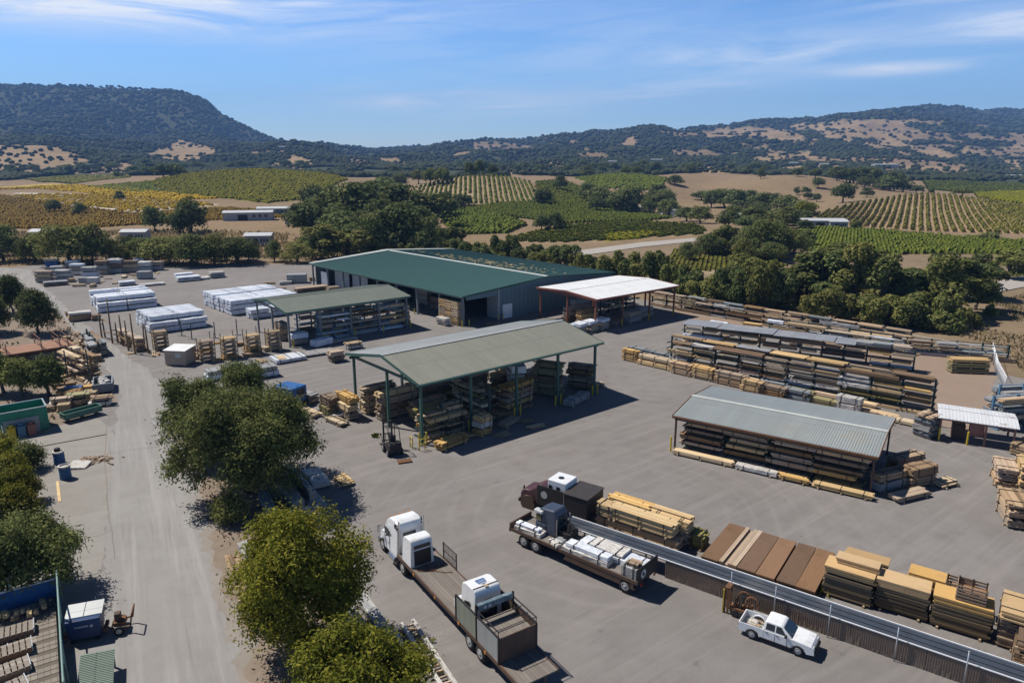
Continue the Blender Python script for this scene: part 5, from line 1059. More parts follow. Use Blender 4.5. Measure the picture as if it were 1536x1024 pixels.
# ================================================================ vehicles
def wheel(parent, x, y, r, w, name='wheel', dual=False):
    b = MB(); b.lathe([(r*.62, -w/2), (r*.93, -w/2), (r, -w*.38), (r, w*.38), (r*.93, w/2), (r*.62, w/2)], (0, 0, 0), 'y', 20)
    o = b.obj(name, m['tyre'], parent, True, (x, y, r)); b = MB()
    s = -1 if y <= .9 and not dual else 1
    for s in (-1, 1):
        b.lathe([(r*.58, s*w*.505), (r*.54, s*w*.56), (r*.46, s*w*.52), (r*.26, s*w*.515), (r*.2, s*w*.6), (r*.02, s*w*.61)], (0, 0, 0), 'y', 16)
    b.obj('rim', m['rim'], o, True); return o
m['palew0'] = M_plain('plate_white', (.5, .5, .5), .5, rnd=0)
def pickup():
    o = P(1127, 958); ang = -35; root = E('pickup_truck', (*o, 0), R(ang), 'white four door pickup truck parked along the brown corrugated wall', 'pickup truck')
    W = 1.68; b = MB()      # x forward, near side y = 0
    prof = [(-.92, .42), (-.95, .95), (.62, 1.0), (.62, .98), (2.55, 1.0), (3.72, .92), (3.9, .72), (3.92, .42), (3.45, .34), (3.3, .62), (2.95, .74), (2.6, .62), (2.42, .34), (.45, .34), (.35, .62), (0, .76), (-.35, .62), (-.48, .36)]
    root.scale = (.87, .87, .9)
    # lower body with wheel arches; load bed left open
    b.prism(prof, .0, .05, 0); b.prism(prof, W - .05, W, 0); b.b2(.62, .68, .05, W - .05, .4, 1.0); b.b2(-.94, -.88, .05, W - .05, .42, .95); b.b2(-.9, .64, .05, W - .05, .45, .52, 1)
    b.prism([(2.45, .4), (2.45, 1.0), (2.6, 1.02), (3.3, .99), (3.7, .92), (3.88, .74), (3.9, .42)], .05, W - .05, 0, .02); b.b2(.68, 2.46, .05, W - .05, .35, .98)
    b.obj('body', [m['truckwhite'], m['galv']], root)
    def tp(bm):
        for v in bm.verts:
            if v.co.z > 1.2: v.co.y = W/2 + (v.co.y - W/2) * .84
    b = MB(); b.prism([(.66, 1.0), (.74, 1.5), (.9, 1.56), (1.72, 1.56), (1.84, 1.52), (2.5, 1.02)], .04, W - .04, 0, .03, tp); b.obj('cab', m['truckwhite'], root)
    def pane(pts, nm): b = MB(); b.slab(pts, .012); b.obj(nm, m['glass'], root, recalc=True)
    ys = lambda z, s: (W/2 + s * (W/2 - .04) * (1 - .16 * max(0, (z - 1.0) / .5)) + s * .006)
    for s, in ((-1,), (1,)):
        for (xa, xb, xc, xd) in ((.82, 1.40, 1.40, .87), (1.48, 2.16, 1.80, 1.48)):
            q = [(xa, ys(1.07, s), 1.07), (xb, ys(1.07, s), 1.07), (xc, ys(1.47, s), 1.47), (xd, ys(1.47, s), 1.47)]
            b = MB(); q2 = [(x, y + s*.008, z) for x, y, z in q]; b.add(q + q2, [(0,1,2,3), (4,5,6,7), (0,1,5,4), (1,2,6,5), (2,3,7,6), (3,0,4,7)]); b.obj('side_window', m['glass'], root)
        for x0, x1 in ((.76, 1.44), (1.44, 2.2)):
            b = MB(); yy = (-.006 if s < 0 else W + .006); b.b2(x0 + .015, x1 - .015, yy - .005, yy + .005, .42, .99); d = b.obj('door', m['truckwhite'], root); b = MB(); b.b2(x0 + .1, x0 + .24, yy + s*.02 - .015, yy + s*.02 + .015, .86, .9); b.obj('handle', m['black'], d)
        b = MB(); b.rbox(2.08, 2.24, W/2 + s*(W/2 + .1) - .1, W/2 + s*(W/2 + .1) + .1, 1.02, 1.2, .03); b.obj('wing_mirror', m['black'], root)
        b = MB(); b.rbox(3.68, 3.86, W/2 + s*.62 - .17, W/2 + s*.62 + .17, .66, .84, .03); b.obj('headlight', m['lampclear'], root)
        b = MB(); b.b2(-.975, -.94, W/2 + s*.74 - .08, W/2 + s*.74 + .08, .62, .92); b.obj('tail_light', m['lampred'], root)
    b = MB(); n = [(2.46, 1.06), (1.90, 1.50)]; y0, y1 = .12, W - .12; b.add([(n[0][0]+.02, y0, n[0][1]), (n[0][0]+.02, y1, n[0][1]), (n[1][0]+.02, y1 - .1, n[1][1]), (n[1][0]+.02, y0 + .1, n[1][1]), (n[0][0]+.035, y0, n[0][1]+.012), (n[0][0]+.035, y1, n[0][1]+.012), (n[1][0]+.035, y1-.1, n[1][1]+.012), (n[1][0]+.035, y0+.1, n[1][1]+.012)], [(0,1,2,3), (4,5,6,7), (0,1,5,4), (1,2,6,5), (2,3,7,6), (3,0,4,7)]); b.obj('windscreen', m['glass'], root)
    b = MB(); b.rbox(3.8, 4.0, .04, W - .04, .36, .58, .05); b.obj('front_bumper', m['black'], root); b = MB(); b.b2(3.9, 3.94, .35, W - .35, .62, .8); b.obj('grille', m['black'], root)
    b = MB(); b.rbox(-1.05, -.93, .05, W - .05, .4, .54, .04); b.obj('rear_bumper', m['galv'], root)
    for x in (0, 2.95):
        for y, s in ((.07, -1), (W - .07, 1)):
            wheel(root, x, y, .37, .22); b = MB()
            for k in range(9):
                a0, a1 = pi*(.08 + .84*k/9), pi*(.08 + .84*(k+1)/9); q = [(x + r_*cos(a), y - s*.06, .38 + r_*sin(a)) for r_, a in ((.41, a0), (.47, a0), (.47, a1), (.41, a1))]
                q2 = [(p[0], y + s*.055, p[2]) for p in q]; b.add(q + q2, [(0,1,2,3), (7,6,5,4), (0,4,5,1), (2,6,7,3), (1,5,6,2), (0,3,7,4)])
            b.obj('wheel_arch', m['truckwhite'], root)
    for yy in (-.012, W + .012): b = MB(); b.b2(.5, 2.4, yy - .008, yy + .008, .33, .41); b.b2(1.452, 1.466, yy - .004, yy + .004, .42, .98); b.b2(2.2, 2.212, yy - .004, yy + .004, .42, .98); b.b2(.72, .732, yy - .004, yy + .004, .42, .98); b.obj('side_trim', m['black'], root)
    b = MB(); b.b2(-1.07, -1.055, W/2 - .2, W/2 + .2, .5, .62); b.obj('number_plate', m['palew0'], root)
    b = MB(); b.b2(2.62, 3.6, W/2 - .42, W/2 - .40, .955, 1.0); b.b2(2.62, 3.6, W/2 + .40, W/2 + .42, .955, 1.0); b.obj('bonnet_crease', m['truckwhite'], root)
    b = MB(); b.rbox(-.5, .1, .5, 1.2, .53, .8, .08); b.obj('bed_bag', m['ivory'], root)
    f = fr(o, ang); g = random.Random(3); b = MB()
    for i in range(16): b.box((g.uniform(-.5, .3), g.uniform(.3, 1.3), g.uniform(.56, .8)), (g.uniform(.2, .8), .06, .05), g.uniform(-.6, .6), 0, g.uniform(-.2, .2))
    g2 = b.obj('scrap_timber', m['bare'], None, False, (*o, 0), R(ang)); g2.scale = (.87, .87, .9); tag(g2, 'loose scrap timber lying in the white pickup bed', 'scrap')
pickup()
def flatbed(name, label, o, ang, x0, x1, wdt, z, axles, mats=('deck', 'brownsteel'), cat='trailer'):
    root = E(name, (*o, 0), R(ang), label, cat)
    b = MB(); n = 1; b.b2(x0, x1, -wdt + .1, -.1, z - .08, z); b.obj('deck', m[mats[0]], root)
    for y in (-.05, -wdt + .05): b = MB(); b.b2(x0, x1, y - .05, y + .05, z - .2, z + .03); b.obj('side_rail', m[mats[1]], root)
    b = MB()
    for y in (-wdt*.32, -wdt*.68): b.b2(x0 + .1, x1 - .1, y - .07, y + .07, z - .5, z - .09)
    k = int((x1 - x0) / 1.1)
    for i in range(k): xx = x0 + (i + .5) * (x1 - x0) / k; b.b2(xx - .04, xx + .04, -wdt + .12, -.12, z - .22, z - .085)
    b.obj('chassis', m[mats[1]], root)
    for ax in axles:
        b = MB(); b.tube((ax, -.15, .5), (ax, -wdt + .15, .5), .07, 8); b.obj('axle', m['black'], root)
        for y in (-.24, -wdt + .24): wheel(root, ax, y, .5, .42, dual=True)
    return root
def truck_one():
    o = (-7.3, 42.7); ang = 123; root = flatbed('flatbed_trailer', 'long rusty brown flatbed trailer behind the white semi tractor', o, ang, -14.1, .9, 2.5, 1.15, (.1, -8.9, -10.1))
    for i in range(4): b = MB(); b.b2(-1.8 - i*3.0, -1.65 - i*3.0, -.02, .03, .92, 1.1); b.obj('side_marker', m['lampamber'], root)
    # lattice gate on the far side
    b = MB(); y = -2.46
    for x in (-1.2, -3.0): b.b2(x - .03, x + .03, y - .03, y + .03, 1.18, 2.35)
    b.b2(-3.0, -1.2, y - .02, y + .02, 2.3, 2.34); b.b2(-3.0, -1.2, y - .02, y + .02, 1.22, 1.26)
    for i in range(10): xx = -1.2 - .18 * i; b.tube((xx, y, 1.24), (xx - .18, y, 1.6), .014, 4); b.tube((xx - .18, y, 1.6), (xx, y, 1.95), .014, 4); b.tube((xx, y, 1.95), (xx - .18, y, 2.32), .014, 4); b.tube((xx, y, 1.24), (xx, y, 2.32), .012, 4)
    b.obj('lattice_gate', m['black'], root)
    b = MB(); g = random.Random(8)
    for k in range(3):
        pt = [(-1.5 - g.random() * .6, -.3, 1.17)]
        for i in range(7): pt.append((pt[-1][0] + g.uniform(-.35, .2), pt[-1][1] - .26, 1.17 + g.uniform(0, .04)))
        for a, c in zip(pt, pt[1:]): b.tube(a, c, .022, 5)
    tag(b.obj('chain', m['rust'], None, False, (*o, 0), R(ang)), 'rusty chains lying across the deck of the flatbed trailer', 'chain')
    # the bin at the rear
    r2 = E('steel_bin', (*o, 0), R(ang), 'big open steel bin with pale corrugated side on the trailer rear', 'bin'); X0, X1 = -12.1, -7.4; Z0, Z1 = 1.18, 2.62
    for nm, xa, xb, mt in (('side_panel', -9.75, X1, 'pale'), ('side_panel', X0 + .1, -9.82, 'palew')):
        b = MB(); b.b2(xa, xb, -.08, -.04, Z0, Z1 - .02)
        k = int((xb - xa) / .1)
        for i in range(k): xx = xa + (i + .5) * (xb - xa) / k; b.b2(xx - .022, xx + .022, -.04, -.018, Z0 + .04, Z1 - .04)
        b.obj(nm, m[mt], r2)
    b = MB(); b.b2(X0, X1, -2.46, -2.42, Z0, Z1); b.obj('side_panel', m['brownsteel'], r2)
    b = MB(); b.b2(X0, X0 + .06, -2.42, -.09, Z0, Z1 + .05)
    b.obj('rear_panel', m['brownsteel'], r2)
    b = MB(); b.b2(X0 + .07, -9.7, -2.41, -.09, Z1 - .42, Z1 - .36); b.obj('upper_floor', m['deck'], r2)
    b = MB()
    for (x, y) in ((X0 + .03, -.03), (X1, -.03), (X0 + .03, -2.44), (X1, -2.44), (-9.75, -.03), (-9.75, -2.44)): b.b2(x - .05, x + .05, y - .05, y + .05, Z0 - .02, Z1 + (.75 if x == -9.75 else .06))
    for y in (-.03, -2.44): b.b2(X0, X1, y - .04, y + .04, Z1 + .07, Z1 + .14); b.b2(X0, -9.8, y - .025, y + .025, Z1 + .42, Z1 + .47); b.tube((X0 + .05, y, Z1 + .1), (X0 + .05, y, Z1 + .46), .025, 6)
    for x in (-11.3, -10.6): b.tube((x, -.05, Z1 + .3), (x, -2.42, Z1 + .3), .03, 6)
    b.tube((X0 + .05, -.03, Z1 + .45), (X0 + .05, -2.44, Z1 + .45), .025, 6); b.obj('frame', m['black'], r2)
    b = MB(); b.rbox(-9.9, -9.62, -2.36, -.1, Z1 + .38, Z1 + .75, .06); b.obj('visor_panel', m['visor'], r2)
    for y in (-.5, -.8): b = MB(); b.lathe([(.09, 0), (.09, .05), (.02, .06)], (-9.93, y, Z1 + .56), 'x', 12); b.obj('lamp', m['lampclear'], r2)
    b = MB()
    for i in range(7): b.b2(X0 - .03, X0 + .0, -.1, -.04, Z0 + .1 + i*.2, Z0 + .16 + i*.2)
    b.obj('latch', m['rust'], r2)
    def shell(nm, label, cat, x0, x1, y0, y1, z0, z1, door=True, emblem=False, hood=False):
        r = E(nm, (*o, 0), R(ang), label, cat)
        def tp(bm):
            for v in bm.verts:
                if v.co.z > z0 + .7 * (z1 - z0): v.co.y = (y0 + y1)/2 + (v.co.y - (y0 + y1)/2) * .88
        b = MB(); b.prism([(x0, z0), (x0 + .02, z1 - .35), (x0 + .14, z1 - .08), (x0 + .3, z1), (x1 - .5, z1), (x1 - .12, z1 - .16), (x1, z1 - .5), (x1, z0)], y0, y1, 0, .07, tp); b.obj('body', m['truckwhite'], r, False)
        yc = (y0 + y1)/2; h = z1 - z0; w = y1 - y0
        if door:
            b = MB(); b.b2(x0 - .012, x0 + .008, yc - w*.36, yc + w*.34, z0 + .08, z0 + h*.62); b.obj('door_opening', m['black'], r)
            b = MB(); b.b2(x0 - .012, x0 + .012, yc - w*.34, yc + w*.34, z0 + h*.68, z0 + h*.82); b.obj('rear_window', m['glass'], r)
        if emblem:
            b = MB(); b.b2(x0 - .006, x0 + .02, yc - w*.3, yc + w*.3, z0 + .25, z0 + h*.44); b.obj('rear_window', m['glass'], r)
            b = MB(); b.b2(x0 + .005, x0 + .04, yc - .32, yc + .25, z0 + h*.6, z0 + h*.72); b.obj('vent', m['weathered'], r)
            def shield(s, z, mt, k):
                b = MB(); q = [(-.30, .22), (-.26, .30), (.26, .30), (.30, .22), (.26, -.12), (0, -.34), (-.26, -.12)]
                b.slab([(x0 + .75 + c*s*.9, yc + .02 - a*s, z) for a, c in q][::-1], .012, 0); return b.obj('emblem', m[mt], k)
            e = shield(1.15, z1 + .012, 'palew', r); shield(1.0, z1 + .022, 'emblem', e)
            b = MB(); b.b2(x0 + .55, x0 + .6, yc - .18, yc + .18, z1 + .022, z1 + .028); b.b2(x0 + .75, x0 + .79, yc - .2, yc + .2, z1 + .022, z1 + .028); b.obj('emblem_bars', m['palew'], e)
            for sgn, yy in ((1, y1 - .02), (-1, y0 + .02)):     # dark lettering smudges on the flank
                b = MB(); g = random.Random(4)
                for i in range(5): b.b2(x0 + .55 + i*.13, x0 + .63 + i*.13, yy - .02, yy + sgn*.012, z0 + h*(.5 - .02*i), z0 + h*(.62 - .02*i))
                b.obj('lettering', m['black'], r)
            b = MB(); b.tube((x0 + .32, y0 + .1, z1 + .02), (x0 + .32, y1 - .1, z1 + .02), .025, 6); b.rbox(x0 + .1, x0 + .3, yc - .1, yc + .1, z1 - .02, z1 + .05, .02); b.obj('roof_rail', m['bare'], r)
        if hood:
            b = MB(); b.prism([(x1 + .01, z0), (x1 + .01, z0 + .85), (x1 + .8, z0 + .72), (x1 + 1.0, z0 + .5), (x1 + 1.0, z0)], y0 + .1, y1 - .1, 0, .06); b.obj('bonnet', m['truckwhite'], r)
            b = MB()
            for i in range(5): b.b2(x1 + .2 + i*.1, x1 + .25 + i*.1, y1 - .11, y1 - .06, z0 + .2, z0 + .6)
            b.obj('grille', m['black'], r)
        return r
    shell('sleeper_box', 'white box shaped cab with open dark doorway on the trailer front', 'truck cab', -1.25, .15, -1.75, -.03, 1.16, 3.05)
    shell('truck_cab', 'white cab with blue shield emblem on its roof, standing in the bin', 'truck cab', -8.95, -7.3, -2.25, -.35, 1.2, 3.55, False, True, True)
    # tractor unit
    t = E('semi_truck', (*o, 0), R(ang), 'white semi truck tractor with tall sleeper cab, facing away', 'truck')
    def tp(bm):
        for v in bm.verts:
            if v.co.z > 2.4: v.co.y = -1.1 + (v.co.y + 1.1) * .86
    b = MB(); b.prism([(1.0, .75), (1.0, 2.9), (1.12, 3.2), (1.5, 3.32), (2.4, 3.22), (2.85, 2.85), (3.2, 2.0), (3.2, .75)], -2.15, -.05, 0, .1, tp); b.obj('cab', m['truckwhite'], t)
    b = MB(); b.prism([(3.2, .6), (3.2, 1.75), (3.9, 1.62), (4.3, 1.35), (4.4, .6)], -1.95, -.25, 0, .1); b.obj('bonnet', m['truckwhite'], t)
    b = MB(); b.b2(.98, 1.0, -1.5, -.55, 1.7, 2.55); b.obj('rear_window', m['glass'], t)
    b = MB(); b.add([(3.22, -1.9, 2.02), (3.22, -.3, 2.02), (2.92, -.45, 2.75), (2.92, -1.75, 2.75), (3.25, -1.9, 2.03), (3.25, -.3, 2.03), (2.95, -.45, 2.76), (2.95, -1.75, 2.76)], [(0,1,2,3), (4,5,6,7), (0,1,5,4), (1,2,6,5), (2,3,7,6), (3,0,4,7)]); b.obj('windscreen', m['glass'], t)
    for s, yy in ((1, -.04), (-1, -2.16)):
        b = MB(); b.b2(2.3, 2.95, yy - .012, yy + .012, 1.85, 2.4); b.obj('side_window', m['glass'], t)
        b = MB(); b.b2(2.2, 3.0, yy - .008, yy + .008, .8, 1.8); d = b.obj('door', m['truckwhite'], t); b = MB(); b.b2(2.25, 2.4, yy + s*.01, yy + s*.04, 1.4, 1.45); b.obj('handle', m['chrome'], d)
        b = MB(); b.rbox(3.2, 3.35, yy + s*.3 - .1, yy + s*.3 + .1, 1.8, 2.35, .04); b.tube((3.25, yy, 2.3), (3.27, yy + s*.3, 2.3), .02, 5); b.tube((3.25, yy, 1.85), (3.27, yy + s*.3, 1.85), .02, 5); b.obj('wing_mirror', m['chrome'], t)
        b = MB(); b.tube((1.1, yy - s*.1, .6), (2.1, yy - s*.1, .6), .3, 14); b.obj('fuel_tank', m['chrome'], t)
        b = MB(); b.rbox(4.25, 4.42, yy - s*.35 - .14, yy - s*.35 + .14, .95, 1.2, .04); b.obj('headlight', m['lampclear'], t)
        b = MB(); b.tube((1.3, yy - s*.15, 2.9), (1.3, yy - s*.15, 3.15), .12, 10); b.tube((1.3, yy - s*.15, 3.0), (1.0, yy - s*.15, 2.95), .1, 8); b.obj('air_horn', m['black'], t)
        wheel(t, 3.7, yy - s*.25, .5, .32)
        wheel(t, 1.35, yy - s*.28, .5, .42)
    b = MB(); b.rbox(4.3, 4.55, -2.1, -.1, .4, .8, .06); b.obj('bumper', m['chrome'], t); b = MB(); b.b2(4.36, 4.43, -1.5, -.7, .85, 1.3); b.obj('grille', m['black'], t)
    for yy in (-.2, -2.0): b = MB(); b.tube((.85, yy, .7), (.85, yy, 3.5), .07, 10); b.obj('exhaust_stack', m['chrome'], t)
    b = MB(); b.b2(1.0, 1.012, -2.0, -.2, 1.55, 1.57); b.b2(1.0, 1.012, -2.0, -.2, 2.62, 2.64); b.obj('panel_seam', m['black'], t)
    b = MB()
    for i in range(5): b.b2(2.55, 2.65, -1.85 + i*.37, -1.75 + i*.37, 3.12, 3.2)
    b.obj('roof_lamp', m['lampamber'], t)
    b = MB(); b.b2(-.9, 4.0, -1.5, -1.35, .5, .72); b.b2(-.9, 4.0, -.85, -.7, .5, .72); b.obj('chassis', m['black'], t)
m['pale'] = M_roof('pale_green_sheet', (.40, .42, .35), var=.08, rough=.5); m['palew'] = M_roof('pale_white_sheet', (.52, .53, .52), var=.06, rough=.45); m['visor'] = M_plain('blue_grey_visor', (.12, .17, .20), .25, var=.5, rnd=0, scale=5, stain=(.3, .34, .35))
truck_one()
def truck_two():
    o = (7.9, 40.1); ang = 139; root = flatbed('flatbed_truck', 'dark flatbed truck loaded with white wrapped lumber beside the brown wall', o, ang, 0, 10.7, 2.4, 1.15, (.9, 8.3, 9.4), cat='truck'); f = fr(o, ang)
    b = MB(); b.b2(.3, 5.7, -.07, -.03, .62, .93); b.b2(.3, 5.7, -2.37, -2.33, .62, .93); b.b2(.2, 5.8, -.12, -.02, .52, .6); b.obj('side_skirt', m['brownsteel'], root)
    b = MB(); b.b2(-.06, 0, -2.4, 0, 1.0, 2.1); b.obj('tailboard', m['black'], root)
    b = MB(); b.lathe([(.30, 0), (.30, .012)], (0, 0, 0), 'x', 18); e = b.obj('emblem', m['palew'], root, False, (-.075, -.62, 1.55)); b = MB(); b.b2(-.012, -.001, -.12, .1, -.14, .02); b.b2(-.012, -.001, -.04, .16, .04, .12); b.obj('emblem_mark', m['black'], e)
    b = MB(); b.b2(10.6, 10.7, -2.4, 0, 1.18, 1.55); b.obj('front_board', m['brownsteel'], root)
    b = MB(); b.b2(10.7, 10.85, -2.3, -.1, .8, 1.1); b.obj('bumper', m['rust'], root)
    for y in (-.4, -2.0): b = MB(); b.b2(-.12, -.07, y - .12, y + .12, .8, .95); b.obj('tail_light', m['lampred'], root)
    c = E('truck_cab', (*o, 0), R(ang), 'dark blue truck cab standing on the flatbed behind the pale bundles', 'truck cab')
    def tp(bm):
        for v in bm.verts:
            if v.co.z > 2.5: v.co.y = -1.75 + (v.co.y + 1.75) * .86
    b = MB(); b.prism([(7.2, 1.2), (7.25, 2.75), (7.5, 3.08), (8.6, 3.0), (9.05, 2.7), (9.15, 1.2)], -2.5, -.95, 0, .09, tp); b.obj('body', m['truckdark'], c)
    b = MB(); b.b2(8.55, 9.0, -.965, -.94, 2.05, 2.5); b.obj('side_window', m['ambglass'], c)
    b = MB(); b.add([(7.2, -2.2, 1.95), (7.2, -1.25, 1.95), (7.24, -1.3, 2.65), (7.24, -2.15, 2.65), (7.17, -2.2, 1.95), (7.17, -1.25, 1.95), (7.2, -1.3, 2.65), (7.2, -2.15, 2.65)], [(0,1,2,3), (4,5,6,7), (0,1,5,4), (1,2,6,5), (2,3,7,6), (3,0,4,7)]); b.obj('windscreen', m['glass'], c)
    b = MB(); b.rbox(8.4, 9.15, -1.3, -.85, 2.62, 2.85, .06); b.obj('sun_visor', m['palew'], c)
    b = MB(); b.b2(8.15, 8.95, -.958, -.93, 1.25, 1.95); d = b.obj('door', m['truckdark'], c); b = MB(); b.b2(8.6, 8.72, -.94, -.92, 1.42, 1.6); b.b2(8.76, 8.84, -.94, -.92, 1.44, 1.58); b.obj('door_mark', m['palew'], d)
    for y in (-1.0, -2.45): b = MB(); b.b2(7.12, 7.18, y - .06, y + .06, 1.3, 2.6); b.obj('pillar', m['chrome'], c)
    b = MB(); b.rbox(6.2, 7.15, -2.3, -1.2, 1.2, 1.75, .06); b.tube((6.5, -1.5, 1.7), (6.6, -1.7, 2.2), .12, 8); b.tube((6.3, -2.0, 1.7), (7.0, -2.1, 2.1), .15, 8); b.box((6.4, -1.2, 1.5), (.5, .4, .5), .4); b.obj('engine', m['black'], c)
    b = MB(); b.rbox(6.3, 7.0, -1.15, -.5, 1.18, 1.42, .06); b.obj('step_box', m['galv'], c)
    ld = 'white wrapped bundles on the dark flatbed'
    def L(st, l, w, h, x, y, z, a, label): q = f(x, y); return bundle(st, l, w, h, q[0], q[1], z, ang + a, label, ld, True, bunks=False)
    L('ivory', 2.3, .75, .3, 9.2, -.55, 1.16, 3, 'off white bundle at the front of the dark flatbed'); L('white', 2.0, .5, .18, 9.3, -.5, 1.47, 3, 'thin white bundle on top at the front of the dark flatbed')
    L('ivory', 3.6, .8, .32, 4.2, -.5, 1.16, 2, 'lower long off white bundle on the near side of the dark flatbed'); L('white', 3.3, .7, .3, 4.1, -.55, 1.5, 2, 'upper long white bundle on the near side of the dark flatbed')
    L('white', 3.4, 1.1, .4, 3.7, -1.75, 1.16, -2, 'broad white bundle in the middle of the dark flatbed'); L('white', 2.2, 1.3, .42, 1.4, -1.7, 1.16, 0, 'broad white bundle near the tailboard of the dark flatbed')
    L('ivory', 2.6, 1.2, .2, 3.2, -1.7, 1.58, 4, 'off white sheets on top in the middle of the dark flatbed')
    L('grey', 1.1, .95, .75, .75, -.6, 1.16, 0, 'square grey wrapped pack in the corner by the tailboard'); L('weathered', .8, .6, .25, .7, -.6, 1.92, 5, 'small boards on the square pack by the tailboard')
    L('ivory', 1.0, .4, .2, 6.8, -.3, 1.16, -20, 'small off white pack beside the dark truck cab')
m['ambglass'] = M_plain('olive_glass', (.12, .11, .04), .15, var=.2, rnd=0, spec=.6)
truck_two()
m['lidblack'] = M_plain('worn_black_lid', (.05, .042, .038), .5, var=.4, rnd=0)
def truck_three():
    o = (1.3, 52.2); ang = 145; t = E('old_truck', (*o, 0), R(ang), 'maroon bonneted truck with white box and black body behind it', 'truck')
    b = MB(); b.prism([(-1.0, .55), (-1.0, 1.9), (-.5, 1.95), (.1, 1.55), (.75, 1.45), (.95, 1.1), (.95, .5)], -2.0, -.25, 0, .12); b.obj('bonnet', m['maroon'], t)
    b = MB(); b.prism([(-1.4, .6), (-1.4, 2.2), (-1.0, 2.25), (-.55, 1.98), (-.55, .6)], -2.05, -.2, 0, .08); b.obj('cab', m['maroon'], t)
    b = MB(); b.b2(-1.2, -.75, -.21, -.18, 1.55, 2.0); b.obj('side_window', m['glass'], t)
    for y in (-.2, -2.05):
        wheel(t, .1, y + (-.05 if y == -.2 else .05), .46, .3); wheel(t, -4.6, y + (-.05 if y == -.2 else .05), .46, .4)
        b = MB(); b.lathe([(.62, -.2), (.66, -.2), (.66, .2), (.62, .2)], (.1, y, .46), 'y', 20); b.obj('mudguard', m['brownsteel'], t)
        b = MB(); b.rbox(.8, .98, y + (-.3 if y == -.2 else .3) - .12, y + (-.3 if y == -.2 else .3) + .12, .85, 1.1, .04); b.obj('headlight', m['lampclear'], t)
    b = MB(); b.rbox(.9, 1.1, -2.1, -.15, .35, .62, .05); b.obj('bumper', m['black'], t)
    b = MB(); b.b2(.35, .45, -.05, .05, 1.7, 1.95); b.tube((.4, -.25, 1.3), (.4, 0, 1.75), .025, 5); b.obj('wing_mirror', m['black'], t)
    b = MB(); b.rbox(-3.2, -1.5, -2.15, -.45, .9, 2.85, .08); x = b.obj('white_box', m['truckwhite'], t)
    b = MB(); b.lathe([(.24, 0), (.24, .03), (.02, .04)], (-2.3, -1.2, 2.85), 'z', 16); b.obj('roof_vent', m['glass'], x)
    for (xa, ya) in ((-2.6, -.46), (-1.9, -.46)): b = MB(); b.b2(xa, xa + .3, ya, ya + .03, 1.8, 2.4); b.obj('vent', m['glass'], x)
    b = MB(); b.b2(-3.3, -.95, .14, .2, .8, 2.45); b.obj('side_board', m['black'], t)
    b = MB(); b.lathe([(.3, 0), (.3, .02)], (0, 0, 0), 'y', 16); b.obj('emblem', m['palew'], t, False, (-1.6, .2, 1.75))
    b = MB(); b.rbox(-5.4, -3.35, -2.4, .2, .75, 2.35, .03); bx = b.obj('black_body', m['black'], t); b = MB(); b.b2(-5.45, -3.3, -2.45, .25, 2.36, 2.42); b.obj('lid', m['lidblack'], bx)
    b = MB(); b.b2(-5.4, .6, -1.5, -1.3, .5, .75); b.b2(-5.4, .6, -.9, -.7, .5, .75); b.obj('chassis', m['black'], t)
truck_three()
def forklift(name, label, o, ang, mt, fork_down=True, rusty=False):
    r = E(name, (*o, 0), R(ang), label, 'forklift'); k = m[mt]      # x forward towards the mast
    b = MB(); b.prism([(-1.0, .35), (-1.02, .95), (-.8, 1.08), (-.2, 1.0), (-.1, .62), (.75, .55), (.8, .3)], -.5, .5, 0, .06); b.obj('body', k, r)
    b = MB(); b.rbox(-.35, .1, -.24, .24, .98, 1.1, .04); b.rbox(-.42, -.3, -.24, .24, 1.08, 1.5, .04); b.obj('seat', m['black'], r)
    b = MB()
    for y in (-.44, .44): b.tube((-.85, y, 1.0), (-.6, y, 2.1), .035, 6); b.tube((.62, y, .6), (.4, y, 2.12), .035, 6); b.tube((-.6, y, 2.1), (.4, y, 2.12), .035, 6)
    for i in range(5): xx = -.55 + i*.23; b.tube((xx, -.44, 2.12), (xx, .44, 2.12), .02, 5)
    b.obj('overhead_guard', m['black'] if not rusty else k, r)
    b = MB()
    for y in (-.34, .34): b.b2(.84, .96, y - .06, y + .06, .1, 2.25)
    b.b2(.84, .96, -.34, .34, 2.1, 2.2); b.b2(.86, .94, -.34, .34, 1.2, 1.28); b.obj('mast', k if rusty else m['black'], r)
    b = MB(); b.b2(.98, 1.03, -.5, .5, .25, .33); b.b2(.98, 1.03, -.5, .5, .62, .7)
    for y in (-.45, -.15, .15, .45): b.b2(.985, 1.02, y - .02, y + .02, .33, 1.1)
    b.obj('carriage', m['black'], r)
    for y in (-.3, .3): b = MB(); b.b2(1.03, 2.1, y - .06, y + .06, .06, .1); b.obj('fork', m['black'], r)
    b = MB(); b.tube((.3, 0, .95), (.42, 0, 1.25), .025, 6); b.lathe([(.17, 0), (.19, .02), (.17, .04)], (.42, 0, 1.25), 'z', 14); b.obj('steering_wheel', m['black'], r)
    for x, rr in ((.45, .34), (-.7, .28)):
        for y in (-.5, .5): wheel(r, x, y, rr, .24)
    return r
p = P(588, 678); fk_ = forklift('forklift', 'dark grey forklift with overhead guard parked at the centre shed left post', p, 118, 'black'); fk_.scale = (1.2, 1.2, 1.25)
p = P(585, 695); b = MB(); b.box((0, 0, .04), (1.3, .9, .06)); b.box((0, -.4, .1), (1.3, .06, .06)); tag(b.obj('steel_plate', m['rust'], None, False, (P(607, 692)[0], P(607, 692)[1], 0), R(20)), 'rusty steel plate on the ground behind the dark forklift', 'plate')
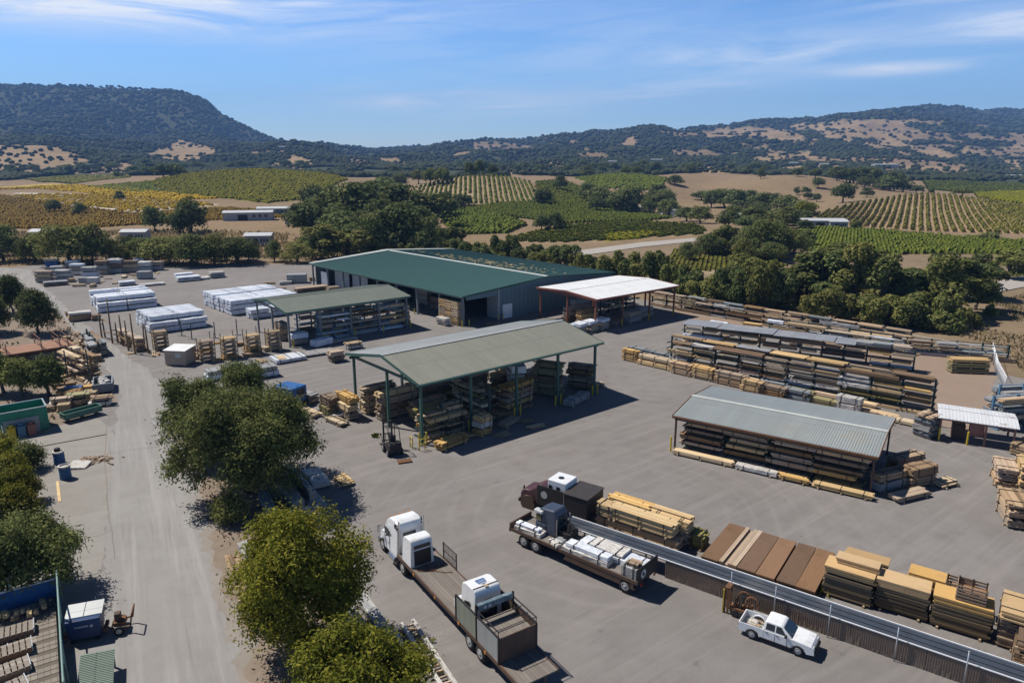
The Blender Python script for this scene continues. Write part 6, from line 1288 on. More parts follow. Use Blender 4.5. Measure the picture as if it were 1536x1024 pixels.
def rusty_loader():
    p = P(1106, 921); r = E('loader_attachment', (*p, 0), R(-35), 'rusty old mast machine with curved arms against the brown wall', 'machine'); k = m['rust']
    b = MB()
    for x in (-.75, -.55): b.b2(x - .06, x + .06, -.3, -.2, .05, 1.75); b.b2(x - .06, x + .06, .25, .35, .05, 1.75)
    b.b2(-.8, -.5, -.3, .35, 1.65, 1.76); b.obj('mast', k, r)
    b = MB(); b.b2(-.86, -.8, -.34, -.2, .05, 1.6); b.obj('mast_plate', m['bollard'], r)
    for s in (.05, .6):
        b = MB(); pts = [(s + .4*cos(a) + .25, .2 if s < .3 else -.1, 1.05 + .5*sin(a)) for a in np.linspace(-.4, 3.6, 12)]
        for a, c in zip(pts, pts[1:]): b.tube(a, c, .05, 6)
        b.obj('curved_arm', k, r)
    b = MB(); b.rbox(-.45, .7, -.25, .35, .12, .55, .05); b.tube((-.4, 0, .5), (.6, .1, .75), .1, 8); b.tube((-.2, -.2, .6), (-.1, .2, .95), .09, 8); b.b2(.75, .85, -.1, .2, .1, .9); b.obj('frame', k, r)
    for x in (-.1, .35): b = MB(); b.lathe([(.1, -.1), (.22, -.1), (.22, .1), (.1, .1)], (x, -.32, .24), 'y', 14); b.obj('roller', m['black'], r)
    b = MB(); b.tube((.2, -.2, .7), (.25, .1, 1.2), .06, 6); b.box((.25, .1, 1.2), (.2, .16, .16)); b.obj('motor', m['black'], r)
rusty_loader()
# ================================================================ brown wall with steel channel on top
def wall():
    o = (10.9, 42.0); ang = -36; r = E('corrugated_wall', (*o, 0), R(ang), 'long low brown corrugated wall carrying a blue grey steel channel', 'wall')
    xa, xb, zt = -.9, 22.0, 1.25; n = 6
    for i in range(n):
        x0 = xa + (xb - xa) * i/n; x1 = xa + (xb - xa) * (i+1)/n; b = MB(); b.b2(x0 + .012, x1 - .012, .02, .08, 0, zt - .02)
        k = int((x1 - x0) / .12)
        for j in range(k): xx = x0 + (j + .5) * (x1 - x0)/k; b.b2(xx - .03, xx + .03, .008, .02, .03, zt - .05)
        b.obj('panel', m['wallbrown'], r)
    b = MB(); b.b2(-9.0, xb, .0, 1.45, zt, zt + .05); b.b2(-9.0, xb, .45, .5, zt + .05, zt + .1); b.b2(-9.0, xb, .95, 1.0, zt + .05, zt + .1); b.obj('channel_floor', m['trough'], r)
    b = MB(); b.b2(-9.0, xb, -.03, .03, zt + .05, zt + .11); b.obj('front_edge', m['whiteedge'], r); b = MB(); b.b2(-9.0, xb, 1.42, 1.48, zt + .05, zt + .12); b.obj('back_edge', m['whiteedge'], r)
    b = MB(); b.b2(xa, xb, 1.3, 1.4, 0, zt - .01); b.obj('back_panel', m['wallbrown'], r)
    b = MB()
    for x in np.arange(-8.8, 0, 1.6): b.b2(x - .05, x + .05, .2, .3, 0, zt - .01); b.b2(x - .05, x + .05, 1.2, 1.3, 0, zt - .01)
    b.obj('leg_frame', m['galv'], r)
    b = MB(); b.b2(xa + 4, xb, 1.75, 1.8, .55, .6); b.b2(xa + 4, xb, 1.75, 1.8, .9, .95)
    for x in np.arange(4, xb, 1.2): b.b2(x - .03, x + .03, 1.74, 1.81, 0, 1.0)
    tag(b.obj('rail', m['galv'], None, False, (*o, 0), R(ang)), 'low pipe rail between the brown wall and the plywood stacks', 'rail')
    for i, x in enumerate((3.6, 6.3, 9.4, 12.9, 16.2)):
        f = fr(o, ang); w = f(x, -.16); b = MB(); b.tube((0, 0, 0), (0, 0, 2.1), .035, 8); b.tube((0, 0, 2.1), (0, 0, 2.13), .05, 8); tag(b.obj('fence_post', m['galv'], None, True, (*w, 0)), 'thin galvanised post before the brown wall, %s from the left' % nth(i), 'post', 'thin posts along the brown wall')
    g = random.Random(2); b = MB()      # pale runs of mud and lime at the wall foot
    for i in range(150):
        x = g.uniform(-.6, 21.5); h = abs(g.gauss(0, .22)) + .05; b.b2(x - .03, x + .03, -.004, .006, .02, min(.8, h))
    b.obj('splash_marks', m['splash'], r)
m['splash'] = M_plain('dried_mud', (.22, .175, .13), .9, var=.2, rnd=0)
wall()
# timber piles beyond the wall
def fl(o, ang, items, words, group):
    f = fr(o, ang)
    for i, (st, L, Wd, h, x, y, z, lab) in enumerate(items):
        w = f(x, y); bundle(st, L, Wd, h, w[0], w[1], z, ang, lab, group, True)
fl((6.3, 49.3), -37, [('weathered', 6.6, 1.15, .8, 3.3, .6, 0, 'long dark bottom bundle of the near row behind the flatbed'), ('fresh', 5.2, 1.2, .95, 3.7, .55, .98, 'golden top bundle of the near row behind the flatbed'), ('weathered', 6.6, 1.15, .85, 3.5, 1.9, 0, 'long bottom bundle of the far row behind the flatbed'),
    ('pine', 3.4, 1.15, .95, 1.9, 1.85, 1.03, 'tan top bundle, left half of the far row behind the flatbed'), ('pine', 3.1, 1.15, .95, 5.3, 1.8, 1.03, 'tan top bundle, right half of the far row behind the flatbed'), ('pine', 1.3, 1.15, .9, .75, .5, .98, 'short tan top bundle at the black box end of the pile'), ('green', 1.0, 1.2, 1.0, 7.4, 2.1, 0, 'short upright bundle at the right end of the pile behind the flatbed')], '', 'long lumber pile behind the flatbed')
b = MB(); g = random.Random(6)
for i in range(26): b.box((g.uniform(0, 5), g.uniform(-.3, .3), g.uniform(.05, 1.1)), (g.uniform(.4, 1.4), .08, .05), g.uniform(-.5, .5), 0, g.uniform(-.3, .3))
w = fr((6.3, 49.3), -37)(1.6, 3.0); tag(b.obj('lumber_offcuts', m['green'], None, False, (*w, 0), R(-37)), 'mossy loose boards behind the golden lumber pile', 'offcuts')
for i in range(6):
    st = ('plyb', 'weathered', 'plyb', 'plyb', 'plyb', 'plyb')[i]; f = fr((12.9, 43.95), -35.2); x = .6 + i * 1.225 + (.1 if i > 3 else 0)
    w = f(x, 3.0); o = bundle(st, 5.7, 1.2, .55, w[0], w[1], 0, 54.8, '%s flat sheet stack, ' % ('pale striped' if i == 1 else 'brown') + nth(i) + ' from the left of six behind the wall', 'flat brown sheet stacks behind the wall', False)
m['plyb2'] = m['plyb']
f = fr((22.5, 39.3), -35)
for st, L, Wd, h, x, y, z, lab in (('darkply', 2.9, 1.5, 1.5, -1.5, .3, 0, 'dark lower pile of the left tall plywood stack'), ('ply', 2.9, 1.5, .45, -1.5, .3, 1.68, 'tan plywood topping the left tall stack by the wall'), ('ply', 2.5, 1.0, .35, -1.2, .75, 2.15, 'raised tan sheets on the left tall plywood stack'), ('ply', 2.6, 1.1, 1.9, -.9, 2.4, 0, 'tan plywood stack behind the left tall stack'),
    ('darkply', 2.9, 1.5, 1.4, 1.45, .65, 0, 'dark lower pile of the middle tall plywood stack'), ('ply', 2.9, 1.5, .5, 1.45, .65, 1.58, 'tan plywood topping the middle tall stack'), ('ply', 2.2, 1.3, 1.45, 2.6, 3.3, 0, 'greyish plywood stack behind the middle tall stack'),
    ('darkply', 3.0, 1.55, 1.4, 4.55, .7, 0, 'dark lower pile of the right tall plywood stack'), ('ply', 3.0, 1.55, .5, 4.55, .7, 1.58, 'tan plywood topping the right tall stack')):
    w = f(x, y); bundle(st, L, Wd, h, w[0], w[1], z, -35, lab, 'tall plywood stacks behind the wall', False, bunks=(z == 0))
def crate_stack(label, o, ang, z, n, mt='dark', dirt=True, cat='crate'):
    r = E('slatted_crate', (o[0], o[1], z), R(ang), label, cat, 'dark slatted crates by the plywood stacks'); w, d, h = 1.5, 1.1, 1.0
    b = MB()
    for i in range(n):
        zz = h * (i + .5) / n
        for y in (-d/2, d/2): b.b2(-w/2, w/2, y - .02, y + .02, zz - .06, zz + .05)
        for x in (-w/2, w/2): b.b2(x - .02, x + .02, -d/2 + .03, d/2 - .03, zz - .06, zz + .05)
    b.obj('side_slats', m[mt], r); b = MB()
    for x in (-w/2 + .06, 0, w/2 - .06):
        for y in (-d/2 + .05, d/2 - .05): b.b2(x - .04, x + .04, y - .03, y + .03, 0, h + .03)
    b.obj('corner_posts', m['brownsteel'], r); b = MB(); b.b2(-w/2 + .03, w/2 - .03, -d/2 + .08, d/2 - .08, .08, .55 if dirt else .12); b.obj('contents', m['red'] if dirt else m['weathered'], r)
crate_stack('dark slatted crate standing on the right tall plywood stack', f(4.9, .65), -35, 2.1, 5)
crate_stack('lower dark slatted crate behind the right tall plywood stack', f(4.3, 2.5), -35, 0, 5, dirt=False); crate_stack('upper dark slatted crate behind the right tall plywood stack', f(4.3, 2.5), -35, 1.06, 5)
for i, (px, py, st, L, Wd, hs) in enumerate(((1520, 960, ('dark', 'ply'), 2.6, 1.6, (1.6, .5)), (1545, 1000, ('dark', 'red'), 2.6, 1.6, (1.2, .3)), (1580, 900, ('pine', 'weathered'), 2.6, 1.6, (1.0, .8)))):
    w = P(px, py); stack(st, L, Wd, hs, w[0], w[1], 54, '%s of the piles in the lower right corner' % nth(i), 'piles in the lower right corner', True)
b = MB(); g = random.Random(9)
for i in range(260): a = g.uniform(0, 6.28); x, y = g.gauss(0, .35), g.gauss(0, .5); b.quad((x, y, 0), (x + .08*cos(a), y + .08*sin(a), 0), (x + g.gauss(0, .1), y + g.gauss(0, .1), g.uniform(.2, .6)), (x - .05, y, g.uniform(.15, .5)))
w = P(1228, 880); tag(b.obj('weed_clump', m['leafbright'], None, False, (*w, 0)), 'green weeds growing between the brown sheets and the plywood stacks', 'weeds', None, 'stuff')
# ================================================================ left and back of the yard
# wrapped lumber blocks
def block(px, py, ang, rows, cols, L, Wd, hs, words, group, step=.06, skip=(), st=('white',)):
    o = P(px, py); f = fr(o, ang)
    for r in range(rows):
        for c in range(cols):
            nl = hs[r % len(hs)] if isinstance(hs, (list, tuple)) else hs
            for k in range(nl):
                if (r, c, k) in skip or random.random() < .04 and k == nl - 1: continue
                w = f((c + .5) * (L + .15) + random.uniform(-.15, .15), (r + .5) * (Wd + .13) + random.uniform(-.07, .07))
                bundle(st[(r + c + k) % len(st)], L, Wd, .72, w[0], w[1], k * .89, ang, 'white wrapped bundle, %s row, %s along, %s layer, %s' % (nth(r), nth(c), nth(k), words), group)
block(228, 502, 40, 8, 2, 4.2, 1.15, (2, 3, 3, 3, 3, 3, 3, 2), 'front wrapped block', 'wrapped lumber in the front block')
block(148, 470, 36, 8, 2, 4.8, 1.3, (2, 3, 3, 3, 2, 3, 2, 3), 'back left wrapped block', 'wrapped lumber in the back left block')
block(347, 474, 42, 10, 2, 6.2, 1.25, (3, 3, 3, 3, 3, 2, 3, 3, 3, 3), 'right wrapped block', 'wrapped lumber in the right block')
block(378, 480, 40, 2, 2, 3.2, 1.2, (2, 2), 'low wrapped block by sage shed', 'wrapped lumber by the sage roofed shed')
# back stacks beyond them
G = 'stacks along the back of the yard'
for i, (px, py, st, L, Wd, hs) in enumerate(((68, 423, ('weathered', 'pine', 'weathered'), 3.4, 1.8, (.8, .8, .5)), (88, 413, ('white', 'grey'), 2.6, 2.0, (1.0, 1.0)), (97, 421, ('grey', 'ivory', 'grey'), 3.2, 2.0, (.8, .7, .6)), (118, 412, ('ivory', 'weathered', 'white'), 3.0, 2, (.9, .8, .5)), (137, 415, ('white', 'grey'), 3.4, 2.0, (1.1, 1.0)), (155, 411, ('weathered', 'grey', 'dark'), 2.8, 2, (1.0, .9, .9)), (176, 409, ('grey', 'dark', 'grey'), 3.0, 2.2, (1.0, 1.0, .9)), (197, 408, ('weathered', 'pine', 'dark'), 3.6, 2, (.9, .8, .7)), (218, 407, ('grey', 'ivory'), 3.4, 2.2, (1.1, 1.1)), (236, 405, ('grey', 'weathered'), 3, 2, (1.0, .9)), (80, 399, ('blue', 'grey'), 3, 2, (1.0, .5)), (110, 401, ('weathered', 'white'), 3, 2, (1.0, .6)), (170, 398, ('white', 'grey'), 3, 2, (1.0, .6)), (212, 396, ('blue',), 3, 2, (1.2,)))):
    w = P(px, py); stack(st, L, Wd, hs, w[0], w[1], 10, '%s along the back of the yard, left half' % nth(i), G)
for i, (px, py, st, L, Wd, hs, words) in enumerate(((85, 428, ('dark', 'grey'), 4.6, 1.8, (.4, .3), 'low dark pile left of the two grey boxes'), (190, 428, ('ivory', 'white'), 3.2, 2.0, (.3, .4), 'low pallet load in the back yard centre'), (228, 428, ('ivory',), 5.0, 2.0, (.35,), 'low pale slab in the back yard centre'), (283, 421, ('ivory', 'white'), 5.0, 2.6, (.45, .35), 'low white stack before the tree row'), (276, 414, ('white',), 4.0, 2.0, (.6,), 'white stack behind the low white stack'), (302, 419, ('ivory',), 3.4, 2.4, (.4,), 'right part of the low white stack'), (325, 416, ('grey', 'ivory'), 3.2, 2.4, (.6, .5), 'ragged grey pile right of the low white stack'), (468, 436, ('dark', 'weathered'), 7.0, 2.4, (.35, .3), 'long flat dark pile before the warehouse left end'), (500, 440, ('pine', 'weathered'), 2.4, 1.4, (.7, .5), 'small tan pile by the warehouse left end'), (120, 480, ('weathered', 'ivory'), 3.4, 2.0, (.8, .4), 'weathered pile alone beside the road'), (107, 474, ('weathered',), 1.6, 1.2, (.7,), 'small weathered pile at the road bend'), (145, 480, ('red',), 1.4, 1.2, (.8,), 'small reddish pile before the pole rack'), (505, 541, ('dark', 'weathered'), 1.9, 1.6, (.6, .6), 'square dark pile left of the centre shed roof'), (530, 522, ('ivory', 'pine'), 2.4, 1.4, (.4, .3), 'small pale pile behind the centre shed left end'), (432, 540, ('white',), 4.2, 3.0, (.45,), 'broad white slab before the sage roofed shed'), (476, 531, ('grey',), 5.0, 2.6, (.22,), 'thin grey slab before the sage roofed shed'), (458, 436, ('green',), 1, 1, (.4,), 'small greenish pile beside the grey box'),
        (335, 566, ('white', 'grey'), 4.0, 1.8, (.6, .4), 'pale wrapped pile behind the big dark tree, left'), (385, 566, ('white', 'grey'), 5.0, 1.9, (.6, .5), 'pale wrapped pile behind the big dark tree, right'), (360, 556, ('grey',), 4, 1.6, (.8,), 'grey wrapped pile behind the big dark tree, middle'))):
    w = P(px, py); stack(st, L, Wd, hs, w[0], w[1], 36, words, None, i > 12)
def box_unit(label, px, py, w, d, h, ang, mt, lid=None, cat='crate', name='storage_box', base=True):
    o = P(px, py); r = E(name, (*o, 0), R(ang), label, cat); b = MB(); b.rbox(-w/2, w/2, -d/2, d/2, .12, h, .05); b.obj('body', m[mt], r)
    b = MB()
    for x in (-w*.4, 0, w*.4): b.b2(x - .06, x + .06, -d/2, d/2, 0, .11)
    b.obj('skid', m['bare'], r)
    if lid: b = MB(); b.slab([(-w/2 - .12, -d/2 - .12, h + .06), (w/2 + .12, -d/2 - .12, h + .06), (w/2 + .12, d/2 + .12, h + .3), (-w/2 - .12, d/2 + .12, h + .3)], .05); b.b2(-w/2 + .1, w/2 - .1, d/2 - .25, d/2 - .1, h + .0, h + .2); b.obj('lid', m[lid], r)
    return r
r = box_unit('small storage hut with pale roof, tan front and grey side', 272, 545, 3.0, 2.6, 2.1, -8, 'weathered', 'roof_s4', 'hut', 'storage_hut')
b = MB(); b.b2(-1.53, -1.5, -1.2, 1.2, .2, 2.0); b.obj('side_sheet', m['bluesteel'], r); b = MB(); b.b2(.1, .9, -1.33, -1.3, 1.2, 1.8); b.obj('window', m['palew'], r)
box_unit('grey box on a yellow skid before the warehouse left end', 446, 424, 4.2, 2.4, 2.0, 8, 'grey', None); box_unit('left one of two small grey boxes in the back yard', 128, 425, 2.0, 1.8, 1.4, 5, 'grey'); box_unit('right one of two small grey boxes in the back yard', 141, 425, 2.2, 1.8, 1.4, 5, 'ivory'); box_unit('dark green grey box behind the low pale slab', 218, 418, 3.0, 2, 1.8, 5, 'grey')
# pole rack and stacked pallets in front of the wrapped blocks
def pole_rack():
    r = E('pole_rack', (0, 0, 0), 0, 'old timber pole rack of tall uprights before the white wrapped lumber', 'rack'); tops = []
    for px, pb, pt in ((153, 507, 468), (158, 506, 478), (169, 515, 445), (177, 514, 482), (193, 526, 478), (203, 531, 467), (218, 527, 484), (223, 530, 485), (185, 519, 470)):
        o = P(px, pb); h = (pb - pt) / (pb - 240) * 27; b = MB(); b.tube((0, 0, 0), (random.uniform(-.15, .15), 0, h), .13, 8, 0, .1); b.obj('upright', m['pole'], r, True, (*o, 0)); tops.append((o, h))
    for (a, c, z) in ((0, 1, 2.2), (0, 3, 1.2), (2, 3, 2.0), (3, 4, 1.4), (4, 5, 2.4), (5, 7, 2.2), (6, 7, 1.0), (1, 2, 3.0), (5, 6, 1.2)):
        b = MB(); p, q = tops[a][0], tops[c][0]; b.tube((*p, z), (*q, z), .08, 6); b.obj('cross_rail', m['pole'], r)
pole_rack()
for i, (px, py) in enumerate(((186, 512), (196, 518), (208, 524))): w = P(px, py); stack(('weathered', 'pine', 'weathered'), 2.6, 1.2, (.5, .5, .4), w[0], w[1], 130, 'inside the old pole rack, %s from the left' % nth(i), 'piles in the pole rack')
PALC = {}
def pallet_mesh():
    if not PALC:
        b = MB()
        for i in range(7): b.b2(-.6 + i*.175, -.6 + i*.175 + .13, -.5, .5, .12, .145)
        for y in (-.46, 0, .46): b.b2(-.6, .6, y - .04, y + .04, .025, .118)
        for i in range(3): b.b2(-.6 + i*.52, -.6 + i*.52 + .15, -.5, .5, 0, .023)
        PALC['m'] = b.mesh('pallet', m['bare'])
    return PALC['m']
def rackstack(px, py, n, label, s=1.5, tall=3.0):
    """timber crib: slatted levels of sticks"""
    o = P(px, py); r = E('timber_crib', (*o, 0), R(38), label, 'crib', 'timber cribs before the wrapped lumber'); g = random.Random(px)
    for k in range(n):
        b = MB(); z = tall * k / n
        for i in range(6): b.box((0, -s*.45 + i*s*.18, z + tall/n*.75), (s*1.25 + g.uniform(-.2, .2), .16, .12), g.uniform(-.03, .03))
        for x in (-s*.45, s*.45): b.b2(x - .1, x + .1, -s*.55, s*.55, z + .0, z + tall/n*.66)
        for i in range(3): b.box((g.uniform(-.4, .4), g.uniform(-.5, .5), z + tall/n*.5), (s, .1, .1), g.uniform(-.2, .2))
        b.obj('timber_level', m[('bare', 'weathered', 'pine')[g.randrange(3)]], r)
    for x, y in ((-s*.62, -s*.5), (s*.62, -s*.5), (-s*.62, s*.5), (s*.62, s*.5)): b = MB(); b.tube((x, y, 0), (x + g.uniform(-.1, .1), y, tall + g.uniform(.2, 1.0)), .06, 6); b.obj('stake', m['pole'], r)
for i, (px, py, t) in enumerate(((242, 524, 2.9), (311, 541, 3.0), (345, 537, 3.1), (380, 531, 3.0), (411, 525, 3.0))): rackstack(px, py, 5, 'tall stick timber crib of weathered wood, %s from the left of five' % nth(i), 1.5, t)
for i, (px, py) in enumerate(((273, 500), (288, 505), (323, 503), (356, 498))):
    o = P(px, py + 4); b = MB(); b.tube((0, 0, 0), (0, 0, 2.6), .08, 8); b.tube((-.6, 0, 0), (.6, 0, .02), .06, 6); tag(b.obj('steel_stake', m['darkpost'], None, True, (*o, 0)), 'thin dark stake behind the timber cribs, %s from the left' % nth(i), 'stake', 'thin stakes behind the cribs')
# orange decked platform, left
def platform():
    c = [P(8, 529 + 20, 0), P(118, 515 + 19, 0)]; o = P(10, 552); ang = math.degrees(math.atan2(P(116, 535)[1] - o[1], P(116, 535)[0] - o[0])); L = math.hypot(P(116, 535)[0] - o[0], P(116, 535)[1] - o[1]); D = 5.0; z = 1.7
    r = E('raised_platform', (*o, 0), R(ang), 'raised rack platform with rust orange deck under the left trees', 'platform')
    b = MB(); b.b2(0, L, 0, D, z, z + .08); b.obj('deck', m['orangedeck'], r)
    b = MB()
    for y in (.05, D - .05): b.b2(0, L, y - .06, y + .06, z - .22, z - .01)
    b.obj('edge_beam', m['rust'], r)
    for x in np.linspace(.2, L - .2, 5):
        for y in (.1, D - .1): b = MB(); b.b2(x - .07, x + .07, y - .07, y + .07, 0, z - .23); b.obj('leg', m['rust'], r)
    for x in (.3, L*.52, L*.78, L*.9):
        b = MB()
        for y in (.1, D - .1): b.tube((x, y, z + .08), (x, y, z + 1.5), .06, 6)
        b.tube((x, .1, z + 1.5), (x, D - .1, z + 1.5), .06, 6); b.tube((x, .1, z + .8), (x, D - .1, z + .8), .05, 6); b.obj('hoop_frame', m['rust'], r)
    f = fr(o, ang)
    for i in range(5): w = f(1.3 + i * (L - 2)/4.3, 2.4); bundle(('weathered', 'dark', 'grey', 'weathered', 'steel')[i], 2.4, 2.0, .8, w[0], w[1], 0, ang, '%s pile beneath the orange platform, ' + nth(i) + ' from left', 'piles beneath the orange platform')
platform()
p = P(112, 546); q = P(118, 515)
RK, fk = rack('dark rack of long grey pipes beside the orange platform', P(150, 535), 128, 10.0, 5, [.9, 1.6], 2.2, 'darkpost', (-1, 1), 1.0)
fill_rack(fk, 128, 10.0, 5, [.9, 1.6], ['grey', 'weathered', 'steel', 'dark'], 'pipe rack by the orange platform', 'stock in the pipe rack', fill=.9)
RK, fk = rack('messy timber rack between the small trees and the road', P(140, 572), 140, 8.0, 5, [.9, 1.8, 2.6], 3.4, 'pole', (-1, 1), 1.1)
fill_rack(fk, 140, 8.0, 5, [.9, 1.8, 2.6], ['weathered', 'pine', 'dark', 'fresh'], 'messy rack by the road', 'stock in the messy rack', fill=.85)
w = P(150, 531); stack(('weathered', 'dark'), 3.0, 1.8, (.9, .6), w[0], w[1], 125, 'beside the road at the pipe rack end')
def skip_bin(name, label, o, ang, L, Wd, h, mt, z0=.0, legs=False, taper=.0, cat='bin'):
    r = E(name, (*o, 0), R(ang), label, cat); b = MB(); t = .06
    for y in (-Wd/2, Wd/2): b.b2(-L/2, L/2, y - t/2, y + t/2, z0 + .12, h)
    for x in (-L/2, L/2): b.b2(x - t/2 + (.005 if x < 0 else -.005), x + t/2, -Wd/2 + t/2, Wd/2 - t/2, z0 + .12, h)
    b.b2(-L/2 + .05, L/2 - .05, -Wd/2 + .05, Wd/2 - .05, z0 + .06, z0 + .14); b.obj('shell', m[mt], r)
    b = MB()
    for y in (-Wd/2, Wd/2): b.b2(-L/2 - .06, L/2 + .06, y - .06, y + .06, h, h + .08)
    for x in (-L/2, L/2): b.b2(x - .06, x + .06, -Wd/2 + .06, Wd/2 - .06, h + .002, h + .078)
    b.obj('rim', m['galv' if not legs else mt], r)
    b = MB(); k = max(2, int(L / 1.1))
    for i in range(k + 1):
        x = -L/2 + .05 + (L - .1) * i/k
        for y, s in ((-Wd/2, -1), (Wd/2, 1)): b.b2(x - .04, x + .04, y + s*.03, y + s*.09, z0 + .1, h - .01)
    b.obj('rib', m[mt], r)
    if legs:
        for x in (-L*.38, 0, L*.38): b = MB(); b.b2(x - .05, x + .05, -Wd/2 + .1, Wd/2 - .1, 0, z0 + .06); b.obj('leg', m['rust'], r)
    return r
# green open container: corners taken on the ground
A = P(75, 644); B = P(4, 658); ang = math.degrees(math.atan2(A[1] - B[1], A[0] - B[0])); Lg = math.hypot(A[0] - B[0], A[1] - B[1]) + .6
c = fr(A, ang)(-Lg/2, 1.5); gb = skip_bin('open_container', 'big bright green open topped steel container at the left edge', c, ang, Lg, 3.0, 2.55, 'boxgreen', cat='container')
b = MB(); b.b2(-Lg*.32, Lg*.33, -1.62, -1.6, .1, 1.75); b.obj('grey_panel', m['panelwall'], gb)
for i, x in enumerate((-.95, -.1, .75)):
    w = fr(c, ang)(x, -2.1); b = MB(); b.rbox(-.35, .35, -.3, .3, 0, 1.1, .06); b.rbox(-.38, .38, -.33, .33, 1.1, 1.2, .04); b.rbox(-.2, .2, -.15, .15, 1.2, 1.45, .05); tag(b.obj('waste_bin', m[('bollard', 'bluesteel', 'pinkwood')[i]], None, False, (*w, 0), R(ang)), ('yellowish bin', 'bluish grey bin', 'brownish bin')[i] + ' standing before the green container', 'bin')
A = P(94, 637); B = P(150, 622); ang = math.degrees(math.atan2(B[1] - A[1], B[0] - A[0])); c = ((A[0] + B[0])/2 - .3, (A[1] + B[1])/2 + .6)
skip_bin('feed_trough', 'long faded green trough on legs right of the green container', c, ang, math.hypot(A[0] - B[0], A[1] - B[1]), 1.2, .95, 'troughgreen', .3, True, cat='trough')
gr = skip_bin('tipping_bin', 'grey steel skip bin holding pale bags beside the road bend', P(156, 584), 118, 3.6, 2.0, 1.15, 'greypost', .1, cat='skip bin'); g = random.Random(12)
for i in range(6):
    w = fr(P(156, 584), 118)(-1.3 + .5*i, g.uniform(-.5, .5)); b = MB(); b.rbox(-.28, .28, -.36, .36, 0, .4, .14); tag(b.obj('sack', m['ivory'], None, True, (*w, .85 + .12*(i % 2)), R(g.uniform(0, 180))), 'pale sack in the grey skip bin', 'sack', 'pale sacks in the skip bin')
for i, (px, py, st, L, Wd, hs, words) in enumerate(((131, 590, ('fresh',), 2.2, 1.6, (.2,), 'flat tan boards left of the grey skip bin'), (122, 604, ('pine', 'green'), 2.4, 1.4, (.5, .4), 'yellowish lumber behind the faded green trough'), (108, 600, ('weathered', 'dark'), 2.4, 1.4, (.5, .4), 'dark lumber between green container and trough'), (153, 607, ('ivory', 'weathered'), 2.2, 1.4, (.4, .3), 'pale pallet load below the skip bin'), (95, 610, ('red', 'weathered'), 2.0, 1.2, (.5, .4), 'reddish scrap right behind the green container'), (112, 590, ('blue',), 1.8, 1.4, (.7,), 'blue covered pile under the small trees'))):
    w = P(px, py); stack(st, L, Wd, hs, w[0], w[1], 20, words, None, True)
def drum(px, py, label, dark):
    o = P(px, py); r = E('barrel', (*o, 0), 0, label, 'barrel'); b = MB(); b.lathe([(.36, 0), (.38, .05), (.36, .3), (.385, .33), (.36, .36), (.36, .62), (.385, .65), (.36, .68), (.37, .95), (.34, .98)], (0, 0, 0), n=20); b.obj('drum', m['binblue'], r, False)
    b = MB(); b.lathe([(.34, .98), (.38, .99), (.38, 1.12), (.30, 1.14), (.30, 1.0)], (0, 0, 0), n=20); b.obj('collar', m['ivory'], r)
    if dark: b = MB(); b.rbox(-.22, .12, -.15, .15, 1.0, 1.42, .08); b.obj('rubbish', m['black'], r)
    r.scale = (1.25, 1.25, 1.1)
drum(90, 695, 'blue barrel with rubbish heaped on top, farther of two', True); drum(99, 717, 'blue barrel with open white collar, nearer of two', False)
o = P(118, 700); b = MB(); b.slab([(-.9, -.5, .25), (.7, -.7, .12), (1.0, .5, .3), (-.5, .7, .45)], .22); tag(b.obj('foam_slab', m['ivory'], None, False, (*o, 0), .3), 'tilted pale slab lying right of the blue barrels', 'slab')
b = MB(); g = random.Random(14)
for i in range(70): b.box((g.gauss(0, .75), g.gauss(0, .45), g.uniform(.02, .14)), (g.uniform(.1, .5), g.uniform(.08, .3), g.uniform(.03, .12)), g.uniform(0, 3), 0, g.uniform(-.3, .3))
o = P(142, 691); tag(b.obj('rubble', m['weathered'], None, False, (*o, 0)), 'heap of broken scraps on the concrete right of the blue barrels', 'rubble', None, 'stuff')
p = P(85, 722); q = P(89, 751); b = MB(); b.slab([(*P(84, 722), .05), (*P(88.5, 722), .05), (*P(92, 752), .05), (*P(87, 752), .05)][::-1], .045); tag(b.obj('plank', m['fresh'], None, False), 'single pale plank lying on the concrete below the blue barrels', 'plank')
b = MB(); a, c = P(52, 671.5), P(160, 651.5); b.tube((*a, .03), (*c, .03), .05, 6); tag(b.obj('pipe', m['pole']), 'long thin brown pipe lying across the concrete apron', 'pipe')
def crack(pts, w, label, name='pavement_joint'):
    b = MB(); W = [P(*p) for p in pts]; g = random.Random(len(pts))
    P2 = []
    for a, c in zip(W, W[1:]):
        for t in np.linspace(0, 1, 5)[:-1]: P2.append((a[0] + (c[0]-a[0])*t + g.uniform(-.05, .05), a[1] + (c[1]-a[1])*t + g.uniform(-.05, .05)))
    P2.append(W[-1])
    for a, c in zip(P2, P2[1:]):
        d = math.hypot(c[0]-a[0], c[1]-a[1]) or 1; nx, ny = -(c[1]-a[1])/d*w/2, (c[0]-a[0])/d*w/2
        b.quad((a[0]-nx, a[1]-ny, .0095), (a[0]+nx, a[1]+ny, .0095), (c[0]+nx, c[1]+ny, .0095), (c[0]-nx, c[1]-ny, .0095))
    tag(b.obj(name, m['joint']), label, 'ground', None, 'structure')
m['joint'] = M_plain('joint_dirt', (.19, .16, .13), .95, var=.4, rnd=0)
crack([(172, 590), (160, 640), (157, 690), (162, 760), (168, 800), (172, 838)], .06, 'dirt joint between the apron and the road'); crack([(160, 681), (200, 674), (256, 667)], .06, 'thin joint across the road'); crack([(168, 795), (150, 803), (132, 806)], .06, 'dark curl of dirt on the apron')
def pole(px, py, h, label, mt='darkpost', r=.1):
    o = P(px, py); b = MB(); b.tube((0, 0, 0), (0, 0, h), r, 8, 0, r*.8); tag(b.obj('pole', m[mt], None, True, (*o, 0)), label, 'pole')
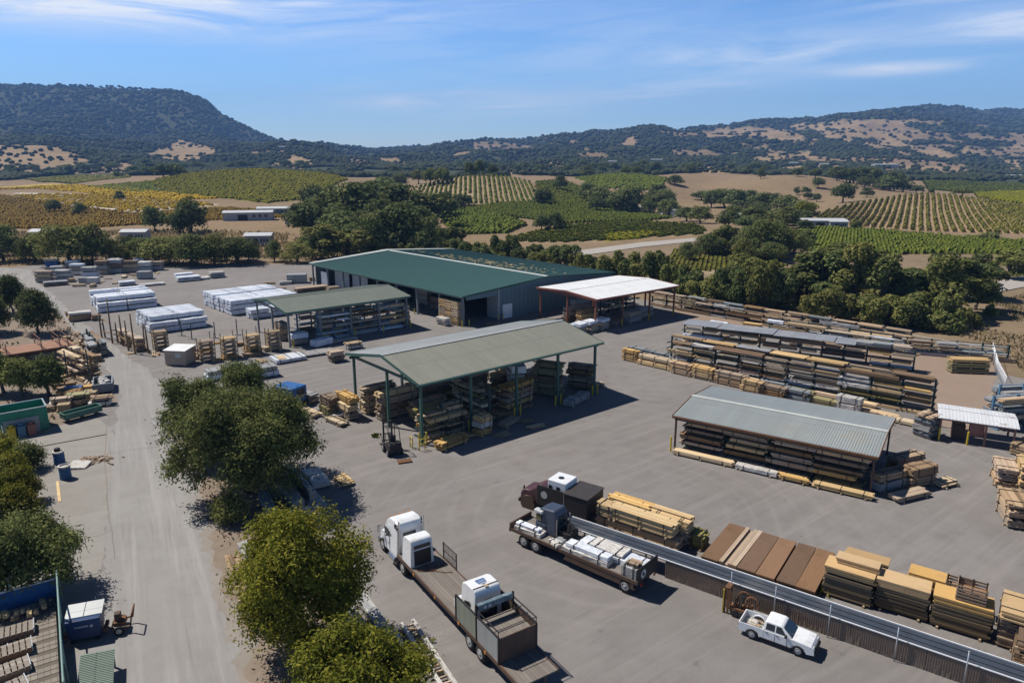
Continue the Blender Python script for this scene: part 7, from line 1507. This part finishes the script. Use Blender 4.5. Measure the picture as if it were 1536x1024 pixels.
pole(137, 582, 5.0, 'tall dark pole at the messy rack by the road'); pole(102, 566, 3.6, 'dark pole left of the messy rack')
# hedge and white wire fence at the left edge
def chain_fence(name, label, pts, h, sp=2.4, mt='fence', mesh=True, post_r=.04, wires=5):
    r = E(name, (0, 0, 0), 0, label, 'fence')
    for (a, c) in zip(pts, pts[1:]):
        L = math.hypot(c[0]-a[0], c[1]-a[1]); n = max(1, round(L / sp))
        for i in range(n + (1 if c == pts[-1] else 0)):
            t = i / n; b = MB(); b.tube((0, 0, 0), (0, 0, h), post_r, 6); b.obj('post', m[mt], r, True, (a[0] + (c[0]-a[0])*t, a[1] + (c[1]-a[1])*t, 0))
        b = MB()
        for k in range(wires): z = .1 + (h - .12) * k / (wires - 1); b.tube((*a, z), (*c, z), .028 if k == wires - 1 else .010, 4)
        if mesh:
            k = int(L / .28); 
            for i in range(k):
                p0 = (a[0] + (c[0]-a[0])*i/k, a[1] + (c[1]-a[1])*i/k, .1); p1 = (a[0] + (c[0]-a[0])*(i+1)/k, a[1] + (c[1]-a[1])*(i+1)/k, h - .05)
                b.tube(p0, p1, .006, 3); b.tube((p0[0], p0[1], h - .05), (p1[0], p1[1], .1), .006, 3)
        b.obj('wire_mesh', m[mt], r)
    return r
chain_fence('wire_fence', 'pale wire fence running through the hedge at the left edge', [P(4, 648), P(14, 700), P(19, 785)], 1.6, 2.0, 'galv', False)
chain_fence('wire_fence', 'long grey wire fence behind the far rack row', [P(975, 452), P(1100, 477), P(1240, 503), P(1350, 522), P(1490, 548)], 2.3, 3.0)
chain_fence('slat_fence', 'white fence along the right edge of the dirt yard', [P(1487, 532), P(1494, 560), P(1506, 585)], 1.8, .9, 'whiteedge', False, .05, 3)
# near trees ------------------------------------------------------------
def near_tree(px, pb, kind_lobes, n, size, mt, label, th, tr, name='shade_tree', sprig=3, spread=.3, asp=.45, seed=1):
    x, y = P(px, pb); o = E(name, (x, y, 0), 0, label, 'tree'); me = crown_mesh('crown', kind_lobes, n, size, m[mt], seed, sprig, spread, asp=asp)
    link('trunk', trunk_mesh('trunk', th, tr, kind_lobes, seed, 7), o); link('crown', me, o); return o
def rl(seed, R0, z0, z1, n, r0, r1, sq=1.0, dx=0, dy=0):
    g = random.Random(seed); out = []
    for i in range(n):
        a = i * 2.4 + g.uniform(-.3, .3); t = (i + .5) / n; z = z0 + (z1 - z0) * t; rad = R0 * math.sqrt(max(.05, 1 - (t * 1.02)**2.2)) * g.uniform(.55, 1.0); r = g.uniform(r0, r1)
        out.append((rad*cos(a)*sq + dx, rad*sin(a) + dy, z, r, r, r * .85))
    return out
def spread_head(seed, R0, zc, hz, n, r0, r1, inner=6):
    """ragged head: many small clumps on an uneven shell, a few big ones within"""
    g = random.Random(seed); out = []
    for i in range(n):
        u = g.uniform(-.75, 1); a = g.uniform(0, 2*pi); k = g.uniform(.72, 1.12) * (1 + .14*sin(3*a + seed)); q = math.sqrt(1 - u*u) if abs(u) < 1 else 0; r = g.uniform(r0, r1)
        out.append((R0*k*q*cos(a), R0*k*q*sin(a), zc + hz*k*u, r, r, r*.9))
    for i in range(inner): a = i*2*pi/inner; out.append((R0*.42*cos(a), R0*.42*sin(a), zc + g.uniform(-.3, .5)*hz, R0*.38, R0*.38, hz*.45))
    return out
near_tree(372, 738, spread_head(3, 5.1, 4.7, 3.5, 85, .55, 1.05), 26000, .25, 'leafolive', 'largest dark olive tree by the road, in front of the centre shed', 2.2, .3, seed=3, spread=.38)
near_tree(300, 690, spread_head(4, 2.3, 5.0, 2.2, 34, .45, .8, 4), 8000, .25, 'leafolive', 'smaller dark tree leaning over the road, left of the largest tree', 2.2, .2, seed=4, spread=.38)
near_tree(366, 624, spread_head(5, 1.9, 3.9, 1.6, 26, .4, .7, 3), 6000, .24, 'leafolive', 'olive tree top just behind the largest dark tree', 1.6, .16, seed=5, spread=.35)
near_tree(458, 968, spread_head(6, 3.0, 4.0, 3.1, 80, .4, .75, 6), 15000, .21, 'leafbright', 'bright yellow green tree at the front beside the white semi truck', 1.6, .22, sprig=4, seed=6, spread=.36)
near_tree(545, 1105, spread_head(7, 2.6, 3.0, 1.8, 55, .38, .65, 5), 9500, .21, 'leafbright', 'bright green tree cut by the lower edge of the photo', 1.2, .2, sprig=4, seed=7, spread=.34)
near_tree(50, 890, spread_head(8, 2.5, 2.7, 1.9, 50, .38, .7, 5), 10000, .22, 'leafolive', 'olive brown tree above the blue fenced enclosure, lower left', 1.0, .18, seed=8, spread=.36)
for i, (px, pb, hh, ww, mt) in enumerate(((10, 700, 2.0, 1.6, 'leafbright'), (18, 730, 2.2, 1.7, 'leafbright'), (28, 755, 2.2, 1.8, 'leafbright'), (26, 782, 2.2, 1.6, 'leafbright'), (0, 690, 2.0, 1.2, 'leafcreek'), (-4, 745, 2.0, 1.2, 'leafcreek'), (-4, 790, 2.0, 1.2, 'leafcreek'))):
    near_tree(px, pb, rl(20 + i, ww * .6, .5, hh, 9, .5, .8), 2600, .22, mt, 'leafy shrub of the hedge at the left edge, %s from the top' % nth(i), .5, .08, 'hedge_shrub', seed=20 + i)
near_tree(46, 703, rl(31, .9, .6, 1.7, 8, .45, .7), 2200, .2, 'leafolive', 'round reddish tipped bush beside the blue barrels', .5, .08, 'bush', seed=31)
near_tree(345, 782, rl(32, .8, .4, 1.5, 8, .4, .6), 2200, .18, 'leafcreek', 'low green bush at the foot of the largest dark tree', .4, .06, 'bush', seed=32)
for i, (px, pb, hh, ww, mt) in enumerate(((20, 470, 6.0, 5.0, 'leafdark'), (58, 500, 6.2, 6.0, 'leafdark'), (-10, 500, 6, 6, 'leafdark'), (6, 590, 3.9, 3.4, 'leafolive'), (34, 594, 3.8, 3.0, 'leafcreek'), (74, 594, 4.2, 3.6, 'leafolive'), (-25, 560, 4, 4, 'leafolive'))):
    near_tree(px, pb, rl(40 + i, ww * .42, 1.6, hh, 18, ww * .13, ww * .2), 3800 if pb < 550 else 2400, .34, mt, 'dark yard tree at the left edge near the orange platform, %s of seven' % nth(i), 1.4, .18, seed=40 + i)
# stored beams under the big trees
G = 'beams stored under the roadside trees'
for i, (px, py, st, L, Wd, h, a, lab) in enumerate(((432, 745, 'grey', 7.0, .9, 1.0, -58, 'long grey beam pile in the shade of the largest tree'), (452, 735, 'grey', 6.5, .5, 1.1, -58, 'narrow grey beam pile right of the shaded long one'), (474, 722, 'ivory', 3.4, 1.5, .45, -58, 'pale slab stack at the shadow edge of the largest tree'), (468, 752, 'grey', 3.6, 1.4, .25, -58, 'low grey slab in the tree shadow'), (403, 768, 'steel', 4.6, .8, .7, -62, 'bluish sheet pile leaning under the two front trees'), (516, 723, 'fresh', 2.0, 1.1, .22, -52, 'small pale plank bundle alone on the asphalt'))):
    w = P(px, py); bundle(st, L, Wd, h, w[0], w[1], 0, a, lab, G if i < 5 else None, i == 5)
for i, (px, py, L) in enumerate(((560, 930, 4.5), (545, 955, 4.5), (520, 945, 4.0), (372, 838, 3.0))):
    w = P(px, py); bundle('grey', L, .7, .5, w[0], w[1], 0, -58, 'grey covered beams by the front green tree, %s from right' % nth(i), G)
def ladder_beams(px0, py0, px1, py1, label):
    a, c = P(px0, py0), P(px1, py1); ang = math.degrees(math.atan2(c[1]-a[1], c[0]-a[0])); L = math.hypot(c[0]-a[0], c[1]-a[1]); r = E('beam_ladder', (*a, 0), R(ang), label, 'beam ladder', 'long pale ladder like frames')
    for y in (-.35, .35): b = MB(); b.b2(0, L*.46, y - .11, y + .11, .12, .36); b.b2(L*.47, L, y - .11, y + .11, .12, .36); b.obj('rail', m['ivory'], r)
    for i in range(int(L / .5)): b = MB(); b.b2(.25 + i*.5, .35 + i*.5, -.24, .24, .14, .26); b.obj('rung', m['weathered'], r)
    for i in range(int(L / 1.4)): b = MB(); b.b2(.4 + i*1.4, .55 + i*1.4, -.6, .6, 0, .118); b.obj('bearer', m['bare'], r)
ladder_beams(611, 938, 690, 1060, 'right one of two long pale ladder like timber frames'); ladder_beams(585, 955, 640, 1070, 'left one of two long pale ladder like timber frames')
# blue tarpaulin truck body beside the centre shed
o = P(437, 606); r = E('covered_trailer', (*o, 0), R(-28), 'blue covered trailer with yellow strap left of the centre shed', 'trailer'); b = MB(); b.rbox(-1.5, 1.5, -1.1, 1.1, .5, 2.3, .15); b.obj('tarpaulin', m['blue'], r); b = MB(); b.b2(-1.9, 1.6, -1.0, 1.0, .35, .5); b.obj('frame', m['black'], r)
b = MB(); b.b2(-1.55, 1.55, -1.14, -1.1, 1.2, 1.3); b.b2(1.5, 1.54, -1.1, 1.1, 1.2, 1.3); b.obj('yellow_strap', m['bollard'], r); b = MB(); b.rbox(-2.3, -1.55, -.9, .9, .5, 1.4, .1); b.obj('front_box', m['blue'], r)
b = MB(); b.b2(1.505, 1.52, -.5, .7, 1.4, 2.0); b.obj('rear_opening', m['black'], r)
for x in (-.8, .8):
    for y in (-.95, .95): wheel(r, x, y, .35, .25)
w = P(462, 601); stack(('weathered', 'grey'), 2.4, 1.2, (.4, .3), w[0], w[1], -28, 'right behind the blue covered trailer', None, True)
for px, py, st, L, lab in ((497, 622, 'ivory', 3.6, 'pale grey board pile left of the centre shed post'), (466, 622, 'fresh', 2.9, 'left one of two pale plank bundles on green bearers'), (505, 634, 'fresh', 2.9, 'right one of two pale plank bundles on green bearers')):
    w = P(px, py); bundle(st, L, 1.25, .3, w[0], w[1], 0, -43, lab, None, True)
b = MB(); g = random.Random(5)
for i in range(60): a = g.uniform(0, 6.28); x, y = g.gauss(0, .2), g.gauss(0, .15); b.quad((x, y, 0), (x + .1*cos(a), y + .1*sin(a), 0), (x + g.gauss(0, .1), y, .35), (x - .1, y, .3))
w = P(563, 655); tag(b.obj('weed_clump', m['leafbright'], None, False, (*w, 0)), 'small weed tuft on the asphalt left of the forklift', 'weeds', None, 'stuff')
# blue fenced enclosure lower left
def enclosure():
    o = (-23.9, 32.8); ang = 123; f = fr(o, ang); r = E('fenced_deck', (*o, 0), R(ang), 'raised weathered deck inside a blue and green fence, lower left corner', 'enclosure'); L, D = 8.2, 6.0
    b = MB(); k = 30
    for i in range(k): b.b2(-4 + (L + 3.7) * i/k + .01, -4 + (L + 3.7) * (i+1)/k - .01, .25, D, .55 + .02*(i % 3), .62 + .02*(i % 3))
    b.obj('deck', m['greydeck'], r)
    b = MB(); b.b2(-4, L - .3, .3, .38, .02, .54); b.obj('deck_skirt', m['black'], r)
    b = MB(); b.b2(L - .06, L, .1, D, .1, 1.75); b.obj('blue_panel', m['binblue'], r); b = MB(); b.b2(-4, L - .1, -.02, .06, .1, 1.3); b.obj('side_panel', m['bluesteel'], r)
    b = MB(); b.b2(L - .1, L + .02, .08, D, 1.76, 1.84); b.obj('panel_cap', m['whiteedge'], r)
    for x in (-3.8, -.4, 3.8, L): b = MB(); b.tube((x, -.08, 0), (x, -.08, 2.65), .06, 8); b.obj('post', m['greenrail'], r)
    for y in (2.4, 4.8): b = MB(); b.tube((L + .06, y, 0), (L + .06, y, 2.65), .05, 8); b.obj('post', m['greenrail'], r)
    b = MB(); b.tube((-4, -.08, 2.6), (L, -.08, 2.6), .05, 8); b.tube((L + .05, -.08, 2.6), (L + .05, D, 2.6), .05, 8); b.obj('top_rail', m['greenrail'], r)
    b = MB(); b.tube((-3.5, 2.6, .66), (6.0, 2.6, .66), .05, 6); b.obj('deck_pipe', m['galv'], r)
    for i, x in enumerate((4.9, 3.0, 1.2, -.6)):
        w = f(x, 2.45 + .1*i); q = E('pallet', (w[0], w[1], .68), R(ang + 90 + 4*i), 'weathered slatted pallet on the fenced deck, %s from the back' % nth(i), 'pallet', 'pallets on the fenced deck')
        b = MB()
        for j in range(8): b.b2(-1.1 + j*.28, -1.1 + j*.28 + .22, -.55, .55, .3, .34)
        b.obj('deck_boards', m['greydeck'], q); b = MB()
        for y in (-.5, 0, .5): b.b2(-1.1, 1.12, y - .05, y + .05, .0, .29)
        b.obj('bearers', m['dark'], q); b = MB(); b.b2(-1.16, -1.11, -.56, .56, .1, .42); b.b2(1.13, 1.18, -.56, .56, .1, .42); b.obj('end_rail', m['galv'], q)
    b = MB(); g = random.Random(3)
    for i in range(26): b.rbox(*(lambda x, y, z, s: (x - s, x + s, y - s*.6, y + s*.6, z, z + s))(g.gauss(0, .3), g.gauss(0, .8), g.uniform(0, .35), g.uniform(.1, .24)), .04)
    w = f(6.7, 2.4); tag(b.obj('timber_scrap', m['pine'], None, False, (*w, .65), R(ang)), 'heap of golden timber scraps at the back of the fenced deck', 'scrap')
m['greenrail'] = M_plain('pale_green_rail', (.20, .30, .27), .5, var=.2, rnd=0)
enclosure()
def blue_cart():
    o = (-24.9, 36.6); ang = 20; r = E('blue_bin', (*o, 0), R(ang), 'dark blue wheeled waste bin with pale split lid by the fenced deck', 'bin'); b = MB(); b.prism([(-.8, .25), (-.9, 1.45), (.9, 1.45), (.8, .25)], -.75, .65, 0, .04); b.obj('body', m['truckblue'], r)
    for x0, x1 in ((-.95, -.02), (.02, .95)): b = MB(); b.slab([(x0, -.4, 1.5), (x1, -.4, 1.5), (x1, .72, 1.72), (x0, .72, 1.72)], .05); b.obj('lid', m['palew'], r)
    b = MB()
    for i in range(6): b.b2(-.42 + i*.12, -.35 + i*.12, -.79, -.755, 1.0, 1.1)
    b.b2(.35, .5, -.79, -.755, .95, 1.1); b.obj('lettering', m['palew'], r)
    b = MB(); b.b2(.92, 1.1, -.5, .4, .3, .5); b.b2(-1.1, -.92, -.5, .4, .3, .5); b.obj('side_pocket', m['rust'], r)
    for x in (-.65, .65):
        for y in (-.6, .5): b = MB(); b.lathe([(.03, -.05), (.12, -.05), (.12, .05), (.03, .05)], (x, y, .12), 'y', 12); b.obj('castor', m['tyre'], r)
    w = fr(o, ang)(1.75, -.1); r = E('hand_cart', (*w, 0), R(ang), 'rusty cart frame right of the dark blue bin', 'cart'); b = MB()
    for y in (-.5, .5): b.tube((-.4, y, .4), (.6, y, .4), .05, 6); b.tube((.6, y, .4), (.75, y, 1.2), .05, 6)
    b.tube((.75, -.5, 1.2), (.75, .5, 1.2), .05, 6); b.tube((-.4, -.5, .4), (-.4, .5, .4), .05, 6); b.box((0, 0, .55), (.6, .7, .25)); b.obj('frame', m['rust'], r)
    for y in (-.6, .6): wheel(r, 0, y, .28, .14)
    b = MB(); b.rbox(-.25, .1, -.2, .2, .68, 1.15, .06); b.obj('motor', m['brownsteel'], r)
m['truckblue'] = M_plain('dark_blue_steel', (.022, .05, .13), .45, var=.3, rnd=0, stain=(.03, .04, .08))
blue_cart()
q = [P(124, 984, 1.0), P(158, 974, 1.0), P(168, 1060, 1.0), P(128, 1060, 1.0)]; cx, cy = sum(a[0] for a in q)/4, sum(a[1] for a in q)/4; r = E('lean_to', (cx, cy, 0), R(117), 'small sage corrugated lean to roof at the lower left', 'lean to')
b = MB(); b.slab([(-2.4, -.8, 1.05), (2.2, -.8, 1.05), (2.2, .8, 1.2), (-2.4, .8, 1.2)][::1], .05)
for i in range(1, 30): x = -2.4 + 4.6*i/30; b.slab([(x - .03, -.8, 1.08), (x + .03, -.8, 1.08), (x + .03, .8, 1.23), (x - .03, .8, 1.23)], .028)
b.obj('roof', m['roof_lean'], r)
for x in (-2.2, 2.0):
    for y in (-.7, .7): b = MB(); b.b2(x - .05, x + .05, y - .05, y + .05, 0, 1.0); b.obj('post', m['greypost'], r)
# ================================================================ far buildings
def far_shed(px, py, w, d, h, ang, label, roof='roof_far', wall='panelwall', pitch=.8, name='farm_shed', ymax=900):
    x, y, z = hit(px, py, ymax); r = E(name, (x, y, z - .2), R(ang), label, 'building'); b = MB(); b.b2(-w/2, w/2, -d/2, d/2, 0, h); b.obj('wall', m[wall], r)
    b = MB(); b.prism([(-d/2 - .4, h + .02), (0, h + pitch), (d/2 + .4, h + .02)], -w/2 - .4, w/2 + .4); o = b.obj('roof', m[roof], r); o.rotation_euler[2] = pi/2
    b = MB(); b.b2(-w*.2, w*.0, -d/2 - .06, -d/2 - .01, .1, h*.75); b.obj('door', m['black'], r)
    for i in range(3): b = MB(); b.b2(w*.1 + i*w*.12, w*.16 + i*w*.12, -d/2 - .05, -d/2 - .01, h*.45, h*.75); b.obj('window', m['glass'], r)
for a in ((374, 330, 22, 9, 4.0, 12, 'long low grey farm building behind the left tree row'), (412, 322, 16, 9, 3.6, 12, 'blue grey roofed farm building left of the dark grove'), (68, 361, 7, 5, 3.5, 5, 'small white shed behind the far left trees'), (205, 362, 8, 5, 3.6, 5, 'pale shed between the trees of the far left row'), (390, 368, 8, 6, 3.6, 8, 'pale shed beyond the tree row near the warehouse'), (440, 336, 6, 4, 2.6, 0, 'small dark barn at the left of the grove'),
          (1232, 341, 17, 7, 3.2, -4, 'white farm shed at the foot of the right row vineyard'), (1254, 342, 7, 6, 3.0, -4, 'short white farm shed right of the longer white one'), (1030, 325, 15, 9, 3.6, 20, 'pale roofed winery building among the oaks'), (1005, 322, 12, 8, 3.5, 10, 'greyish roofed building left of the winery'), (1098, 332, 8, 6, 3.2, 0, 'small white roofed building among the middle trees'), (950, 318, 8, 6, 3, 0, 'grey roofed shed behind the middle oak belt')):
    far_shed(*a, ymax=560)
for a in ((1327, 252, 40, 14, 6, 0, 'long white greenhouse on the far right hillside'), (1190, 248, 14, 10, 5, 0, 'pale far farmhouse below the right hills'), (1236, 250, 14, 10, 5, 0, 'white far farmhouse near the oak clump'), (985, 243, 22, 12, 5, 0, 'far pale roofed house in the middle hills'), (918, 246, 16, 12, 5, 0, 'far pale house left of the middle hills'), (1520, 268, 22, 12, 5, 0, 'far house at the right edge under the hills'), (424, 224, 14, 10, 6, 0, 'far white house on the left ridge')):
    far_shed(*a, ymax=2600)
m['roof_lean2'] = m['roof_s2']

# ================================================================ loose clutter around the racks
def clutter(poly, n, words, group, seed, ang, size=1.0):
    g = random.Random(seed); xs = [p[0] for p in poly]; ys = [p[1] for p in poly]; pts = []
    while len(pts) < n:
        x, y = g.uniform(min(xs), max(xs)), g.uniform(min(ys), max(ys))
        if inpoly(np.array([x]), np.array([y]), poly)[0]: pts.append((x, y))
    for i, (px, py) in enumerate(sorted(pts)):
        w = P(px, py); a = ang + g.uniform(-12, 12) + (90 if g.random() < .3 else 0); t = g.random()
        if t < .4:
            b = MB(); L = g.uniform(1.4, 2.8) * size
            for k in range(g.randrange(7, 15)): b.box((g.uniform(-.2, .2), g.uniform(-.45, .45), .04 + .05 * (k // 3) + g.uniform(0, .02)), (L * g.uniform(.6, 1.1), g.uniform(.09, .2), .045), g.gauss(0, .07))
            o = b.obj('board_pile', m[g.choice(['pine', 'fresh', 'weathered', 'bare', 'weathered'])], None, False, (*w, 0), R(a)); tag(o, 'loose heap of boards, ' + words % nth(i), 'board pile', group)
        elif t < .7:
            k = g.randrange(1, 7); r = E('pallet_stack', (*w, 0), R(a), 'stack of wooden pallets, ' + words % nth(i), 'pallets', group)
            for j in range(k): link('pallet', pallet_mesh(), r, (g.uniform(-.04, .04), g.uniform(-.04, .04), j * .15), g.gauss(0, .04))
        else: stack([g.choice(['pine', 'fresh', 'weathered', 'ivory', 'dark', 'red'])], g.uniform(1.4, 2.8) * size, g.uniform(.8, 1.2), [g.uniform(.25, .6)], w[0], w[1], a, words % nth(i), group)
clutter([(150,535),(250,540),(425,548),(425,524),(300,508),(240,520)], 22, '%s from left around the timber cribs', 'clutter around the timber cribs', 1, 38)
clutter([(50,575),(135,540),(142,600),(85,622)], 30, '%s from left under the left yard trees', 'clutter under the left yard trees', 2, 20)
clutter([(60,424),(240,408),(262,416),(95,436)], 14, '%s from left along the back of the yard', 'clutter along the back of the yard', 3, 10)
clutter([(345,830),(400,770),(480,750),(450,840),(400,900),(370,900)], 18, '%s from left in the shade of the roadside trees', 'clutter under the roadside trees', 4, -58)
clutter([(1010,556),(1330,640),(1320,622),(1030,540)], 16, '%s from left before the open racks', 'clutter before the open racks', 5, -42)
clutter([(485,598),(560,640),(690,690),(820,640),(650,590),(560,572)], 12, '%s from left around the centre shed posts', 'clutter around the centre shed', 6, 40, .9)
clutter([(480,440),(640,480),(650,468),(490,430)], 9, '%s from left before the open warehouse bays', 'clutter before the warehouse', 7, 40)
clutter([(1070,505),(1330,545),(1340,530),(1090,490)], 14, '%s from left behind the grey rack roof', 'clutter behind the rack roof', 8, -36)
clutter([(90,500),(150,500),(160,540),(110,550)], 16, '%s from left between platform and pipe rack', 'clutter by the platform', 10, 120)
clutter([(330,428),(470,405),(480,420),(440,440),(370,440)], 6, '%s from left in the back yard near the warehouse', 'clutter in the back yard', 11, 20)
# ================================================================ no more than 300 of a kind stay single; what is hardly seen is gathered
bpy.context.view_layer.update()
from bpy_extras.object_utils import world_to_camera_view
def gather(kind, keep, label):
    obs = [o for o in bpy.data.objects if o.parent is None and o.name.split('.')[0] == kind]
    if len(obs) <= keep: return
    dg = bpy.context.evaluated_depsgraph_get(); cp = Vector((0, 0, H)); sc = []
    for o in obs:
        ch = max(o.children, key=lambda c: c.dimensions.x * c.dimensions.y); bb = [ch.matrix_world @ Vector(c) for c in ch.bound_box]; vis = 0; ids = {c.name for c in o.children}
        lo = [min(c[i] for c in ch.bound_box) for i in range(3)]; hi = [max(c[i] for c in ch.bound_box) for i in range(3)]
        for fx in (.12, .5, .88):
            for fy, fz in ((.5, .98), (.06, .6), (.9, .95)):
                q = ch.matrix_world @ Vector((lo[0] + (hi[0]-lo[0])*fx, lo[1] + (hi[1]-lo[1])*fy, lo[2] + (hi[2]-lo[2])*fz)); d = q - cp; L = d.length; d.normalize()
                ok, loc, nn, ii, ob, mm = SC.ray_cast(dg, cp + d * 12, d, distance=L)
                if ok and ob.name in ids: vis += 1
        c = sum(bb, Vector()) / 8; dist = (c - cp).length; px = [world_to_camera_view(SC, cam, b) for b in bb]
        wx = max(p.x for p in px) - min(p.x for p in px); wy = max(p.y for p in px) - min(p.y for p in px)
        inside = any(-.02 < p.x < 1.02 and -.02 < p.y < 1.02 for p in px)
        sc.append((vis * wx * wy * inside, vis, o))
    sc.sort(key=lambda t: -t[0]); rest = [t[2] for t in sc[keep:]] + [t[2] for t in sc[:keep] if t[1] == 0]
    V = []; Fc = []; MI = []; mats = []; n = 0
    for o in rest:
        for c in o.children:
            me = c.data; k = len(me.vertices); co = np.empty(k*3); me.vertices.foreach_get('co', co); M = np.array(c.matrix_world); co = co.reshape(-1, 3) @ M[:3, :3].T + M[:3, 3]
            V += co.tolist(); mt = me.materials[0]
            if mt not in mats: mats.append(mt)
            for p in me.polygons: Fc.append([i + n for i in p.vertices]); MI.append(mats.index(mt))
            n += k
    me = bpy.data.meshes.new(kind + 's'); me.from_pydata(V, [], Fc)
    for x in mats: me.materials.append(x)
    me.polygons.foreach_set('material_index', MI); me.update(); tag(link(kind + 's', me), label, 'lumber', None, 'stuff')
    for o in rest:
        for c in list(o.children): bpy.data.objects.remove(c)
        bpy.data.objects.remove(o)
gather('lumber_bundle', 292, 'further lumber bundles half hidden in the racks and under the sheds')
gather('wrapped_lumber', 292, 'further wrapped bundles half hidden in the blocks and racks')
